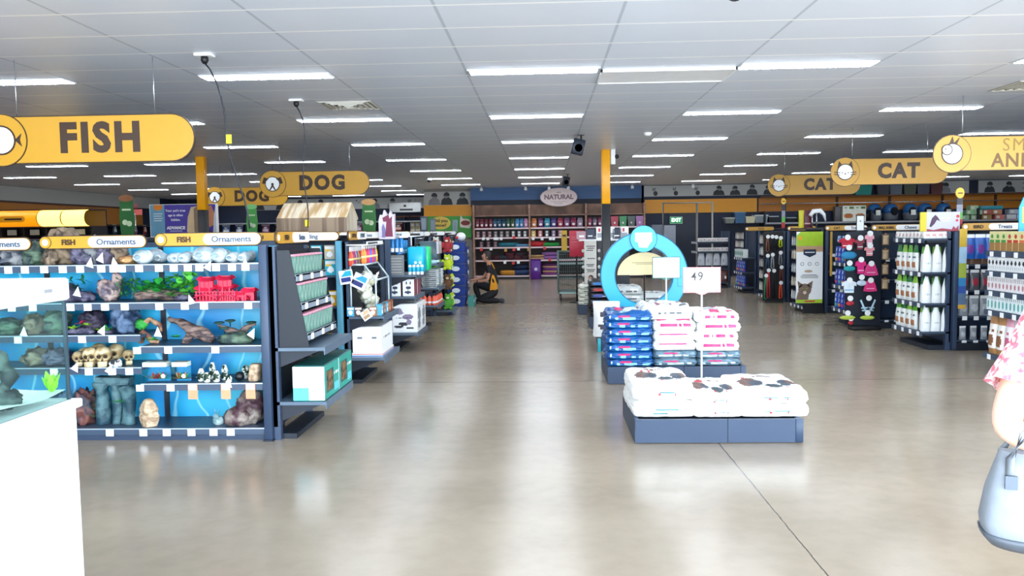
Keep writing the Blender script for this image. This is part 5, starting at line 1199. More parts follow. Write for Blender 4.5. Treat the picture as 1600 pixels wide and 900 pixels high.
for i, (s_, z) in enumerate((('Your pet\'s true', .80), ('age is often', .66), ('hidden.', .52))): text(s_, .062, WHITE, bn, (-w2*.24, -.005, Hn*z), bold=.001)
text('ADVANCE', .075, WHITE, bn, (-w2*.24, -.005, Hn*.27), bold=.004); part('underline', MB().box(-w2*.42, -.005, Hn*.17, -w2*.06, -.003, Hn*.185), WHITE, bn)
for i in range(4): part('small_print_line', MB().box(-w2*.88, -.005, Hn*(.7-.07*i), -w2*(.62+.03*(i % 2)), -.003, Hn*(.72-.07*i)), WHITE, bn)
# lit curved header over the aquarium wall, far left
Yw = 13.5; qa = pt(-25, 352, Yw); qb = pt(143, 352, Yw); zl0 = pt(70, 354, Yw).z; zl1 = pt(70, 329, Yw).z
aw = thing('aquarium_wall', 'dark aquarium wall with curved yellow lit header', 'aquarium wall', ((qa.x+qb.x)/2, Yw+.3, 0))
x0, x1 = qa.x-.5, qb.x
def half_round(x0, x1, r0=.0):
    mb = MB(); c = (zl0+zl1)/2; r = (zl1-zl0)/2; m = 8
    mb.loft([[(x, Yw-.06-.16*math.sin(PI*j/m), c-r*math.cos(PI*j/m)) for j in range(m+1)] for x in [x0+(x1-x0)*k/6 for k in range(7)]], 0, False, False); return mb
xs = [x0, qb.x-1.30-.28, qb.x-.80, qb.x-.40, qb.x]
LYEL = M('#f5a31c', .4, 0, .05, name='lit_amber'); LW = M('#ffcf5a', em=2.4, name='lit_panel_bright'); LA = M('#f0900c', em=.55, name='lit_panel_amber')
part('lit_panel', half_round(xs[0], xs[1]-.01), LA, aw, True); part('lit_panel', half_round(xs[1]+.01, xs[2]-.01), LA, aw, True)
part('lit_panel', half_round(xs[2]+.005, xs[3]-.01), LW, aw, True); part('lit_panel', half_round(xs[3]+.01, xs[4]), LW, aw, True)
part('panel_text', MB().prism(capsule(.5, .10, 6, (xs[1]+xs[2])/2-.05, (zl0+zl1)/2-.01), lambda p, q, d: (p, Yw-.226+d, q), -.002, 0).prism(capsule(.30, .03, 6, (xs[1]+xs[2])/2, (zl0+zl1)/2-.01), lambda p, q, d: (p, Yw-.230+d, q), -.002, 0, 1), [LYEL, BROWN], aw, True)
part('cabinet', MB().box(x0, Yw, 0, x1, Yw+.5, .5).box(x0, Yw+.46, .5, x1, Yw+.5, zl1).box(x0, Yw, zl0-.35, x1, Yw+.03, zl0-.30).box(x0, Yw-.06, zl0-.02, x1, Yw+.5, zl0).box(x0, Yw-.06, zl1, x1, Yw+.5, zl1+.02), M('#20191a', .5, name='cabinet_dark'), aw, True)
for i in range(7):
    xx = x0+(x1-x0)*i/6; part('divider', MB().box(xx-.02, Yw, .5, xx+.02, Yw+.46, zl0-.02), M('#20191a', .5, name='cabinet_dark'), aw, True)
for i in range(6):
    xx = x0+(x1-x0)*(i+.5)/6; c = '#c79ac8' if i == 4 else '#9a9a8c'
    part('tank_label', MB().box(xx-.08, Yw-.006, zl0-.14, xx+.08, Yw, zl0-.05), M(c, .5, name='label_grey'), aw, True)
# '15' tag, dim red stock on far left
p = pt(211, 333, 13.35)
rt = thing('price_flag', 'small pinkish red price flag reading 15 by the dim standee', 'price sign', (p.x, 13.35, 1.53))
part('stem', MB().tube([(0, 0, 0), (0, 0, p.z-1.53)], .008, 6), CHROME, rt); part('flag', MB().box(-.08, -.004, p.z-1.56, .12, .004, p.z-1.47), M('#e06a60', .5, name='flag_red'), rt)
text('15', .10, M('#b03038', .5, name='flag_ink'), rt, (0, -.006, p.z-1.42), bold=.003)
p = pt(209, 352, 12.2)
single('speaker_box', MB().bbox(-.06, -.05, 0, .06, .05, .13, .02).ell((0, 0, .16), (.03, .03, .035), 14, 10), M('#5b6468', .4, name='grey_plastic'), 'small grey rounded box on the shelf top by standee', 'box', loc=(p.x, 12.2, 1.53)) if False else None

# ---------------------------------------------------------------- dim wall shelving: left side and deep back
BAGN = {}
def bag(c, c2, w=.30, h=.42, d=.12, seed=1):
    k = (c, c2, w, h)
    if k not in BAGN: BAGN[k] = pouch('food_bag', w, h, d, [M(c, .4, 0, .08, name='bag_colour'), M(c2, .4, 0, .05, name='bag_print'), WHITE], [('r', .12, .3, .88, .62, 1), ('e', .5, .72, .22, .1, 2), ('r', 0, .93, 1, 1, 1)], seed=seed, nu=8, nv=10)
    return BAGN[k]
def wall_rack(name, label, x0, x1, y0, y1, levels, top, n=3, mat=None, kick=.08):
    rt = thing(name, label, 'wall shelving', ((x0+x1)/2, y0, 0)); mat = mat or DARK
    part('back_panel', MB().box(x0, y1-.03, 0, x1, y1, top), NAVY, rt, True); part('base', MB().box(x0, y0+.03, 0, x1, y1-.03, kick), mat, rt, True)
    for z in levels: s = part('shelf', MB().box(x0, y0+.01, z-.03, x1, y1-.03, z), mat, rt, True); part('shelf_lip', MB().box(x0, y0, z-.05, x1, y0+.01, z+.005), M('#8d8f96', .4, name='lip_pale'), s, True)
    for i in range(n+1): xx = x0+(x1-x0)*i/n; part('divider', MB().box(xx-.02, y0+.01, 0, xx+.02, y1-.03, top), mat, rt, True)
    return rt
wall_rack('stock_shelving', 'dim tall wall shelving with bags behind the kennel roof', -14.0, -4.1, 31.4, 31.90, (.5, 1.0, 1.55, 2.0), 2.15, 8)
names6 = [('#223a86', '#d8e2f0', 'navy'), ('#2a58b0', '#e8eef5', 'blue'), ('#7a2a5c', '#e6cfe0', 'plum'), ('#7a1f28', '#e8b8a8', 'dark red'), ('#e8e4d2', '#b0a070', 'cream'), ('#20303a', '#b8c8d0', 'black')]
for i in range(16):
    q = (0, 1, 1, 0, 2, 2, 5, 3)[i % 8]; x = -13.4+.52*i
    put(bag(*names6[q][:2]), (x, 31.6, 1.55), 0, f"{names6[q][2]} food bag, {ORD[i]} from left on the dim deep shelf", 'food bag', 'bags on the deep back shelf', sc=(1.05, 1, .9))
for i in range(5): put(bag(*names6[4][:2]), (-5.05+.2*i*1.0, 31.6, 1.55), 0, f"cream food bag, {ORD[i]} from left beside the green board", 'food bag', 'cream bags by the pillar', sc=(.62, .9, .95))
for i in range(5): put(bag(*names6[4][:2]), (-5.05+.2*i*1.0, 31.6, 2.0), 0, f"cream food bag, {ORD[i]} from left, upper shelf beside the green board", 'food bag', 'cream bags by the pillar', sc=(.62, .9, .7)) if False else None
q = pt(632, 324, 31.2)
rt = thing('aisle_board', 'small grey white board hung over the deep shelves', 'board', (q.x, 31.3, q.z)); part('board', MB().box(-.6, 0, -.18, .6, .02, .18), M('#c4c6c4', .5, name='board_grey'), rt); part('hanger', MB().tube([(-.4, .01, .18), (-.4, .01, CZ-q.z)], .005, 5).tube([(.4, .01, .18), (.4, .01, CZ-q.z)], .005, 5), CHROME, rt); part('print', MB().box(-.2, -.002, -.12, .3, 0, -.05).box(-.05, -.002, .02, .05, 0, .1), INK, rt)
# left side wall: red and dim packs
rt = thing('stock_shelving', 'dim wall shelving along the left side under orange boards', 'wall shelving', (-14.2, 25, 0))
part('carcass', MB().box(-14.45, 19.5, 0, -14.4, 31.3, 1.93).box(-14.4, 19.5, 0, -13.9, 31.3, .1), NAVY, rt, True)
for z in (.6, 1.1, 1.6, 1.92): part('shelf', MB().box(-14.4, 19.5, z-.03, -13.9, 31.3, z), DARK, rt, True)
for i in range(16):
    q = (3, 5, 3, 2, 3, 5, 3, 0)[i % 8]
    put(bag(*names6[q][:2]), (-14.1, 20.4+.68*i, 1.6), PI/2, f"{names6[q][2]} food bag, {ORD[i]} from the front on the left side wall", 'food bag', 'bags on the left side wall', sc=.8)
# small things on tops of the runs
for i, (px, Y, c, nm) in enumerate(((352, 13.0, '#dfe3e6', 'white'), (357, 13.0, '#c8ccd0', 'pale grey'))):
    pass

# ---------------------------------------------------------------- pillar: yellow and green panels
Yp_ = YB+.33
rt = thing('pillar_board', 'yellow and green Did you know board on the pillar', 'wall board', (-3.155, Yp_, 1.2))
W2 = .80
part('yellow_panel', MB().box(-W2, -.05, .87, W2, 0, 1.24), YEL2, rt); part('green_panel', MB().box(-W2+.13, -.07, .15, W2-.02, -.0, .87), M('#3f9e3a', .5, 0, .06, 3, name='board_green'), rt)
bub = part('speech_oval', MB().prism(disc(.34, -.25, .65, 28, 1, .62), FR, -.078, -.07), M('#e8c95a', .5, name='oval_yellow'), rt)
text('Did you', .15, BROWN, bub, (-.25, -.08, .72), bold=.004); text('know?', .15, BROWN, bub, (-.25, -.08, .57), bold=.004)
part('meat_print', MB().prism([(.4, .5), (.72, .46), (.78, .6), (.7, .76), (.5, .78), (.42, .9), (.40, .7)], FR, -.078, -.07, 0).prism(disc(.14, .58, .64, 16, 1.1, .6), FR, -.082, -.078, 1), [M('#e6d8cc', .5, name='print_cream'), M('#8a2a2a', .5, name='print_meat')], rt)

# ---------------------------------------------------------------- natural wall: timber shelving with bowls, beds and jars
TIM = mix_mat('timber_trim', '#8f6a58', '#ab8470', 4, .5, (1, 1, 6), bump=0); PLY = mix_mat('timber_back', '#6a4632', '#93684c', 1.6, .5, (1, 1, .6), bump=0)
nx = [pt(v, 400, 26.45).x for v in (741, 828, 916, 1007)]
NZ = [.11, .61, 1.03, 1.343, 1.647]
nr = thing('timber_shelving', 'timber framed back wall shelving under the NATURAL sign', 'wall shelving', ((nx[0]+nx[3])/2, 26.6, 0))
part('back_panel', MB().box(nx[0], 26.95, 0, nx[3], 26.98, 2.06), M('#2a1c1a', .6, name='shelf_back_dark'), nr, True)
part('upper_panel', MB().box(nx[0], 26.80, 2.06, nx[3], 26.83, 2.40), PLY, nr, True)
part('top_board', MB().box(nx[0], 26.42, 2.03, nx[3], 26.95, 2.06), TIM, nr, True)
for x in nx: part('divider', MB().box(x-.03, 26.42, 0, x+.03, 26.95, 2.40), TIM, nr, True)
part('kick_board', MB().box(nx[0], 26.5, 0, nx[3], 26.52, .08), BLK, nr, True)
LIPN = M('#e0c6c8', .4, name='lip_pink_white')
for z in NZ: s = part('shelf', MB().box(nx[0], 26.45, z-.03, nx[3], 26.95, z), TIM, nr, True); part('shelf_lip', MB().box(nx[0]+.03, 26.44, z-.04, nx[3]-.03, 26.45, z+.008), LIPN, s, True)
def at(px, z, d=.17): return (pt(px, 400, 26.45).x, 26.45+d, z)
JC = ['#6b2436', '#74283a', '#5e2030', '#6b2436', '#23506a', '#23506a', '#1c4054', '#2a5a4a', '#3f5a34', '#3f84b8', '#3f84b8', '#c98ab4']
JN = ['maroon', 'maroon', 'dark maroon', 'maroon', 'steel blue', 'steel blue', 'dark blue', 'bottle green', 'olive', 'sky blue', 'sky blue', 'lilac']
jar = {}
def jarn(c):
    if c not in jar: jar[c] = Node('food_canister', MB().bbox(-.075, -.075, 0, .075, .075, .25, .03), M(c, .3, 0, .1, name='canister'), [Node('lid', MB().bbox(-.065, -.065, .25, .065, .065, .30, .02), M(c, .5, 0, .1, name='canister_lid')), Node('label_panel', MB().prism(disc(.04, 0, .1, 14), FR, -.08, -.075), M('#e8dfe0', .5, name='canister_label'))])
    return jar[c]
for i in range(12): put(jarn(JC[i]), at(746.5+6.9*i, NZ[4]), 0, f"{JN[i]} canister, {ORD[i]} from left on the top left timber shelf", 'canister', 'canisters on the top timber shelf', sc=(.9, 1, 1))
J2 = [('#c9783f', 'orange'), ('#6a3a70', 'plum'), ('#2f8fa8', 'teal'), ('#4a3a80', 'violet'), ('#a83a50', 'crimson'), ('#7a4a78', 'mauve'), ('#8a3050', 'berry'), ('#9a88a0', 'grey lilac')]
for i, (c, n_) in enumerate(J2): put(jarn(c), at(835+10.3*i, NZ[4]), 0, f"{n_} canister, {ORD[i]} from left on the top middle timber shelf", 'canister', 'canisters on the top timber shelf', sc=(1.25, 1, 1))
for i, (c, n_) in enumerate((('#8a3a58', 'rose'), ('#6a6070', 'grey'), ('#8a3a58', 'rose'))): put(jarn(c), at(922+8*i, NZ[4]), 0, f"{n_} canister, {ORD[i]} from left just left of the post", 'canister', 'canisters on the top timber shelf')
bkt = {}
def bucket(c):
    if c not in bkt: bkt[c] = Node('food_bin', MB().loft([[(-.11, -.1, 0), (.11, -.1, 0), (.11, .1, 0), (-.11, .1, 0)], [(-.14, -.13, .33), (.14, -.13, .33), (.14, .13, .33), (-.14, .13, .33)]], 0, True, sm=False), M(c, .35, 0, .08, name='bin_colour'), [Node('paw_mark', MB().prism(disc(.035, 0, .12, 12), FR, -.118, -.108), M('#dfd5d8', .5, name='mark_pale'))])
    return bkt[c]
for i, (c, n_) in enumerate((('#b3304a', 'red'), ('#2f8f55', 'green'), ('#4b5a58', 'grey green'), ('#b078b4', 'lilac'))): put(bucket(c), at(961+13*i, NZ[4]), 0, f"{n_} tapered bin, {ORD[i]} from left at the right of the post", 'food bin', 'tapered bins right of the post', sc=(.9, 1, 1))
# second shelf down: black/white collars and tins; boxes
tinb = {}
def minibox(c, c2):
    if (c, c2) not in tinb: tinb[(c, c2)] = carton('treat_box', .15, .22, .1, [M(c, .45, name='treat_colour'), M(c2, .45, name='treat_print')], [('r', .2, .1, .8, .25, 1), ('r', .2, .35, .8, .5, 1), ('r', .25, .6, .75, .85, 1)], nu=8, nv=10)
    return tinb[(c, c2)]
for i in range(9):
    c = [('#3a1a22', '#c8a0a4', 'dark maroon'), ('#2a2226', '#b8a8a8', 'black'), ('#1c1c22', '#f0f0f0', 'black and white')][min(2, i//3)]
    put(minibox(c[0], c[1]), at(747+9.2*i, NZ[3]), 0, f"{c[2]} treat box, {ORD[i]} from left on second timber shelf", 'treat box', 'treat boxes on the second timber shelf')
for i, (c, c2, n_) in enumerate((('#d8a030', '#fff2c8', 'amber'), ('#c03038', '#f8e8e0', 'red'), ('#20222a', '#f0f0f0', 'black and white'), ('#4a2a5a', '#d8c8e0', 'purple'), ('#8a5068', '#e0c8c8', 'dusky pink'))):
    put(minibox(c, c2), at(834+10.5*i, NZ[3]), 0, f"{n_} treat box, {ORD[i]} from left on middle second shelf", 'treat box', 'treat boxes on the second timber shelf')
# beds and bowls
def bed(c, w=.42, name='pet_bed'):
    return Node(name, MB().lathe([(.30, 0), (.42, .02), (.47, .08), (.44, .14), (.36, .15), (.30, .10), (.02, .08)], n=26, sx=w, sy=w*.62), M(c, .7, 0, .12, 10, name='bed_fabric'), [Node('cushion', MB().ell((0, 0, .09), (.30*w, .19*w, .03), 18, 8), M('#d9cfc8', .8, name='bed_cushion'))])
def place_bed(px, z, c, label, w=.75, sc=1.0): put(bed(c, w), at(px, z, .25), 0, label, 'pet bed', 'pet beds and bowls on the timber shelves', sc=sc)
place_bed(794, NZ[2], '#1f6f80', 'teal pet bed on the third shelf, left timber bay'); place_bed(816, NZ[2], '#5a8fb8', 'flat pale blue bed beside the teal one', .65, (1, 1, .6))
place_bed(839, NZ[2], '#c0282f', 'bright red pet bed on the third shelf, middle bay', .68, (1, 1, 1.2)); place_bed(860, NZ[2], '#1f8f3a', 'green pet bed on the third shelf beside the red one', .68, (1, 1, .9))
for i, px in enumerate((752, 763, 774)): put(minibox('#3a2028', '#a07880'), at(px, NZ[2]), 0, f"dark red box, {ORD[i]} from left before the teal bed", 'treat box', 'treat boxes on the third timber shelf', sc=.9)
for i, px in enumerate((775, 785, 797, 809, 820)): place_bed(px, NZ[1], ('#4a2028', '#26303c', '#4a2028', '#5a2a30', '#3a2228')[i], f"{('maroon', 'charcoal', 'dark red', 'brick', 'umber')[i]} small bed, {ORD[i]} from left on the fourth shelf", .30)
for j in range(2):
    for i, px in enumerate((796, 812)): place_bed(px, NZ[1]+.105, ('#5a2430', '#43303a')[i], f"{('wine', 'slate')[i]} small bed resting on the fourth shelf stack", .36) if j else None
for k_ in range(2): place_bed(839, NZ[1]+.082*k_, '#c9a070', f"tan flat bed, {('lower', 'upper')[k_]} of two beside purple ones", .62, (1, 1, .5)); place_bed(860, NZ[1]+.122*k_, '#8a5a9a', f"mauve bed, {('lower', 'upper')[k_]} of two on fourth shelf", .62, (1, 1, .8))
place_bed(795, NZ[0], '#c98a2a', 'orange yellow bed on the bottom shelf behind the worker', .60, 1.1); place_bed(815, NZ[0], '#243a66', 'navy bed on the bottom shelf beside the orange one', .62, 1.2)
place_bed(815, NZ[0]+.19, '#1c2c50', 'dark navy bed stacked on the bottom shelf', .62, 1)
for k_ in range(5): place_bed(861, NZ[0]+.075*k_, ('#8a3a8a', '#c9a080', '#7a3a98', '#d0a088', '#6a2a70')[k_], f"{('magenta', 'peach', 'violet', 'salmon', 'deep purple')[k_]} flat bed, {ORD[k_]} up in the bottom stack", .62, (1, 1, .46))
pb = thing('purple_bin', 'upright purple pet bin with pale logo standing before the shelves', 'pet bin', (pt(837, 400, 26.2).x, 26.2, 0))
part('body', MB().bbox(-.17, -.13, 0, .17, .13, .62, .05), M('#5a1f8a', .35, 0, .06, name='bin_purple'), pb); part('logo', MB().prism(disc(.05, 0, .33, 16), FR, -.136, -.131), M('#cfc0e0', .4, name='logo_lilac'), pb)
part('lid', MB().bbox(-.175, -.135, .60, .175, .135, .65, .04), M('#4a1878', .35, name='lid_purple'), pb)
# shelf flags
for i, (px, py, c) in enumerate(((803, 371, RED), (752, 390, RED), (790, 391, YEL), (803, 390, RED), (826, 390, YEL), (802, 411, RED), (851, 388, RED), (859, 406, RED), (755, 373, TICK), (762, 373, TICK), (773, 373, TICK), (777, 373, TICK), (783, 373, TICK), (833, 373, TICK), (847, 373, TICK), (860, 373, TICK), (865, 373, TICK), (767, 389, TICK), (810, 389, TICK), (789, 410, TICK), (810, 410, TICK))):
    q = pt(px, py, 26.40)
    part('shelf_flag', MB().box(q.x-.045, 26.425, q.z-.045, q.x+.045, 26.43, q.z+.045), c, nr, True)
q = pt(873, 308, 26.2)
ns = thing('oval_sign', 'pale pink oval NATURAL sign hanging before the blue fascia', 'sign', (q.x, 26.2, q.z))
part('oval_edge', MB().prism(disc(.595, 0, 0, 40, 1, .5), FR, -.01, .02), M('#a5969a', .5, name='oval_rim'), ns); part('oval_board', MB().prism(disc(.575, 0, 0, 40, 1, .5), FR, -.016, -.01), M('#d9c6c4', .5, name='oval_pink'), ns)
text('NATURAL', .20, M('#7a6468', .5, name='oval_ink'), ns, (0, -.018, 0), bold=.010, sx=1.02); part('fine_lines', MB().box(-.25, -.018, -.15, .25, -.016, -.14).box(-.12, -.018, -.2, .12, -.016, -.19).box(-.08, -.018, .14, .08, -.016, .16), M('#8a7478', .5, name='oval_line'), ns)
for s in (-.3, .3): part('hanger', MB().tube([(s, .005, .22), (s, .005, CZ-q.z)], .006, 6), CHROME, ns)

# ---------------------------------------------------------------- exit area
q = pt(1056.5, 344, 26.78)
ex = thing('exit_sign', 'small green EXIT sign over the dark doorway', 'exit sign', (q.x, 26.78, q.z)); part('case', MB().bbox(-.2, 0, -.11, .2, .06, .11, .01), M('#0d8a50', em=.35, name='exit_green'), ex); part('border', MB().box(-.2, -.004, .10, .2, 0, .11).box(-.2, -.004, -.11, .2, 0, -.10).box(-.2, -.004, -.1, -.19, 0, .1).box(.19, -.004, -.1, .2, 0, .1), WHITE, ex)
text('EXIT', .16, M('#eafff2', em=.9, name='exit_white'), ex, (0, -.004, 0), bold=.006, sx=.95)
d_ = struct('door_1', MB().box(4.1, YB-.045, 0, 5.0, YB-.003, 2.05), M('#1c2438', .5, name='door_navy')); 
o = part('door_handle', MB().tube([(4.2, YB-.09, 1.0), (4.32, YB-.09, 1.0)], .012, 8), CHROME, d_, True)
q0 = pt(1037, 352, 26); q1 = pt(1055, 395, 26)
single('grey_cupboard', MB().bbox(q0.x, 25.9, 0, q1.x, 26.6, q0.z, .01), M('#8a8f9a', .5, name='cupboard_grey'), 'tall pale grey cupboard left of the exit door', 'cupboard')
single('grey_cupboard', MB().bbox(pt(1019, 352, 26).x, 26.1, 0, q0.x-.02, 26.6, q0.z+.02, .01), M('#6c7280', .5, name='cupboard_dim'), 'darker grey cupboard behind the ring, left of the pale one', 'cupboard')
fr = thing('yellow_gate_frame', 'slim white frame standing in front of the yellow panel', 'frame', (pt(1056, 400, 24).x, 24, 0))
fa, fb, fz = pt(1036, 318, 24).x, pt(1113, 318, 24).x, pt(1075, 317, 24).z
part('rail', MB().tube([(fa, 24, 0), (fa, 24, fz), (fb, 24, fz), (fb, 24, 0)], .03, 8), M('#b9b6ac', .4, name='frame_pale'), fr, True)
fxm = pt(1089, 318, 24).x; part('mullion', MB().tube([(fxm, 24, 0), (fxm, 24, fz)], .03, 8), M('#8f8c86', .4, name='frame_mid'), fr, True)
# ---------------------------------------------------------------- centre line: floor bases with stacked sacks
BASEM = M('#2e3f58', .5, 0, .08, 3, name='base_slate')
def floor_base(x0, x1, y0, y1, label, h=.175):
    rt = thing('display_platform', label, 'display base', ((x0+x1)/2, (y0+y1)/2, 0), 0, 'low dark display bases along the middle')
    xm = x0+(x1-x0)*.555
    part('front_panel', MB().box(x0, y0, .006, xm-.002, y0+.03, h).box(xm+.002, y0+.002, .006, x1-.05, y0+.03, h), BASEM, rt, True)
    part('side_panel', MB().box(x0, y0+.03, .006, x0+.03, y1, h), BASEM, rt, True); part('side_panel', MB().box(x1-.03, y0+.03, .006, x1, y1, h), BASEM, rt, True)
    part('corner_block', MB().bbox(x1-.05, y0-.004, .006, x1+.004, y0+.04, h+.002, .004), BASEM, rt, True)
    part('clip', MB().box(x0+.004, y0-.008, h-.08, x0+.035, y0, h-.005), BASEM, rt, True)
    part('deck', MB().box(x0+.03, y0+.03, h-.03, x1-.03, y1, h-.012), DARK, rt, True)
    part('foot', MB().box(x0+.02, y0+.02, 0, x1-.02, y1-.02, .006), BLK, rt, True)
    return rt
floor_base(.646, 1.846, 5.87, 6.78, 'slate blue display base nearest the entrance under white sacks')
floor_base(.63, 2.00, 8.17, 9.08, 'slate blue display base under the blue and pink sack stacks')
floor_base(.72, 1.92, 10.45, 11.35, 'dark display base under the blue ring display')
floor_base(.72, 1.92, 12.9, 13.7, 'dark display base with black and white sacks, before the post')
floor_base(.63, 1.75, 15.0, 15.8, 'farthest dark display base, behind the yellow post')
EAR = M('#6e5248', .5, 0, .2, 30, name='print_brown_ear'); SLT = M('#3e4a58', .5, 0, .2, 30, name='print_slate_ear'); NOSE = M('#123844', .4, name='print_nose'); PRED = M('#c83a44', .5, name='print_red'); TEALP = M('#1f7a86', .5, name='print_teal')
WS = M('#fbfbf8', .42, 0, .015, name='sack_white')
def dog_sack(w, l, h, seed, red=True):
    top = [('e', .26, .42, .16, .17, 1), ('e', .36, .36, .10, .13, 2), ('e', .86, .40, .12, .13, 1), ('e', .78, .36, .09, .16, 2), ('e', .58, .22, .13, .12, 3), ('t', .30, .70, .8, .76, 1, 18)]
    if red: top += [('t', .22, .60, .40, .70, 4, 4), ('r', .48, .10, .52, .17, 4), ('r', .72, .10, .76, .17, 4)]
    fr = [('t', .35, .50, .72, .62, 5, 8)] + ([('r', .42, .3, .45, .5, 4), ('r', .68, .3, .71, .5, 4)] if red else [('t', .3, .2, .6, .26, 5, 6)])
    return sack('dog_food_sack', w, l, h, [WS, EAR, SLT, NOSE, PRED, TEALP], top, fr, seed, 44, 44, .012)
BZ = .176
s1, s1b = dog_sack(.45, .72, .13, 1), dog_sack(.45, .72, .13, 2, False)
s2, s2b = dog_sack(.35, .70, .088, 3), dog_sack(.35, .70, .088, 4)
s3, s3b = dog_sack(.50, .72, .10, 5), dog_sack(.50, .72, .10, 6)
G1 = 'white dog food sacks on the nearest base'
def stack(nodes, x, y, z, hs, labels, cat, grp, rz=0.0, jit=.006):
    for n_, h, l in zip(nodes, hs, labels): put(n_, (x+RND.uniform(-jit, jit), y+RND.uniform(-jit, jit), z), rz+RND.uniform(-.02, .02), l, cat, grp); z += h
stack([s1b, s1], .865, 6.32, BZ, [.128, .128], ['white dog sack at the bottom of the left pile, nearest base', 'white sack with dog face on top of the left pile'], 'sack', G1)
stack([s2b, s2], 1.262, 6.30, BZ, [.087, .087], ['white dog sack at the bottom of the middle pile, nearest base', 'white sack with dog face on top of the low middle pile'], 'sack', G1)
stack([s3b, s3], 1.665, 6.31, BZ, [.098, .098], ['white dog sack at the bottom of the right pile, nearest base', 'white sack with dog face on top of the right pile'], 'sack', G1)
BLU = M('#0f5496', .28, 0, .14, 14, name='sack_blue'); BLUL = M('#8fd0ee', .3, 0, .05, name='sack_pale_blue'); PNK = M('#e0246c', .35, 0, .05, name='sack_pink'); SIL = M('#647f90', .28, .1, .12, 14, name='sack_silver_blue'); SILL = M('#cfe0e6', .3, name='sack_silver_light'); GRYP = M('#b9bcc4', .4, name='sack_grey')
def sack2(kind, seed):
    if kind == 'b': return sack('pet_food_sack', .45, .62, .082, [BLU, BLUL, PNK, SILL], [('e', .3, .55, .12, .2, 2), ('e', .6, .5, .2, .3, 3), ('t', .1, .1, .9, .2, 1, 9)], [('r', .22, .55, .5, .8, 2), ('t', .1, .15, .95, .5, 1, 14), ('r', .02, .3, .07, .8, 3)], seed, 30, 30, .030)
    if kind == 'p': return sack('pet_food_sack', .42, .62, .105, [WS, PNK, GRYP, SILL], [('t', .1, .1, .9, .25, 1, 10), ('r', .3, .4, .7, .6, 2), ('t', .3, .7, .8, .8, 1, 7)], [('t', .12, .5, .9, .85, 1, 16), ('r', .6, .1, .9, .2, 2)], seed, 30, 30, .014)
    if kind == 'w': return sack('pet_food_sack', .42, .62, .10, [WS, PNK, GRYP, SILL], [], [('r', .1, .75, .8, .86, 1), ('t', .7, .2, .85, .4, 2, 4)], seed, 30, 30, .014)
    return sack('pet_food_sack', .43, .62, .085, [SIL, SILL, PNK, BLU], [], [('r', .25, .65, .55, .8, 2), ('t', .1, .2, .9, .5, 1, 12)], seed, 30, 30, .030)
N2 = {k: [sack2(k, s+ord(k)) for s in range(2)] for k in 'bpwg'}
D2 = {'b': 'shiny blue sack with pink mark', 'p': 'white sack with pink lettering', 'w': 'plain white sack with a pink line', 'g': 'silver blue sack'}
H2 = {'b': .077, 'p': .102, 'w': .097, 'g': .080}
for nm, x, seq in (('left', .86, 'bbbbbbb'), ('middle', 1.305, 'ggwwp'), ('right', 1.745, 'ggpppp')):
    z = BZ
    for i, k in enumerate(seq):
        put(N2[k][i % 2], (x+RND.uniform(-.012, .012), 8.53+RND.uniform(-.012, .012), z), RND.uniform(-.03, .03), f"{D2[k]}, {ORD[i]} up in the {nm} stack of second base", 'sack', 'sacks stacked on the second base')
        z += H2[k]*(.93 if nm == 'right' else 1)
cb = sack('clear_bag_sack', .50, .55, .14, [M('#e6eaec', .25, 0, .06, 9, name='clear_wrap'), M('#8a4a5a', .4, name='print_wine'), M('#5a6068', .4, name='print_grey2')], [('t', .3, .3, .8, .4, 1, 7), ('t', .2, .5, .6, .58, 1, 8), ('t', .35, .15, .9, .22, 2, 9)], [('t', .3, .5, .8, .7, 2, 9)], 9, 34, 34, .03)
put(cb, (1.24, 8.60, BZ+.08*2+.097*2+.102+.002), .05, 'bulging clear wrapped white sack on top of the middle stack', 'sack', 'sacks stacked on the second base')
# price signs on poles
def pole_sign(x, y, zc, w, h, label, base_z, col, txt=None):
    rt = thing('price_sign', label, 'price sign', (x, y, base_z), 0, 'price signs on poles')
    z = zc-base_z
    part('pole', MB().tube([(0, 0, 0), (0, 0, z-h/2+.01)], .008, 8), WHITE, rt)
    part('foot', MB().bbox(-.06, -.03, 0, .06, .03, .008, .003), WHITE, rt)
    part('frame', MB().prism([(-w/2, -h/2), (-w*.17, -h/2), (-w*.06, -h*.58), (w*.06, -h*.58), (w*.17, -h/2), (w/2, -h/2), (w/2, h/2), (-w/2, h/2)], lambda a, b, d: (a, d, z+b), -.006, .006), col, rt)
    k = w*.475; q = h*.46
    part('white_face', MB().prism([(k*math.copysign(abs(math.cos(t))**.55, math.cos(t)), q*math.copysign(abs(math.sin(t))**.55, math.sin(t))) for t in [2*PI*i/28 for i in range(28)]]if txt else [(-k, -q), (k, -q), (k, q), (-k, q)], lambda a, b, d: (a, d, z+b), -.010, -.006), WHITE, rt)
    if txt: text(txt, .10, M('#3a3438', .5, name='digits_grey'), rt, (-w*.13, -.012, z+h*.13), bold=.001, sx=.9, sp=1.2)
    else: part('faint_digits', MB().box(-.06, -.012, z+.035, -.05, -.010, z+.06).box(-.03, -.012, z+.035, -.018, -.010, z+.06).box(.0, -.012, z+.035, .012, -.010, z+.06).box(.03, -.012, z+.035, .042, -.010, z+.06), M('#c9cfd0', .5, name='faint_print'), rt)
pole_sign(1.29, 6.74, 1.13, .305, .208, 'white price sign with pinkish red corners reading 49 on a pole', .166, M('#dc8a90', .45, name='sign_rose'), '49')
pole_sign(1.34, 9.02, 1.127, .30, .235, 'white price sign with dark teal edge, behind the sign reading 49', .166, M('#2a6a66', .45, name='sign_teal_edge'))
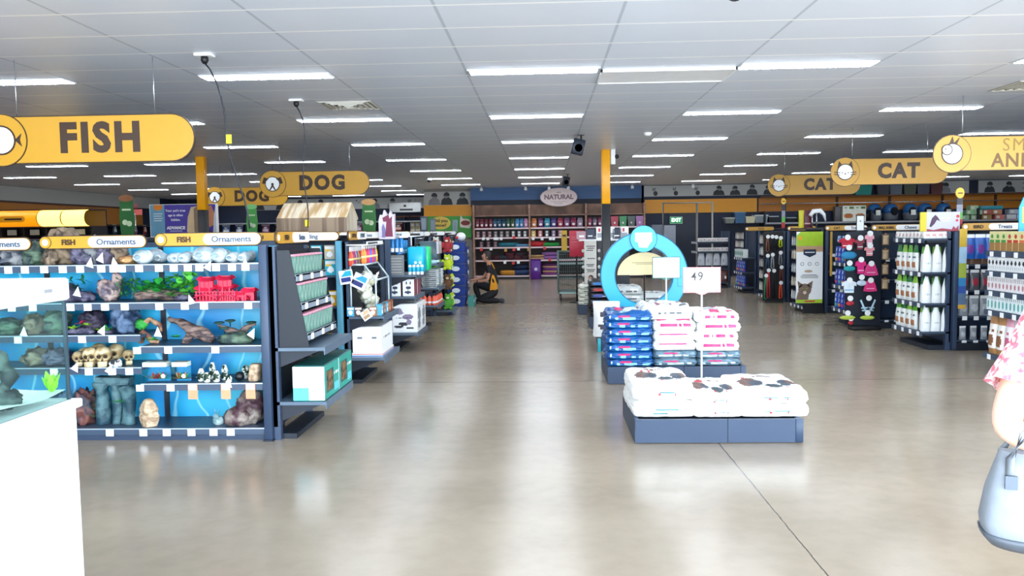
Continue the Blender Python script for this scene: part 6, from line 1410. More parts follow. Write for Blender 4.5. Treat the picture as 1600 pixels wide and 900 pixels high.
# blue ring display
CY = M('#18a8dc', .35, 0, .05, 3, name='ring_blue')
rx, rz_, ry = 1.305, .955, 10.75
rg = thing('ring_display', 'large bright blue ring display with round topper', 'ring display', (rx, ry, .166))
mb = MB(); ro, ri_ = .565, .375
def ringp(t, r, y): return Vector((rx+r*math.cos(t), ry+y, rz_+r*math.sin(t)))
n = 64; mb.loft([[ringp(2*PI*i/n, ro, -.05), ringp(2*PI*i/n, ro, .05), ringp(2*PI*i/n, ri_, .05), ringp(2*PI*i/n, ri_, -.05)] for i in range(n+1)], 0, False, sm=False)
part('ring', mb, CY, rg, True)
part('ring_edge', MB().tube([ringp(2*PI*i/n, ro-.004, -.05) for i in range(n+1)], .006, 6).tube([ringp(2*PI*i/n, ri_+.004, -.05) for i in range(n+1)], .006, 6), M('#0c6f98', .4, name='ring_edge_blue'), rg, True)
tc_ = (rx-.01, 1.425)
tp = part('round_topper', MB().prism(disc(.172, *tc_, 32), lambda a, b, d: (a, ry+d, b), -.075, -.052), M('#1fb4dc', .35, 0, .04, name='topper_blue'), rg, True)
part('topper_rim', MB().tube([(tc_[0]+.172*math.cos(2*PI*i/32), ry-.075, tc_[1]+.172*math.sin(2*PI*i/32)) for i in range(33)], .004, 6), M('#0c6f98', .4, name='ring_edge_blue'), tp, True)
part('white_print', MB().prism([(-.11, .05), (-.11, -.03), (-.07, -.05), (-.06, -.11), (.05, -.115), (.08, -.06), (.11, -.03), (.11, .08), (-.11, .08)], lambda a, b, d: (tc_[0]+a, ry+d, tc_[1]+b), -.079, -.075).prism([(-.085, .045), (.085, .045), (.085, .06), (-.085, .06)], lambda a, b, d: (tc_[0]+a, ry+d, tc_[1]+b), -.081, -.079, 1).prism([(-.07, .0), (.07, .0), (.07, .012), (-.07, .012)], lambda a, b, d: (tc_[0]+a, ry+d, tc_[1]+b), -.081, -.079, 1), [WHITE, M('#a8e4e8', .4, name='faint_aqua')], tp, True)
part('plinth', MB().bbox(.80, ry-.06, .166, 1.86, ry+.5, .47, .01), M('#1b2433', .5, 0, .06, name='plinth_dark'), rg, True)
part('ring_outline_mark', MB().box(rx+.43, ry-.053, .80, rx+.50, ry-.050, .805).box(rx+.43, ry-.053, .80, rx+.435, ry-.050, .93).box(rx+.43, ry-.053, .925, rx+.49, ry-.050, .93), M('#0c6f98', .4, name='ring_edge_blue'), rg, True)
cs = thing('half_round_sign', 'cream half round sign seen through the blue ring', 'sign', (1.38, 11.28, .166))
part('board', MB().prism([(.37*math.cos(PI*i/20), .31*math.sin(PI*i/20)) for i in range(21)], lambda a, b, d: (a, d, .76+b), -.008, .008), M('#eed9a4', .5, 0, .03, name='board_cream'), cs)
part('small_print', MB().box(-.17, -.011, .925, .17, -.009, .932).box(-.12, -.011, .905, .14, -.009, .912), M('#9a8a68', .5, name='print_umber'), cs)
part('post', MB().tube([(0, .015, 0), (0, .015, .80)], .012, 8), BLK, cs)
# sacks on third, fourth, fifth bases
pw = sack('pet_food_sack', .40, .60, .11, [M('#e9e8e6', .4, name='sack_offwhite'), M('#3a3038', .5, name='print_dark2'), M('#1f8fa8', .5, name='print_aqua')], [('t', .2, .2, .8, .6, 1, 6)], [('t', .1, .1, .9, .9, 1, 12)], 21, 16, 16)
for i in range(2): put(pouch('pet_food_bag', .34, .45, .10, [M('#e9e8e6', .4, name='sack_offwhite'), M('#4a4048', .5, name='print_dark2')], [('e', .35, .3, .15, .08, 1), ('e', .6, .45, .12, .1, 1), ('e', .4, .65, .14, .07, 1), ('e', .7, .75, .1, .05, 1)], seed=31+i), (.80-.0, 10.50+.11*i, .177), -.15, f"white patterned bag standing left of the ring, {('front', 'rear')[i]} one", 'bag', 'patterned bags by the ring')
single('aqua_block', MB().bbox(.675, 10.35, 0.0, .715, 10.42, .17, .005), M('#28a8b8', .4, name='aqua'), 'small aqua block beside the ring display base', 'block')
GW = [M('#c9cfce', .35, 0, .08, 9, name='sack_grey_white'), M('#5a6068', .5, name='print_grey2'), M('#f0f2f2', .4, name='sack_pale')]
gs = [sack('pet_food_sack', .46, .60, .12, GW, [('t', .2, .2, .8, .5, 1, 8)], [('t', .15, .3, .85, .6, 1, 10), ('r', .6, .6, .9, .9, 2)], 40+i, 18, 18, .02) for i in range(2)]
for j, x in enumerate((1.33, 1.76)):
    for i in range(4 if j == 0 else 3): put(gs[i % 2], (x, 13.3, .177+.117*i), RND.uniform(-.05, .05), f"grey white sack seen through the ring, {ORD[i]} up in {('left', 'right')[j]} pile", 'sack', 'grey white sacks seen through the ring')
bks = [sack('pet_food_sack', .36, .50, .10, [M('#14151c', .35, 0, .1, name='sack_black'), M(c, .4, name='logo_col'), M('#aab0c8', .4, name='logo_pale')], [], [('e', .4, .5, .25, .35, 1), ('t', .6, .3, .95, .5, 2, 4)], 50+i, 14, 14, .02) for i, c in enumerate(('#4a5aa8', '#c03a3a', '#3a7ac0'))]
for i in range(6): put(bks[i % 3], (.90, 13.22, .177+.097*i), RND.uniform(-.06, .06), f"black sack with coloured logo, {ORD[i]} up in the pile before the post", 'sack', 'black sacks before the post')
bks2 = Node('pet_food_sack', MB(), [BLK])
ws5 = [sack('pet_food_sack', .42, .50, .075, [M('#dcdccf', .4, 0, .05, name='sack_ivory'), M('#6a7a68', .5, name='print_sage')], [('t', .2, .3, .8, .6, 1, 6)], [('t', .2, .3, .8, .7, 1, 6)], 60+i, 14, 14, .02) for i in range(2)]
for i in range(5): put(ws5[i % 2], (.86, 15.3, .177+.073*i), RND.uniform(-.08, .08), f"ivory sack, {ORD[i]} up in the pile on the farthest base", 'sack', 'ivory sacks on the farthest base')
# white stand with posters (Y 16.3)
st = thing('white_stand', 'white display stand with leaflet panel left of the post', 'display stand', (1.2, 16.4, 0))
X_ = lambda px: pt(px, 400, 16.2).x
part('top_shelf', MB().box(X_(905), 16.2, 1.335, X_(985), 16.65, 1.365), WHITE, st, True)
part('leaflet_panel', MB().box(X_(913), 16.2, .25, X_(932), 16.24, 1.335), M('#dcd8d0', .5, 0, .05, name='panel_offwhite'), st, True)
mb = MB()
for i, z in enumerate((1.22, 1.18, 1.14, .98, .86, .83, .76, .73, .70, .62)): mb.box(X_(916)+.02*(i % 2), 16.196, z, X_(930)-.02*(i % 3), 16.2, z+.018)
part('leaflet_print', mb, M('#5a5650', .5, name='print_taupe'), st, True)
part('dark_tower', MB().box(X_(934), 16.25, 0, X_(984), 16.6, 1.335), DARK, st, True)
for s in (911, 936):
    for z in (.5, .66, .82, .98, 1.14): part('hanging_tag', MB().ell((X_(s), 16.19, z), (.03, .02, .035), 10, 7), M('#c8cac6', .5, name='tag_pale'), st, True)
part('base', MB().box(X_(913), 16.2, 0, X_(984), 16.6, .25), DARK, st, True)
pz = lambda py: pt(922, py, 16.1).z
ps = thing('person_poster', 'poster of a dark haired person leaning on the white stand', 'poster', (X_(922), 16.13, pz(458)))
W_ = X_(931)-X_(913); H_ = pz(426)-pz(458)
part('sheet', MB().box(-W_/2, 0, 0, W_/2, .012, H_), M('#d8cfc8', .5, name='poster_pale'), ps)
part('printed_figure', MB().prism(disc(.055, .01, H_*.72, 16, 1, 1.2), FR, -.004, 0, 0).prism(disc(.04, -.005, H_*.68, 14, 1, 1.25), FR, -.006, -.004, 1).prism([(-.02, H_*.5), (.06, H_*.5), (.1, .02), (-.06, .02)], FR, -.004, 0, 0), [M('#3a2826', .5, name='hair_print'), M('#b98a72', .5, name='skin_print2')], ps)
wbx = carton('white_pack', .16, .24, .14, [WHITE, M('#9aa0a8', .5, name='pack_grey'), RED], [('r', .15, .15, .85, .5, 1), ('r', .2, .65, .5, .85, 2)], nu=8, nv=10)
wbd = carton('dark_pack', .18, .2, .14, [M('#28324a', .5, name='pack_night'), WHITE], [('r', .2, .2, .8, .4, 1)], nu=8, nv=8)
wbs = carton('pink_pack', .2, .16, .14, [M('#b8909a', .5, name='pack_rose'), WHITE], [('r', .2, .2, .8, .5, 1)], nu=8, nv=8)
for i, (px, nd, n_) in enumerate(((909.5, wbs, 'rose'), (923, wbd, 'dark blue'), (939, wbx, 'white and grey'), (955, wbx, 'white and grey'), (965, wbd, 'dark blue'), (977, wbx, 'white and grey'))):
    put(nd, (X_(px), 16.4, 1.365), 0, f"{n_} pack, {ORD[i]} from left on the white stand's top", 'pack', "packs on the white stand's top")
for i, px in enumerate((911, 930, 975)): put(wbs if i != 1 else wbx, (X_(px), 16.55, 1.365+.001), 0, f"{('rose', 'white', 'rose')[i]} pack behind the front packs, {ORD[i]} from left", 'pack', "packs on the white stand's top", sc=(1, 1, 1.55)) if False else None
# stock trolley, red sign, yellow box
GT = M('#6f8a88', .35, .5, .05, name='trolley_metal')
tx0, tx1, ty0, ty1 = pt(873, 450, 18.0).x, pt(907, 450, 18.0).x+.12, 18.0, 18.9
tr_ = thing('stock_trolley', 'grey green wire stock trolley near the timber shelving', 'trolley', ((tx0+tx1)/2, 18.4, 0))
part('deck', MB().box(tx0, ty0, .16, tx1, ty1, .19), GT, tr_, True)
mb = MB()
for x in (tx0, tx1):
    for y in (ty0, ty1): mb.tube([(x, y, .16), (x, y, 1.08)], .018, 8)
for z in (.5, .8, 1.08): mb.tube([(tx0, ty0, z), (tx1, ty0, z), (tx1, ty1, z), (tx0, ty1, z), (tx0, ty0, z)], .012, 6)
part('posts', mb, GT, tr_, True)
mb = MB()
for i in range(12):
    x = tx0+(tx1-tx0)*(i+.5)/12; mb.tube([(x, ty1, .19), (x, ty1, 1.08)], .005, 4)
    y = ty0+(ty1-ty0)*(i+.5)/12; mb.tube([(tx0, y, .19), (tx0, y, 1.08)], .005, 4).tube([(tx1, y, .19), (tx1, y, 1.08)], .005, 4)
for z in (.3, .4, .6, .7, .9, 1.0): mb.tube([(tx0, ty0, z), (tx0, ty1, z), (tx1, ty1, z), (tx1, ty0, z)], .005, 4)
part('wire_side', mb, GT, tr_, True)
part('mid_shelf', MB().box(tx0+.01, ty0+.01, .79, tx1-.01, ty1-.01, .81), M('#8fa4a0', .4, .2, name='trolley_shelf'), tr_, True)
for x in (tx0+.05, tx1-.05):
    for y in (ty0+.05, ty1-.05): part('caster', MB().lathe([(.05, -.018), (.055, -.01), (.055, .01), (.05, .018)], n=16).xf(Matrix.Translation((x, y, .055)) @ Matrix.Rotation(PI/2, 4, 'Y')).box(x-.012, y-.02, .055, x+.012, y+.02, .16), BLK, tr_, True)
put(carton('yellow_box', .12, .45, .2, [M('#d8ac2a', .5, 0, .06, name='box_yellow'), BROWN], [('r', .2, .75, .8, .78, 1)], nu=6, nv=10), (tx0+.14, 18.35, 1.095), 0, 'tall yellow box standing on the stock trolley', 'box')
rs_ = thing('red_sign_stand', 'red notice sign on a black pole by the stock trolley', 'sign stand', (pt(901, 400, 17.6).x, 17.6, 0))
part('pole', MB().tube([(0, 0, .01), (0, 0, 1.0)], .018, 8), BLK, rs_); part('foot', MB().lathe([(.17, 0), (.17, .012), (.03, .02)], n=20), BLK, rs_)
part('sign_panel', MB().bbox(-.155, -.012, .98, .155, .012, 1.54, .01), M('#c8344a', .45, 0, .06, name='sign_red'), rs_)
part('sign_lines', MB().box(-.11, -.015, 1.40, .11, -.012, 1.405).box(-.11, -.015, 1.36, .11, -.012, 1.365).box(-.11, -.015, 1.3, .11, -.012, 1.305), M('#e8a0a8', .5, name='sign_pinkline'), rs_)

# ---------------------------------------------------------------- shelving runs and end stands on the right
RX0, RXF, PR = 5.06, 4.67, 2.3
def run_right(k, label, heads, x1=13.0):
    y = 7.95+PR*k
    rt = thing('shelving_unit', label, 'shelving', (8.5, y+.45, 0), 0, 'shelving runs right of the aisle')
    part('base', MB().box(5.07, y, 0, x1, y+.9, .09), DARK, rt, True); part('back_panel', MB().box(5.07, y+.44, .09, x1, y+.47, 1.5), STEEL, rt, True)
    part('top_shelf', MB().box(5.07, y+.02, 1.50, x1, y+.88, 1.53), DARK, rt, True)
    part('end_upright', MB().bbox(5.026, y-.02, .01, 5.08, y+.06, 1.47, .006), STEEL, rt, True)
    for z in (.12, .42, .74, 1.06): s = part('shelf', MB().box(5.09, y+.05, z-.02, 7.2, y+.44, z), LIPC, rt, True); tickets(s, [5.2, 5.34, 5.5], z, y+.05)
    for i, (a, b, l, r) in enumerate(heads): header(rt, a, b, 1.475, 1.572, y-.01, l, r, sz=.062)
    return rt
run_right(0, 'navy shelving run closest to the right edge of view', [])
run_right(1, 'navy shelving run with the BIRD Treats strip', [(5.10, 5.82, 'BIRD', 'Treats'), (5.84, 6.6, 'BIRD', 'Treats')])
run_right(2, 'navy shelving run with the SMALL ANIMAL Chews strip', [(4.92, 5.72, 'SMALL ANIMAL', 'Chews')])
run_right(3, 'navy shelving run with the CAT Treats strip', [(5.01, 5.76, 'CAT', 'Treats')])
run_right(4, 'navy shelving run with the TOYS strip', [(5.02, 5.62, 'TOYS', '')])
run_right(5, 'navy shelving run with a plain yellow strip past the leads', [(4.72, 5.35, 'FOOD', '')]) if False else run_right(5, 'navy shelving run farthest but one on the right', [(4.72, 5.4, 'TOYS', '')])
def end_right(k, label, levels, xf=RXF, y0=None, back=1.47, x0=RX0):
    y0 = 7.95+PR*k+.02 if y0 is None else y0; y1 = y0+.88
    rt = thing('end_stand', label, 'end stand', (4.86, y0+.44, 0), 0, 'end stands right of the aisle')
    part('back_panel', MB().box(x0-.06, y0, .1, x0-.04, y1, back), STEEL, rt, True)
    part('upright', MB().box(x0-.10, y0, 0, x0-.043, y0+.05, back), STEEL, rt, True); part('upright', MB().box(x0-.10, y1-.05, 0, x0-.043, y1, back), STEEL, rt, True)
    if k == 3: part('top_cap', MB().box(xf, y0, 1.50, x0-.045, y1, 1.528).box(x0-.10, y0, back, x0-.045, y1, 1.50), DARK, rt, True)
    part('foot', MB().box(xf+.1, y0+.04, 0, x0-.06, y1-.04, .06), DARK, rt, True)
    for z in levels:
        s = part('shelf', MB().box(xf+.008, y0, z-.022, x0-.06, y1, z).box(xf, y0, z-.05, xf+.008, y1, z+.004), LIPC, rt, True)
        tickets(s, [y0+.1, y0+.32, y0+.54, y0+.76], z-.002, xf, '-X', .06, .052)
        part('bracket', MB().box(xf+.05, y0+.02, z-.05, x0-.06, y0+.03, z-.022), DARK, s, True)
    return rt
R0L = (.19, .65, .855, 1.06, 1.27)
end_right(0, 'near right end stand of white boxes and pouches, five shelves', R0L)
def vb(name, w, h, d, c1, c2, c3, paint): return carton(name, w, h, d, [M(c1, .45, 0, .05, name='pack_a'), M(c2, .45, 0, .05, name='pack_b'), M(c3, .45, 0, .05, name='pack_c')], paint, nu=12, nv=14)
yb = [vb('treat_carton', .10, .20, .10, '#e6dfa0', '#a87a45', c, [('r', 0, 0, 1, .42, 1), ('r', .05, .45, .95, .55, 2), ('e', .5, .75, .25, .12, 2)]) for c in ('#3f9a4a', '#d04030', '#e8704a')]
ly = ('yellow carton with green band', 'yellow carton with red band', 'yellow carton with orange band')
for i in range(8): q = 0 if i > 4 else 1 if i > 2 else 2; put(yb[q], (RXF+.07, 8.02+.107*i, 1.275), -PI/2, f"{ly[q]}, {ORD[i]} from the front on near right top shelf", 'carton', 'yellow cartons on the near right stand')
wa = vb('supplement_box', .062, .145, .05, '#eef0f0', '#20262c', '#a8b0b6', [('e', .5, .62, .3, .16, 1), ('t', .15, .15, .85, .35, 2, 4)])
wt = vb('supplement_box', .062, .17, .05, '#f3eff0', '#c08088', '#7a6a70', [('e', .5, .3, .28, .18, 1), ('t', .15, .6, .85, .8, 2, 4)])
wc = vb('supplement_box', .062, .155, .05, '#eaf3f4', '#5ab0a8', '#8a9aa8', [('e', .5, .4, .28, .25, 1), ('t', .15, .75, .85, .9, 2, 4)])
for nd, z, n_, c in ((wa, 1.065, 'white box with dark pet picture', 'fourth'), (wt, .86, 'white box with pink print', 'third'), (wc, .655, 'white box with teal print', 'second')):
    row(nd, 12, (RXF+.04, 8.05, z), (RXF+.04, 8.80, z), -PI/2, n_, f"on near stand's {c} shelf", 'box', 'small boxes on the near right stand', end='from the front')
def tallp(c1, c2, c3, seed, w=.15, h=.40): return pouch('litter_pouch', w, h, .10, [M(c1, .4, 0, .05, name='pouch_a'), M(c2, .4, 0, .05, name='pouch_b'), M(c3, .4, 0, .05, name='pouch_c')], [('r', 0, .82, 1, 1, 1), ('r', 0, 0, 1, .12, 1), ('e', .5, .35, .35, .16, 2), ('t', .2, .58, .8, .64, 2, 5)], seed=seed)
tp_ = [tallp('#f4efe8', '#b88450', '#8a5a38', 1), tallp('#f6eef0', '#eaa8b8', '#d86a8a', 2), tallp('#e6eef2', '#dfe8ee', '#1f8fd0', 3, .17), tallp('#e6eef2', '#2fa8c8', '#1a6aa8', 4)]
for i, q in enumerate((3, 2, 2, 1, 0, 0)): put(tp_[q], (RXF+.08, 8.03+.152*i, .19), -PI/2, f"{('tan and white', 'pink and white', 'white and blue', 'aqua and white')[q]} tall pouch, {ORD[i]} from the front on near right bottom shelf", 'pouch', 'tall pouches on the near right stand')
# end stand 1: white and green pouches
R1L = (.23, .584, .968, 1.385)
end_right(1, 'right end stand of white and green pouches', R1L)
GR1, GR2 = '#5fae2c', '#2c7a3c'
def gp_(c, seed): return pouch('treat_pouch', .152, .33, .085, [M('#f2f4f0', .38, 0, .03, name='pouch_white'), M(c, .4, 0, .08, name='pouch_green'), M('#b4744a', .45, 0, .1, 20, name='print_treats'), M('#6a7a80', .5, name='print_small')], [('r', 0, .70, 1, 1, 1), ('e', .5, .25, .34, .14, 2), ('t', .2, .5, .8, .58, 3, 5)], seed=seed, peak=.35)
gpn = [gp_(GR1, 1), gp_('#8cc63c', 2), gp_(GR2, 3)]
sdn = pouch('treat_pouch', .120, .34, .10, [M('#f4f6f6', .38, 0, .03, name='pouch_plain'), M('#c8d2d4', .4, name='faint_grey')], [('t', .25, .3, .75, .34, 1, 5), ('t', .25, .42, .75, .46, 1, 5)], seed=8, peak=.75)
for j, z in enumerate(R1L[:3]):
    zn = ('bottom', 'middle', 'upper')[j]
    for i in range(4): put(gpn[(i+j) % 3], (RXF+.065, 10.61+.155*i, z), -PI/2, f"white pouch with green top, {ORD[i]} from the front on the {zn} pouch shelf", 'pouch', 'white and green pouches')
    for i in range(2): put(gpn[(i+j+1) % 3], (RXF+.13+.13*i, 10.48, z), 0, f"green topped pouch behind a white pouch, {ORD[i]} from left, {zn} pouch shelf", 'pouch', 'white and green pouches', sc=.95)
    for i in range(3): put(sdn, (RXF+.078+.122*i, 10.345, z), .05*(i-1), f"plain white peaked pouch, {ORD[i]} from left on the {zn} pouch shelf", 'pouch', 'plain white pouches')
lt = pouch('small_packet', .10, .085, .05, [M('#eceae6', .4, name='packet_white'), M('#d8a8a8', .5, name='packet_pink'), INK2], [('t', .2, .3, .8, .6, 1, 4)], seed=3, nu=8, nv=6)
row(lt, 8, (RXF+.04, 10.38, 1.385), (RXF+.04, 11.1, 1.385), -PI/2, 'small white packet', 'along the top of the pouch stand', 'packet', 'small white packets', end='from the front')
row(lt, 4, (RXF+.06, 10.31, 1.385), (RX0-.10, 10.31, 1.385), 0, 'small white packet facing the entrance', 'on top of the pouch stand', 'packet', 'small white packets')
pb_ = thing('picture_board', 'lilac sky picture board with dark bird above the pouch stand', 'picture board', (4.88, 10.26, 1.475))
part('panel', MB().box(-.22, 0, 0, .215, .015, .235), M('#c9c8de', .5, 0, .06, 3, name='board_lilac'), pb_)
part('yellow_end', MB().box(-.26, -.003, 0, -.185, .018, .235), M('#d8c22a', .5, name='board_yellow'), pb_)
mb = MB().prism([(-.15, .06), (-.12, .16), (-.08, .20), (-.05, .17), (-.02, .12), (-.06, .14), (-.09, .09), (-.13, .05)], FR, -.003, 0, 0)
mb.prism([(-.18, .0), (.2, .0), (.2, .07), (.17, .03), (.14, .06), (.12, .02), (.0, .035), (-.1, .015), (-.18, .03)], FR, -.003, 0, 1).prism(disc(.02, .19, .18, 10), FR, -.004, 0, 2).prism(disc(.016, .18, .13, 10), FR, -.004, 0, 2).box(-.02, -.003, .15, .1, 0, .16, 3).box(0, -.003, .12, .09, 0, .128, 3)
part('bird_print', mb, [M('#4a2a4a', .5, name='bird_plum'), M('#a03a4a', .5, name='skyline_red'), RED, WHITE], pb_)
# bird run: strip and rows
ts = thing('shelf_strip', 'tall multicoloured printed strip at the BIRD run corner', 'strip', (5.125, 10.225, .52))
for i, (z0, z1, c) in enumerate(((0, .05, '#d8a83a'), (.05, .19, '#5f7a98'), (.19, .28, '#3a5aa8'), (.28, .38, '#3a8ac0'), (.38, .56, '#a8b84a'), (.56, .76, '#a8c8e0'), (.76, .98, '#d8b23a'))): part('colour_block', MB().box(-.045, 0, z0, .045, .006, z1), M(c, .5, 0, .12, 12, name='strip_col'), ts)
bb = [pouch('bird_seed_bag', .12, .24, .07, [M(a, .3, 0, .12, 18, name='bag_c1'), M(b_, .4, name='bag_c2'), WHITE], [('r', .1, .85, .9, 1, 2), ('e', .5, .4, .3, .2, 1)], seed=s) for s, (a, b_) in enumerate((('#2a62b8', '#7a3a9a'), ('#7a5a4a', '#d88a40'), ('#5a5a62', '#b03040'), ('#9aa0a8', '#c8ccd0')))]
bn_ = ['blue', 'brown', 'charcoal', 'silver']
for j, (z, sc_) in enumerate(((.12, .75), (.42, 1.1), (.74, 1.1), (1.06, 1.3))):
    q = (3, 3, 2, 1)[j]
    for i in range(5): put(bb[q], (5.21+.13*i, 10.36, z), 0, f"{bn_[q]} bird seed bag, {ORD[i]} from left on {('lowest', 'second', 'third', 'fourth')[j]} BIRD shelf", 'bag', 'bird seed bags', sc=sc_*.95)
for i in range(4): put(bb[0], (5.22+.13*i, 10.27, 1.13), 0, f"blue hanging bird treat bag, {ORD[i]} from left under the BIRD strip", 'bag', 'blue bags under the BIRD strip', sc=1.25)
# ends 2..6
def small_p(c1, c2, seed, w=.13, h=.20): return pouch('cat_treat_pouch', w, h, .05, [M(c1, .35, 0, .1, name='ctp_a'), M(c2, .4, name='ctp_b'), M('#cfe0f4', .4, name='ctp_c')], [('r', .15, .12, .85, .32, 1), ('t', .2, .45, .8, .62, 2, 4), ('e', .5, .78, .2, .08, 2)], seed=seed, nu=8, nv=10)
bp_ = [small_p('#1c3fae', '#d8407a', 1), small_p('#1c3fae', '#f0a040', 2), small_p('#2450c0', '#50b8b0', 3)]
bpn = ['pink', 'orange', 'teal']
R2L = (.25, .62, .98)
end_right(2, 'right end stand of royal blue cat treat pouches', R2L)
for j, z in enumerate(R2L):
    for i in range(6): put(bp_[(i+j) % 3], (RXF+.05, 12.66+.14*i, z), -PI/2, f"royal blue pouch with {bpn[(i+j) % 3]} band, {ORD[i]} from the front, {('lower', 'middle', 'upper')[j]} shelf", 'pouch', 'royal blue cat treat pouches', sc=(1.02, 1.25, 1.25))
for i in range(4): put(small_p('#6f93c8', '#f0f4fa', 5, .14, .10), (RXF+.05, 12.68+.2*i, 1.30), -PI/2, f"pale blue packet, {ORD[i]} from the front above the royal blue pouches", 'packet', 'pale blue packets')
part_strip = thing('side_strip', 'mustard side strip down the royal blue pouch stand', 'strip', (4.645, 13.44, .75)); part('strip', MB().box(0, 0, 0, .02, .05, .72), M('#c89a3a', .5, name='strip_mustard'), part_strip)
# clothing spinner
CL = thing('clothing_rack', 'dark rack of pet clothes on white round hangers', 'clothing rack', (4.80, 12.40, 0))
part('back_board', MB().box(-.26, .10, .06, .26, .125, 1.46), DARK, CL); part('base', MB().bbox(-.22, -.08, 0, .22, .12, .06, .02), BLK, CL)
mb = MB()
gar = []
def garment(c, c2, w, h, style):
    mb = MB()
    if style == 'shirt': mb.prism([(-w*.3, 0), (w*.3, 0), (w*.32, h*.6), (w*.5, h*.55), (w*.48, h*.85), (w*.2, h), (-w*.2, h), (-w*.48, h*.85), (-w*.5, h*.55), (-w*.32, h*.6)], FR, -.02, .0)
    elif style == 'skirt': mb.prism([(-w*.5, 0), (-w*.2, -.01), (w*.2, -.01), (w*.5, 0), (w*.38, h*.55), (w*.25, h), (-w*.25, h), (-w*.38, h*.55)], FR, -.025, .0)
    elif style == 'hat': mb.ell((0, -.03, h*.35), (w*.5, .03, h*.36), 18, 10)
    else: mb.tube([(-w*.45, 0, h*.9), (-w*.2, 0, h*.2), (0, 0, 0), (w*.2, 0, h*.2), (w*.45, 0, h*.9)], .014, 6).tube([(-w*.4, 0, h*.3), (w*.4, 0, h*.3)], .014, 6).tube([(-w*.35, 0, h*.1), (w*.35, 0, h*.1)], .012, 6)
    for p in mb.v: p.y += .006*math.sin(p.x*70)
    m1, m2 = M(c, .7, 0, .12, 14, name='garment'), M(c2, .7, 0, .08, name='garment_trim')
    return Node('pet_garment', mb, m1, [Node('trim', MB().box(-w*.28, -.032, h*.2, w*.28, -.024, h*.28) if style != 'harness' else MB().ell((0, -.02, h*.25), (.02, .01, .02), 10, 6), m2), Node('round_hanger', MB().prism(disc(.042, 0, h+.01, 16), FR, -.04, -.034), WHITE), Node('hook', MB().tube([(0, -.03, h+.02), (0, .10, h+.03)], .004, 5), CHROME)])
GS = [('#c01f3a', '#f6e8ea', .24, .15, 'shirt', 1325, 388, 'red winged shirt'), ('#8a3a48', '#f0f0f0', .13, .16, 'shirt', 1345, 390, 'wine striped shirt'), ('#f0a8b8', '#ffffff', .13, .17, 'shirt', 1360, 384, 'pale pink shirt'),
      ('#2a86b8', '#d8e86a', .24, .16, 'hat', 1327, 405, 'blue cap'), ('#e89aa0', '#ffffff', .14, .14, 'shirt', 1360, 400, 'pink and white shirt'),
      ('#1f9aa0', '#e8f0f0', .17, .11, 'hat', 1328, 424, 'teal cap'), ('#d8207a', '#f4a0c8', .15, .2, 'shirt', 1346, 428, 'magenta shirt'), ('#d83a80', '#f6b0c8', .22, .16, 'skirt', 1362, 430, 'hot pink skirt'),
      ('#dfe8f0', '#6ab0d8', .22, .18, 'shirt', 1328, 458, 'white and blue shirt'), ('#c9d8e8', '#ffffff', .14, .12, 'hat', 1347, 447, 'pale grey cap'), ('#e0307a', '#f8a8c8', .20, .15, 'skirt', 1361, 455, 'deep pink skirt'),
      ('#b8d8e8', '#3a4a5a', .24, .20, 'harness', 1358, 488, 'pale blue harness'), ('#c03040', '#ffffff', .12, .10, 'hat', 1329, 478, 'small red cap'), ('#b8cc4a', '#2a8a8a', .24, .09, 'hat', 1325, 500, 'lime bow'), ('#b8cc4a', '#ffffff', .22, .09, 'hat', 1356, 500, 'lime and white bow'), ('#c0303a', '#ffffff', .08, .09, 'hat', 1330, 508, 'little red bow')]
for i, (c, c2, w, h, s_, px, py, n_) in enumerate(GS):
    q = pt(px, py, 12.32); put(garment(c, c2, w, h, s_), (q.x, 12.40-.03, max(.05, q.z)), 0, f"{n_} hanging on the pet clothing rack", 'pet garment', 'pet clothes on the rack')
# brown bits right of clothes
for i in range(4): put(hangpack('hanging_pack', .10, .16, .03, [M('#8a6a4a', .5, 0, .2, 20, name='card_brown'), M('#c8b090', .3, name='blister_tan')], [('r', .1, .7, .9, .9, 1)]), (5.10, 12.44, .60+.22*i), 0, f"brown hanging chew pack, {ORD[i]} up beside the pet clothes", 'pack', 'brown chew packs')
# end 3 (14.85): toys + cat poster
end_right(3, 'right end stand of carded cat toys behind the cat poster', (.12,))
cp = thing('cat_poster', 'tall white and green cat poster with tabby face', 'poster', (4.74, 14.80, .19))
pw_, ph_ = .465, 1.275
part('panel', MB().box(-pw_/2, 0, 0, pw_/2, .015, ph_), WHITE, cp)
part('green_top', MB().prism([(-pw_/2, ph_*.80), (pw_/2, ph_*.80), (pw_/2, ph_), (-pw_*.34, ph_), (-pw_/2, ph_*.95)], FR, -.003, 0), M('#a8cc2a', .5, name='poster_green'), cp)
part('tan_band', MB().box(-pw_/2, -.003, ph_*.72, pw_/2, 0, ph_*.80), M('#c09a78', .5, name='poster_tan'), cp)
part('emblem', MB().prism([(-.11, .96), (.11, .96), (.11, .87), (0, .82), (-.11, .87)], FR, -.006, -.003).prism([(-.085, .90), (.085, .90), (.085, .915), (-.085, .915)], FR, -.008, -.006, 1), [M('#1c2c44', .5, name='emblem_navy'), WHITE], cp)
part('orange_spot', MB().prism(disc(.035, -.17, ph_*.91, 16), FR, -.006, -.003), M('#f0a82a', .5, name='spot_orange'), cp)
for x in (-.13, 0, .13): part('round_icon', MB().prism(disc(.032, x, .70, 14), FR, -.003, 0, 0).prism(disc(.024, x, .70, 14), FR, -.004, -.003, 1), [M('#5a5a58', .5, name='icon_grey'), WHITE], cp)
mb = MB()
for z, w_ in ((.50, .13), (.475, .16), (.45, .15)): mb.box(-w_, -.003, z, w_, 0, z+.01)
mb.prism(disc(.06, -.02, .57, 12, 1.2, .4), FR, -.003, 0, 2)
part('printed_text', mb, [M('#5a5a58', .5, name='icon_grey'), WHITE, M('#b8a088', .5, name='heap_tan')], cp)
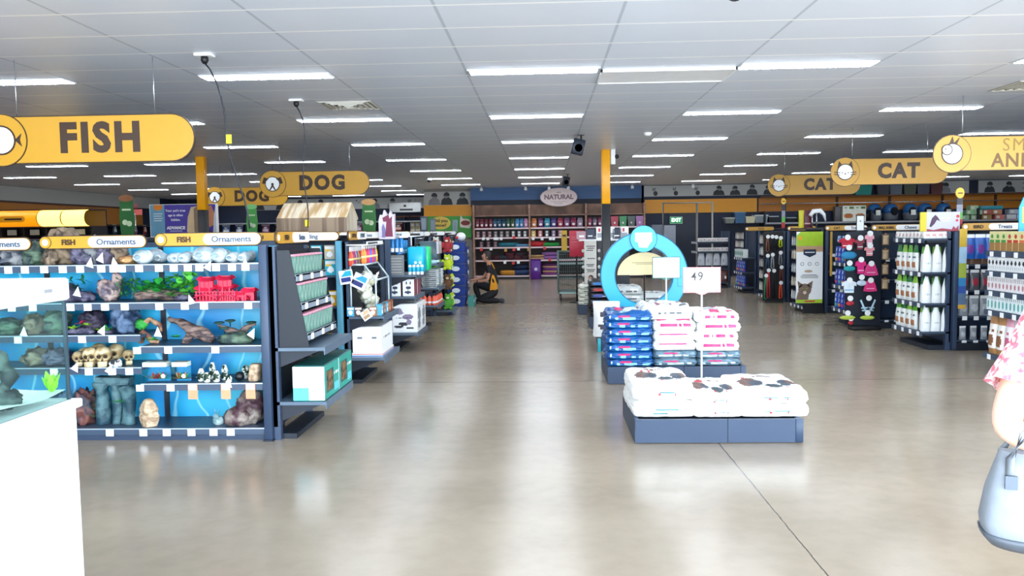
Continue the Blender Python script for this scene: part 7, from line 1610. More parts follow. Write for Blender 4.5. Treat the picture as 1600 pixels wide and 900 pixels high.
TAB = M('#7a6658', .6, 0, .35, 40, name='tabby_print'); mb = MB()
mb.prism(disc(.115, -.08, .24, 22, 1, .95), FR, -.004, 0).prism([(-.19, .26), (-.21, .40), (-.11, .33)], FR, -.004, 0).prism([(-.05, .33), (.06, .40), (.04, .26)], FR, -.004, 0).prism([(-.232, .06), (-.02, .06), (.0, .2), (-.2, .2)], FR, -.0035, 0)
mb.prism(disc(.03, -.08, .19, 12), FR, -.006, -.004, 1).prism(disc(.014, -.12, .26, 10), FR, -.006, -.004, 2).prism(disc(.014, -.045, .26, 10), FR, -.006, -.004, 2).prism(disc(.009, -.08, .20, 8), FR, -.008, -.006, 3)
part('cat_face_print', mb, [TAB, M('#d8c8b8', .5, name='muzzle_cream'), M('#8a9a3a', .4, name='eye_green'), M('#c06a60', .5, name='nose_pink')], cp)
part('green_stripe', MB().box(-pw_/2, -.003, 0, pw_/2, 0, .065).box(-.08, -.005, .02, .1, -.003, .045, 1), [M('#a8cc2a', .5, name='poster_green'), PRED], cp)
part('stand_foot', MB().box(-.1, .018, -.19, .25, .06, -.02), BLK, cp)
tcard = [hangpack('cat_toy_card', .09, .17, .03, [M(c, .45, 0, .1, 20, name='card_tone'), M(d, .35, name='blister_tone')], [('r', .1, .75, .9, .92, 1)], seed=i) for i, (c, d) in enumerate((('#8a8a80', '#e8e8e4'), ('#b8a888', '#f4f0e0'), ('#5a6a80', '#c8d4e0'), ('#6a5a50', '#d8c8b8')))]
tcn = ['grey', 'cream', 'blue grey', 'brown']
for j in range(5):
    for i in range(7): q = (i*2+j) % 4; put(tcard[q], (RXF+.02, 14.92+.12*i, .20+.25*j), -PI/2, f"{tcn[q]} carded toy, {ORD[i]} from the front in row {('one', 'two', 'three', 'four', 'five')[j]} up, toy stand", 'carded toy', 'carded toys behind the cat poster')
tb_ = [hangpack('toy_card', .09, .2, .03, [M(c, .45, 0, .1, 20, name='card_tone'), M(d, .35, name='blister_tone')], seed=i) for i, (c, d) in enumerate((('#6a7078', '#b8bcc0'), ('#8a8f96', '#d8dce0')))]
# end 4 (17.15): dog toys and leads
end_right(4, 'right end stand of grey carded toys behind the leads', (.12,))
for j in range(5):
    for i in range(6): q = (i+j*3) % 4; put(tcard[q], (RXF+.02, 17.24+.14*i, .20+.25*j), -PI/2, f"{tcn[q]} carded toy, {ORD[i]} from the front in row {('one', 'two', 'three', 'four', 'five')[j]} up, lead stand", 'carded toy', 'carded toys behind the leads', sc=1.1)
ldr = thing('lead_rack', 'dark rack of hanging dog leads with white round tags', 'lead rack', (4.74, 17.08, 0)); part('back_board', MB().box(-.2, .03, .05, .2, .05, 1.46), BLK, ldr); part('base', MB().box(-.18, -.08, 0, .18, .05, .05), BLK, ldr)
def lead(c, L, w):
    mb = MB(); mb.tube([(-w, 0, 0), (-w*.9, -.01, L*.5), (-.004, 0, L), (.004, 0, L), (w*.9, .01, L*.5), (w, 0, 0), (0, 0, -.015), (-w, 0, 0)], .014, 6)
    return Node('dog_lead', mb, M(c, .6, 0, .1, name='lead_colour'), [Node('round_tag', MB().prism(disc(.04, 0, L-.03, 14), FR, -.03, -.02), WHITE), Node('hook', MB().tube([(0, -.02, L), (0, .04, L+.01)], .004, 5), CHROME)])
LD = [('#8a5a48', .32, 4.60, 1.07, 'brown'), ('#1c1e26', .32, 4.69, 1.07, 'black'), ('#1c1e26', .3, 4.77, 1.08, 'black and pink'), ('#d8ee20', .2, 4.86, 1.16, 'neon yellow'), ('#2f4a6a', .30, 4.60, .70, 'steel blue'), ('#9aa0a8', .30, 4.70, .72, 'silver'), ('#8a8f9a', .26, 4.86, .80, 'grey'), ('#b8323a', .58, 4.62, .12, 'red'), ('#2f8a5a', .5, 4.57, .09, 'green'), ('#15161c', .60, 4.73, .09, 'long black'), ('#f05a30', .34, 4.87, .10, 'bright orange'), ('#7a3a2a', .3, 4.88, .46, 'rust')]
for i, (c, L, x, z, n_) in enumerate(LD): put(lead(c, L, .026), (x, 17.03, z), 0, f"{n_} dog lead hanging on the lead rack", 'dog lead', 'dog leads on the rack')
# end 5 (19.45) and end 6
R5L = (.15, .50, .84)
end_right(5, 'right end stand with white tubs above dark blue bags', R5L)
wtn = carton('white_tub', .15, .2, .12, [M('#e0e8e6', .4, name='tub_white'), M('#3a9a8a', .5, name='tub_teal')], [('e', .5, .5, .35, .25, 1)], nu=8, nv=8)
for i in range(5): put(wtn, (RXF+.08, 19.56+.17*i, .84), -PI/2, f"white and teal tub, {ORD[i]} from the front past the lead rack", 'tub', 'white and teal tubs'); put(bp_[i % 3], (RXF+.08, 19.56+.17*i, .50), -PI/2, f"dark blue bag with {bpn[i % 3]} band, {ORD[i]} from the front under the tubs", 'bag', 'dark blue bags past the leads', sc=1.35); put(bp_[(i+1) % 3], (RXF+.08, 19.56+.17*i, .15), -PI/2, f"dark blue bag with {bpn[(i+1) % 3]} band, {ORD[i]} from the front, lowest shelf past leads", 'bag', 'dark blue bags past the leads', sc=1.35)
for i in range(5): put(wtn, (4.73+.0+.15*i*.0+.10*i, 19.40, .84+.0), 0, f"white tub facing the entrance, {ORD[i]} from left past the lead rack", 'tub', 'white and teal tubs') if False else None
for j in range(2):
    for i in range(6): put(tcard[(i+j) % 4], (RXF+.03, 19.52+.14*i, 1.08+.2*j), -PI/2, f"{tcn[(i+j) % 4]} small card, {ORD[i]} from the front above tubs, {('lower', 'upper')[j]} row", 'card pack', 'small cards above the tubs', sc=.9)
end_right(6, 'farthest right end stand of pale grey hanging pouches', (.15, .5, .95, 1.2), xf=4.0, y0=21.5, x0=4.9)
gpo = pouch('grey_pouch', .19, .34, .08, [M('#c8ccd4', .4, 0, .1, 10, name='pouch_grey'), M('#8a90a0', .5, name='pouch_print')], [('t', .2, .2, .8, .5, 1, 5)], seed=5, nu=8, nv=8, peak=.4); gdk = pouch('dark_pouch', .2, .30, .08, [M('#2c3442', .4, name='pouch_dark'), M('#7a8a9a', .5, name='pouch_print')], [('t', .2, .2, .8, .5, 1, 5)], seed=6, nu=8, nv=8); gbr = pouch('dark_pouch', .2, .30, .08, [M('#6a4038', .4, name='pouch_rust'), WHITE], [('t', .2, .2, .8, .5, 1, 5)], seed=6, nu=8, nv=8)
for i in range(4): put(gpo, (4.12+.2*i, 21.6, .95-.37), 0, f"pale grey pouch, {ORD[i]} from left on the farthest right stand", 'pouch', 'pale pouches on the farthest stand')
for i in range(4): put(gdk if i < 2 else gbr, (4.12+.2*i, 21.6, .15), 0, f"{('dark', 'dark', 'rust', 'rust')[i]} pouch, {ORD[i]} from left low on the farthest right stand", 'pouch', 'dark pouches on the farthest stand')
for j, z in enumerate((.95, 1.2)):
    for i in range(7): put(lt, (4.08+.115*i, 21.58, z), 0, f"small pale packet, {ORD[i]} from left, {('lower', 'upper')[j]} row, farthest right stand", 'packet', 'small packets on the farthest stand', sc=1.15)
# things on the tops of right runs
def sign_pole(px, Y, z1, label):
    q = pt(px, 340, Y); rt = thing('sign_pole', label, 'sign pole', (q.x, Y, 1.53), 0, 'banded poles on the right shelving')
    H = z1-1.53
    for a, b_, c in ((0, .2, '#b02a32'), (.2, .38, '#5fae4a'), (.38, .6, '#8a90a0'), (.6, .82, '#2c3038')): part('band', MB().box(-.035, -.008, H*a, .035, .008, H*b_), M(c, .5, 0, .2, 30, name='pole_band'), rt)
    part('oval_cap', MB().prism(disc(.06, 0, H*.92, 18, .85, 1.1), FR, -.01, .01), M('#e8b83a', .5, name='cap_gold'), rt)
    part('cap_print', MB().box(-.03, -.012, H*.9, .03, -.01, H*.93), BROWN, rt)
sign_pole(1224, 17.4, 2.14, 'thin banded pole with gold cap under the farther CAT sign'); sign_pole(1499, 10.45, 1.98, 'thin banded pole with gold cap on the BIRD run')
ft = thing('white_perch', 'white curved plastic hood on legs above the cat poster', 'pet accessory', (pt(1276, 340, 15.1).x, 15.1, 1.53))
part('hood', MB().tube([(-.12, 0, .22), (-.06, 0, .30), (.06, 0, .31), (.13, 0, .24), (.16, 0, .12)], [.03, .045, .045, .03, .012], 10), WHITE, ft); part('legs', MB().tube([(-.08, 0, 0), (-.08, 0, .24)], .012, 6).tube([(.0, 0, 0), (.0, 0, .26)], .012, 6), CHROME, ft)
put(pouch('maroon_bag', .17, .32, .09, [M('#5a2030', .45, name='bag_maroon'), M('#c8a0a0', .5, name='bag_rose')], [('t', .2, .2, .8, .3, 1, 4)], seed=3), (pt(1261, 340, 15.2).x, 15.2, 1.53), 0, 'maroon bag standing above the cat poster', 'bag')
put(pouch('yellow_bag', .10, .32, .07, [M('#c8c02a', .45, name='bag_yellow2'), WHITE], [], seed=4), (pt(1252, 340, 15.1).x, 15.1, 1.53), 0, 'narrow yellow bag left of the maroon bag', 'bag')
os_ = thing('oval_shelf_sign', 'small white upright sign with dark rim by the CAT strip', 'sign', (pt(1345, 350, 12.5).x, 12.52, 1.475)); part('rim', MB().bbox(-.06, 0, 0, .06, .012, .24, .003), INK, os_); part('face', MB().box(-.05, -.003, .012, .05, 0, .228), M('#e8ecec', .5, name='sign_offwhite'), os_); part('mark', MB().prism(disc(.012, 0, .15, 10), FR, -.006, -.003), INK2, os_)
for i, (px, Y, c, n_) in enumerate(((662, 12.85, '#3a4450', 'dark'), (676, 15.1, '#5a6470', 'slate'), (711, 17.3, '#7a8896', 'grey'))):
    q = pt(px, 350, Y); rt = thing('shelf_tag_sign', f"small {n_} upright tag sign on the left stands, {ORD[i]} from the front", 'sign', (q.x, Y, 1.46), 0, 'upright tag signs on the left stands')
    part('tag', MB().bbox(-.05, 0, .10, .05, .012, .34, .004), M(c, .5, name='tag_tone'), rt); part('stem', MB().tube([(0, .006, 0), (0, .006, .12)], .006, 6), CHROME, rt); part('tag_face', MB().box(-.035, -.003, .13, .035, 0, .31), M('#65707a', .5, name='tag_face_grey'), rt); part('arm', MB().tube([(0, .006, .0), (-2.03-q.x, .006, -.02)], .006, 6), CHROME, rt)
# right back wall shelving with litter domes, crates
wr = wall_rack('stock_shelving', 'dark tall wall shelving under the orange fascia on the right', 7.0, 16.9, 26.2, 26.8, (.5, 1.1, 1.70), 2.06, 3)
X6 = lambda px: pt(px, 340, 26.4).x
dn = Node('litter_dome', MB().lathe([(.17, 0), (.21, .06), (.225, .2), (.225, .25)], n=24, sy=1.1), M('#5f6670', .35, 0, .06, name='dome_grey'),
    [Node('blue_hood', MB().lathe([(.225, .25), (.22, .36), (.19, .46), (.12, .53), (.02, .55)], n=24, sy=1.1), M('#2a5f98', .2, 0, .06, name='hood_blue')), Node('door_flap', MB().prism([(.11*math.cos(t), .30+.13*math.sin(t)) for t in [2*PI*i/20 for i in range(20)]], FR, -.27, -.20), M('#0d131c', .2, name='flap_dark')), Node('price_label', MB().box(-.06, -.285, .18, .08, -.27, .34), M('#d8dcd6', .5, name='dome_label'))])
dn2 = Node('litter_dome', dn.mesh and MB().lathe([(.17, 0), (.21, .06), (.225, .2), (.225, .25)], n=24, sy=1.1), M('#5f6670', .35, 0, .06, name='dome_grey'), dn.kids[:2])
for i, px in enumerate((1368, 1393, 1424, 1447, 1476)): put(dn2 if i == 1 else dn, (X6(px), 26.5, 1.70), (.0, .1, -.1, 0, .1)[i], f"blue hooded litter dome, {ORD[i]} from left on the right wall shelf", 'litter dome', 'litter domes on the wall shelf')
db = carton('dish_carton', .36, .50, .3, [M('#dfe2d4', .5, name='carton_ivory'), M('#b0642a', .5, 0, .2, 12, name='dish_orange'), M('#4a7a3a', .5, name='carton_green')], [('e', .5, .35, .4, .16, 1), ('r', .55, .8, .95, .95, 2), ('r', .1, .85, .4, .9, 2)], nu=16, nv=20)
for i, px in enumerate((1324, 1342)): put(db, (X6(px), 26.45, 1.70), 0, f"ivory carton with orange dish picture, {('left', 'right')[i]} of the pair", 'carton', 'dish cartons')
single('grey_caddy', MB().bbox(-.09, -.1, 0, .09, .1, .48, .02), M('#5a5a5c', .5, name='caddy_grey'), 'narrow grey caddy left of the dish cartons', 'caddy', loc=(X6(1308), 26.45, 1.70))
def tray(c, w, h, d=.3, lid=None): return Node('pet_tray', MB().loft([[(-w*.42, -d*.42, 0), (w*.42, -d*.42, 0), (w*.42, d*.42, 0), (-w*.42, d*.42, 0)], [(-w/2, -d/2, h), (w/2, -d/2, h), (w/2, d/2, h), (-w/2, d/2, h)]], 0, True, sm=False), M(c, .4, 0, .08, name='tray_colour'), [Node('rim', MB().box(-w*.52, -d*.54, h-.02, w*.52, -d*.48, h+.01).box(-w*.52, d*.48, h-.02, w*.52, d*.54, h+.01), M(lid or c, .4, name='tray_rim'))])
for i, (px, c, w, h, l_, n_) in enumerate(((1140, '#7a7f7a', .30, .17, '#c8ccc0', 'grey green tray'), (1156, '#2f5a80', .34, .34, '#3a78a0', 'blue basket'), (1172, '#cfc9a8', .30, .2, None, 'cream tub'), (1189, '#7f8a90', .42, .24, '#c8d0d2', 'pale rimmed grey tray'), (1208, '#1a2028', .3, .2, '#aab0b4', 'black tray'), (1236, '#1a2028', .3, .15, '#8a9aa0', 'black tray with pale rim'), (1254, '#5a6a6e', .26, .24, None, 'dull green tub'))):
    put(tray(c, w, h, .32, l_), (X6(px), 26.5, 1.70), 0, f"{n_}, {ORD[i]} from left on the right wall shelf", 'tray', 'trays and tubs on the wall shelf')
for i, (px, c, w, n_) in enumerate(((1352, '#1a8a80', .56, 'teal'), (1383, '#3a3f48', .4, 'charcoal'), (1403, '#5a6472', .4, 'slate'), (1425, '#4a5244', .4, 'olive'), (1446, '#4a4a5a', .4, 'grey violet'), (1467, '#5a3030', .4, 'maroon'))):
    put(tray(c, w, .34, .2, None), (X6(px), 26.66, 2.54), 0, f"{n_} storage tub, {ORD[i]} from left on the ledge behind CAT sign", 'storage tub', 'storage tubs on the high ledge')
for i, (px, z, c, n_) in enumerate(((1506, 1.70, '#8ab08a', 'green'), (1522, 1.70, '#9ab890', 'sage'), (1514, 1.86, '#8ab88a', 'green'), (1527, 1.86, '#8fb894', 'mint'), (1520, 2.0, '#a8c8a0', 'pale green'), (1540, 1.70, '#9a7a4a', 'brown'), (1560, 1.70, '#c0706a', 'salmon'), (1540, 1.86, '#b05a50', 'brick'), (1556, 1.86, '#b07a5a', 'clay'), (1578, 1.70, '#c8ccd8', 'pale lilac'), (1582, 1.86, '#a8b0c0', 'grey blue'), (1595, 1.70, '#d8dce4', 'white'))):
    w = .25 if px < 1530 else .29
    put(carton('stock_box', w, .145, .25, [M(c, .5, 0, .15, 10, name='stock_colour'), M('#d8d4c8', .5, name='stock_label')], [('r', .1, .2, .5, .7, 1)], nu=6, nv=5), (X6(px), 26.45, z+.003), 0, f"{n_} stock box {('on the shelf' if z < 1.8 else 'stacked above')}, {ORD[i]} by the far right domes", 'stock box', 'stock boxes on the wall shelf')
single('teal_tray', MB().bbox(-.35, -.15, 0, .35, .15, .12, .03), M('#2a8a9a', .4, name='tray_teal'), 'long teal tray on top of the reddish stock boxes', 'tray', loc=(X6(1547), 26.45, 2.01))
q = pt(1597, 345, 8.6)
bp2 = thing('blue_hang_card', 'bright blue pointed card at the right edge above shelving', 'card', (q.x+.03, 8.6, 1.46)); part('card', MB().prism([(-.06, 0), (.12, 0), (.12, .42), (-.02, .36), (-.06, .26)], FR, 0, .012), M('#2a9ad0', .5, name='card_sky'), bp2); part('print', MB().prism([(-.03, .1), (.1, .1), (.1, .28), (-.03, .26)], FR, -.002, 0), M('#f0a040', .5, name='card_orange'), bp2)
# ---------------------------------------------------------------- people
def skin_mesh(name, nodes, edges, mats, root=0, sub=2, smooth=True):
    "nodes: [(x,y,z,rx,ry)]; grows one continuous surface"
    me = bpy.data.meshes.new(name); me.from_pydata([n[:3] for n in nodes], edges, []); me.update()
    o = bpy.data.objects.new(name, me); COL.objects.link(o)
    md = o.modifiers.new('skin', 'SKIN'); md.use_smooth_shade = True; md.branch_smoothing = .6
    for i, n in enumerate(nodes):
        sv = me.skin_vertices[0].data[i]; sv.radius = (n[3], n[4] if len(n) > 4 else n[3]); sv.use_root = (i == root)
    sb = o.modifiers.new('sub', 'SUBSURF'); sb.levels = sub; sb.render_levels = sub
    dg = bpy.context.evaluated_depsgraph_get(); dg.update()
    m2 = bpy.data.meshes.new_from_object(o.evaluated_get(dg)); m2.name = name
    bpy.data.objects.remove(o); bpy.data.meshes.remove(me)
    m2.materials.clear()
    for m in (mats if isinstance(mats, list) else [mats]): m2.materials.append(m)
    for p in m2.polygons: p.use_smooth = True
    return m2
def child(name, me, parent, label=None):
    o = bpy.data.objects.new(name, me); COL.objects.link(o); o.parent = parent
    if label: o['label'] = label
    return o
class Rig:
    def __init__(s): s.n = []; s.e = []
    def chain(s, start, pts):
        prev = start; ids = []
        for p in pts:
            s.n.append(p); i = len(s.n)-1
            if prev is not None: s.e.append((prev, i))
            prev = i; ids.append(i)
        return ids
def hand(rig, wrist, d, up, sc=1.0, curl=.5, thumb=1):
    "palm and five bent fingers growing from the wrist node; d: pointing direction, up: back-of-hand direction"
    d = Vector(d).normalized(); up = Vector(up).normalized(); side = d.cross(up).normalized()
    w = Vector(rig.n[wrist][:3]); palm = rig.chain(wrist, [(*(w+d*.045*sc), .026*sc, .016*sc), (*(w+d*.085*sc), .030*sc, .014*sc)])
    for k, (off, L) in enumerate(((-.030, .058), (-.010, .075), (.011, .070), (.031, .055))):
        b = w+d*.088*sc+side*off*sc; p1 = b+d*L*.45*sc-up*L*.1*sc; p2 = p1+(d*(1-curl)-up*curl).normalized()*L*.35*sc; p3 = p2+(d*(1-curl*1.4)-up*curl*1.4).normalized()*L*.3*sc
        rig.chain(palm[1], [(*b, .009*sc), (*p1, .0085*sc), (*p2, .008*sc), (*p3, .0065*sc)])
    b = w+d*.035*sc+side*thumb*.028*sc; p1 = b+(d*.6+side*thumb*.8).normalized()*.035*sc; p2 = p1+(d*.9+side*thumb*.2-up*.2).normalized()*.03*sc
    rig.chain(palm[0], [(*b, .011*sc), (*p1, .0095*sc), (*p2, .008*sc)])
def head_parts(root, c, rz, ry_, skin, hairc, long=False, s=1.0):
    "face on a head ellipsoid is sculpted in the body mesh; eyes, mouth, ears and hair are children"
    R = Matrix.Translation(c) @ Matrix.Rotation(rz, 4, 'Z') @ Matrix.Rotation(ry_, 4, 'X')
    hd = MB(); nu, nv = 32, 24
    for i in range(nv+1):
        t = PI*i/nv
        for j in range(nu):
            p = 2*PI*j/nu; d = Vector((math.sin(t)*math.cos(p), math.sin(t)*math.sin(p), math.cos(t)))
            q = Vector((d.x*.074, d.y*.095, d.z*.115))
            if d.z < 0: q.x *= 1+.28*d.z; q.y *= 1+.18*d.z
            fr = max(0, -d.y)
            q.y -= .026*math.exp(-((d.x)/.16)**2-((d.z+.12)/.17)**2)*fr          # nose
            q.y += .010*math.exp(-((abs(d.x)-.36)/.16)**2-((d.z-.08)/.12)**2)*fr  # eye sockets
            q.y -= .008*math.exp(-(d.x/.3)**2-((d.z+.48)/.10)**2)*fr; q.y -= .010*math.exp(-(d.x/.3)**2-((d.z+.78)/.14)**2)*fr
            hd.v.append(q*s)
    for i in range(nv):
        for j in range(nu): k = (j+1) % nu; hd.q((i*nu+j, (i+1)*nu+j, (i+1)*nu+k, i*nu+k), 0, True)
    for q in (1, -1): hd.ell((q*.074*s, .012*s, -.005*s), (.010*s, .020*s, .032*s), 10, 8)
    hd.xf(R)
    ey = MB()
    for q in (1, -1): ey.ell((q*.028*s, -.079*s, .010*s), (.013*s, .008*s, .007*s), 12, 8, 0); ey.ell((q*.028*s, -.086*s, .010*s), (.005*s, .003*s, .005*s), 10, 6, 1)
    ey.xf(R); part('eyes', ey, [WHITE, M('#2a1a14', .3, name='iris')], root)
    part('eyebrows', MB().tube([(.014*s, -.088*s, .028*s), (.042*s, -.080*s, .030*s)], .004*s, 6).tube([(-.014*s, -.088*s, .028*s), (-.042*s, -.080*s, .030*s)], .004*s, 6).xf(R), hairc, root)
    part('lips', MB().ell((0, -.086*s, -.050*s), (.021*s, .008*s, .006*s), 12, 8).xf(R), M('#b0655a', .5, name='lip_rose'), root)
    h = MB()
    for i in range(19):
        t = PI*.62*i/18
        for j in range(33):
            p = 2*PI*j/32; d = Vector((math.sin(t)*math.cos(p), math.sin(t)*math.sin(p), math.cos(t)))
            front = max(0, -d.y); lim = .35 if front > .3 else -1
            z = max(d.z, .42*front+(-.55 if d.y > -.1 else -.1) if front < .3 else .46)
            k = 1.07+.03*noise.noise(d*7)
            h.v.append(Vector((d.x*.078*k, d.y*.100*k+.004, z*.122*k if d.z < z else d.z*.122*k))*s)
    for i in range(18):
        for j in range(32): h.q((i*33+j, (i+1)*33+j, (i+1)*33+j+1, i*33+j+1), 0, True)
    if long: h.ell((0, .075*s, -.09*s), (.06*s, .035*s, .12*s), 16, 12)
    h.xf(R); part('hair', h, hairc, root)
    return hd
def body(name, root, rig, hd, mats):
    m2 = skin_mesh(name, rig.n, rig.e, mats, 0, 2)
    mb = MB(); mb.v = [v.co.copy() for v in m2.vertices]; mb.f = [tuple(p.vertices) for p in m2.polygons]; mb.mi = [0]*len(mb.f); mb.sm = [True]*len(mb.f)
    k = len(mb.v); mb.v += hd.v; mb.f += [tuple(i+k for i in f) for f in hd.f]; mb.mi += hd.mi; mb.sm += hd.sm
    bpy.data.meshes.remove(m2)
    return part(name, mb, mats, root)
SKIN = M('#c98f74', .5, 0, .05, 8, name='skin_tone'); HAIRD = M('#2c211c', .6, 0, .2, 40, name='hair_dark')
# kneeling shop worker, facing left towards the tubs
wk = thing('person', 'person in black and yellow work shirt kneeling at the navy tubs', 'person', (-1.17, 17.72, 0))
r = Rig()
T = r.chain(None, [(.13, 0, .24, .13, .11), (.11, 0, .36, .12, .10), (.07, 0, .52, .13, .10), (.03, 0, .68, .14, .11), (.0, 0, .80, .10, .09), (-.025, 0, .865, .05, .05), (-.045, 0, .93, .048, .048)])
L1 = r.chain(T[0], [(.12, -.10, .21, .09, .09), (-.06, -.12, .15, .08, .08), (-.26, -.12, .08, .06, .06), (-.06, -.13, .06, .055, .05), (.14, -.12, .06, .04, .04), (.23, -.12, .045, .035, .035)])
L2 = r.chain(T[0], [(.10, .10, .26, .09, .09), (-.12, .12, .36, .08, .08), (-.33, .13, .40, .062, .062), (-.30, .13, .24, .052, .052), (-.25, .13, .10, .038, .038), (-.30, .13, .04, .036, .03), (-.40, .13, .03, .03, .022)])
A1 = r.chain(T[4], [(.01, -.12, .80, .06, .06), (.0, -.19, .77, .052, .052), (-.01, -.22, .64, .042, .042), (-.03, -.23, .52, .036, .036), (-.17, -.19, .485, .031, .031), (-.30, -.15, .475, .022, .026)])
A2 = r.chain(T[4], [(.01, .12, .80, .06, .06), (.0, .19, .77, .052, .052), (-.08, .22, .65, .042, .042), (-.14, .21, .55, .036, .036), (-.26, .16, .52, .031, .031), (-.37, .11, .50, .022, .026)])
hand(r, A1[-1], (-1, .15, -.05), (0, 0, 1), .95, .5, 1); hand(r, A2[-1], (-1, -.1, -.1), (0, 0, 1), .95, .5, -1)
hd = head_parts(wk, Vector((-.065, 0, 1.0)), -PI/2, -.30, SKIN, HAIRD)
rb_ = Rig(); rb_.e = r.e; cov = set(T[:4]+L1[:5]+L2[:5]+A1[:2]+A2[:2]); rb_.n = [(*n[:3], n[3]*.78, (n[4] if len(n) > 4 else n[3])*.78) if i in cov else n for i, n in enumerate(r.n)]
body('body', wk, rb_, hd, [SKIN])
def clothes(nm, chains, m, root, sub=2):
    q = Rig(); first = True; ids = {}
    for start, pts in chains:
        got = q.chain(ids.get(start) if start is not None else None, pts)
        for k, g in enumerate(got): ids[(len(ids), )] = g
        ids[('c', len([k for k in ids if k[0] == 'c']))] = got[0]
        if first: ids['root'] = got; first = False
    return child(nm, skin_mesh(nm, q.n, q.e, m, 0, sub), root)
def off(ids, d, rg=None): return [(*rg.n[i][:3], rg.n[i][3]+d, (rg.n[i][4] if len(rg.n[i]) > 4 else rg.n[i][3])+d) for i in ids]
BLKF = M('#0c0c10', .7, 0, .1, 20, name='cloth_black'); YELF = M('#e89a14', .7, 0, .06, 20, name='cloth_amber')
def garment_mesh(nm, rg, trunk, limbs, d, m, root):
    q = Rig(); base = q.chain(None, off(trunk, d, rg))
    for at_, ids in limbs: q.chain(base[at_], off(ids, d, rg))
    return child(nm, skin_mesh(nm, q.n, q.e, m, 0, 2), root)
garment_mesh('work_shirt', r, T[1:5], [(3, A1[:3]), (3, A2[:3])], .016, BLKF, wk)
garment_mesh('trousers', r, [T[0], T[1]], [(0, L1[:6]), (0, L2[:5])], .018, BLKF, wk)
part('side_panel', MB().prism([(.0, .28), (.17, .30), (.16, .42), (.10, .60), (.06, .62), (.03, .50)], lambda a, b, d: (a, d-.03*((a-.08)/.1)**2*-1, b), -.134, -.10), YELF, wk)
part('shoulder_stripe', MB().tube([(.0, -.10, .905), (.06, -.11, .86), (.11, -.10, .74)], .012, 6), YELF, wk)
part('shoe', MB().ell((.25, -.12, .055), (.075, .045, .055), 16, 10).box(.28, -.16, .0, .31, -.08, .10), M('#22262e', .5, name='shoe_dark'), wk); part('shoe', MB().ell((-.34, .13, .04), (.11, .045, .04), 16, 10), M('#22262e', .5, name='shoe_dark'), wk)
part('wrist_watch', MB().lathe([(.031, -.012), (.034, 0), (.031, .012)], n=14).xf(Matrix.Translation((-.26, -.162, .478)) @ Matrix.Rotation(PI/2, 4, 'Y')), BLK, wk)
# shopper at the right edge: only a bent arm, sleeve and bag come into the picture
SK2 = M('#edb9a0', .5, 0, .04, 8, name='skin_light'); DRS = mix_mat('floral_pink', '#e86a7a', '#fbe6e6', 55, .7, lo=.42, hi=.55, bump=.5)
sh = thing('person', 'person in pink floral sleeve with bent arm at the right edge', 'person', (1.60, 2.29, -.0))
r2 = Rig()
T2 = r2.chain(None, [(0, 0, .93, .15, .12), (0, 0, 1.03, .14, .11), (0, 0, 1.16, .13, .10), (0, 0, 1.28, .15, .11), (0, .0, 1.37, .10, .08), (0, 0, 1.43, .05, .05), (0, -.01, 1.49, .048, .048)])
for sx in (-1, 1): r2.chain(T2[0], [(.09*sx, 0, .86, .09, .09), (.10*sx, .0, .68, .075, .075), (.10*sx, -.01, .48, .055, .055), (.10*sx, 0, .30, .050, .052), (.10*sx, .01, .09, .034, .036), (.11*sx, -.06, .04, .034, .03), (.12*sx, -.15, .025, .03, .02)])
AL = r2.chain(T2[4], [(-.12, 0, 1.37, .06, .06), (-.20, 0, 1.34, .056, .056), (-.30, -.05, 1.17, .052, .052), (-.385, -.09, 1.005, .044, .044), (-.33, -.14, .985, .040, .040), (-.22, -.20, .99, .036, .036), (-.11, -.25, 1.0, .024, .028)])
AR = r2.chain(T2[4], [(.12, 0, 1.37, .06, .06), (.20, 0, 1.34, .056, .056), (.25, .01, 1.17, .045, .045), (.27, 0, 1.03, .038, .038), (.24, -.10, .90, .033, .033), (.20, -.2, .82, .023, .026)])
hand(r2, AL[-1], (1, -.35, .1), (0, 0, 1), .95, .6, -1); hand(r2, AR[-1], (-.2, -.7, -.6), (0, -.6, .7), .95, .4, -1)
hd = head_parts(sh, Vector((0, -.015, 1.565)), .6, .0, SK2, M('#4a3428', .6, 0, .2, 40, name='hair_brown'), True, .95)
rb_ = Rig(); rb_.e = r2.e; cov = set(T2[:5]+AL[:2]+AR[:2]); rb_.n = [(*n[:3], n[3]*.85, (n[4] if len(n) > 4 else n[3])*.85) if i in cov else n for i, n in enumerate(r2.n)]
body('body', sh, rb_, hd, [SK2])
garment_mesh('floral_top', r2, T2[0:5], [(4, AL[:3]), (4, AR[:3])], .014, DRS, sh)
mb = MB()
a_, b_ = Vector((-.285, -.043, 1.20)), Vector((-.335, -.068, 1.105)); ax = (b_-a_).normalized(); u_ = ax.cross(Vector((0, 1, 0))).normalized(); v_ = ax.cross(u_)
mb.loft([[a_.lerp(b_, t)+(u_*math.cos(2*PI*j/28)+v_*math.sin(2*PI*j/28))*(.064+.012*t+.008*t*math.sin(j*PI/2)) for j in range(28)] for t in (0, .25, .5, .75, 1)], 0)
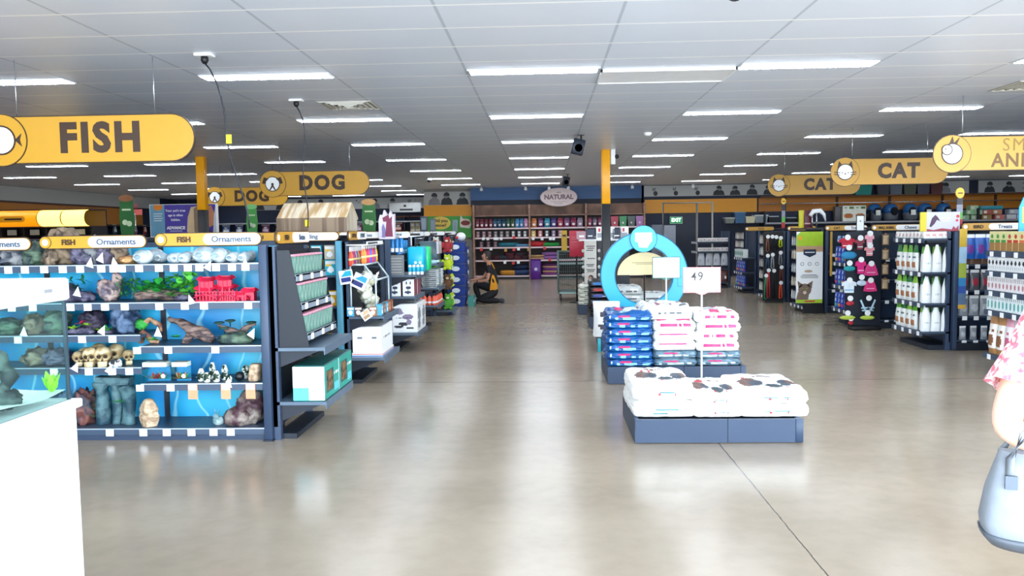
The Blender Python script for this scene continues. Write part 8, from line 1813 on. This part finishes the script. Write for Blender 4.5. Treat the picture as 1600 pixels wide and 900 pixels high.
part('sleeve_frill', mb, DRS, sh)
mb = MB(); mb.loft([[Vector((rr*math.cos(2*PI*j/28), rr*.85*math.sin(2*PI*j/28), z)) for j in range(28)] for rr, z in ((.16, 1.0), (.175, .90), (.185, .75), (.20, .55))], 0)
part('skirt', mb, M('#2c3350', .7, 0, .1, 20, name='skirt_navy'), sh)
for sx in (-1, 1): part('shoe', MB().ell((.11*sx, -.09, .03), (.045, .12, .03), 16, 10).box(.08*sx-.0, -.03, 0, .12*sx, .03, .03), M('#7a5a48', .5, name='shoe_tan'), sh)
# handbag hanging from her forearm
GB = M('#7c8289', .55, 0, .14, 18, bump=.2, name='bag_grey'); GBD = M('#4a5058', .5, 0, .1, 18, name='bag_dark_grey')
bgc = Vector((1.335, 2.13, .705))
hb = thing('handbag', 'pale grey handbag hanging from the bent arm at right edge', 'handbag', bgc, -.30)
def bagring(w, d, z, n=32, p=.5): return [Vector((w/2*math.copysign(abs(math.cos(2*PI*j/n))**p, math.cos(2*PI*j/n)), d/2*math.copysign(abs(math.sin(2*PI*j/n))**p, math.sin(2*PI*j/n)), z+.01*math.cos(2*PI*j/n)**2)) for j in range(n)]
part('bag_body', MB().loft([bagring(.33, .11, .0), bagring(.365, .15, .02), bagring(.375, .155, .06), bagring(.35, .13, .14), bagring(.31, .09, .21), bagring(.29, .05, .245)], 0, True), GB, hb)
part('bottom_trim', MB().loft([bagring(.335, .115, -.004), bagring(.372, .156, .018), bagring(.378, .160, .032)], 0, True), GBD, hb)
for y in (-.045, .045): part('handle', MB().tube([(-.13, y, .17), (-.13, y, .24), (-.10, y*.8, .30), (-.02, y*.3, .375), (.06, y*.3, .38), (.12, y*.8, .30), (.135, y, .24), (.135, y, .17)], .011, 8), GB, hb)
for x in (-.13, .135): part('buckle', MB().box(x-.014, -.066, .165, x+.014, -.056, .200), M('#5a626c', .3, .7, name='buckle_metal'), hb)
part('badge', MB().prism(disc(.03, .02, .10, 18), FR, -.086, -.07), M('#eef0ee', .3, name='badge_white'), hb)
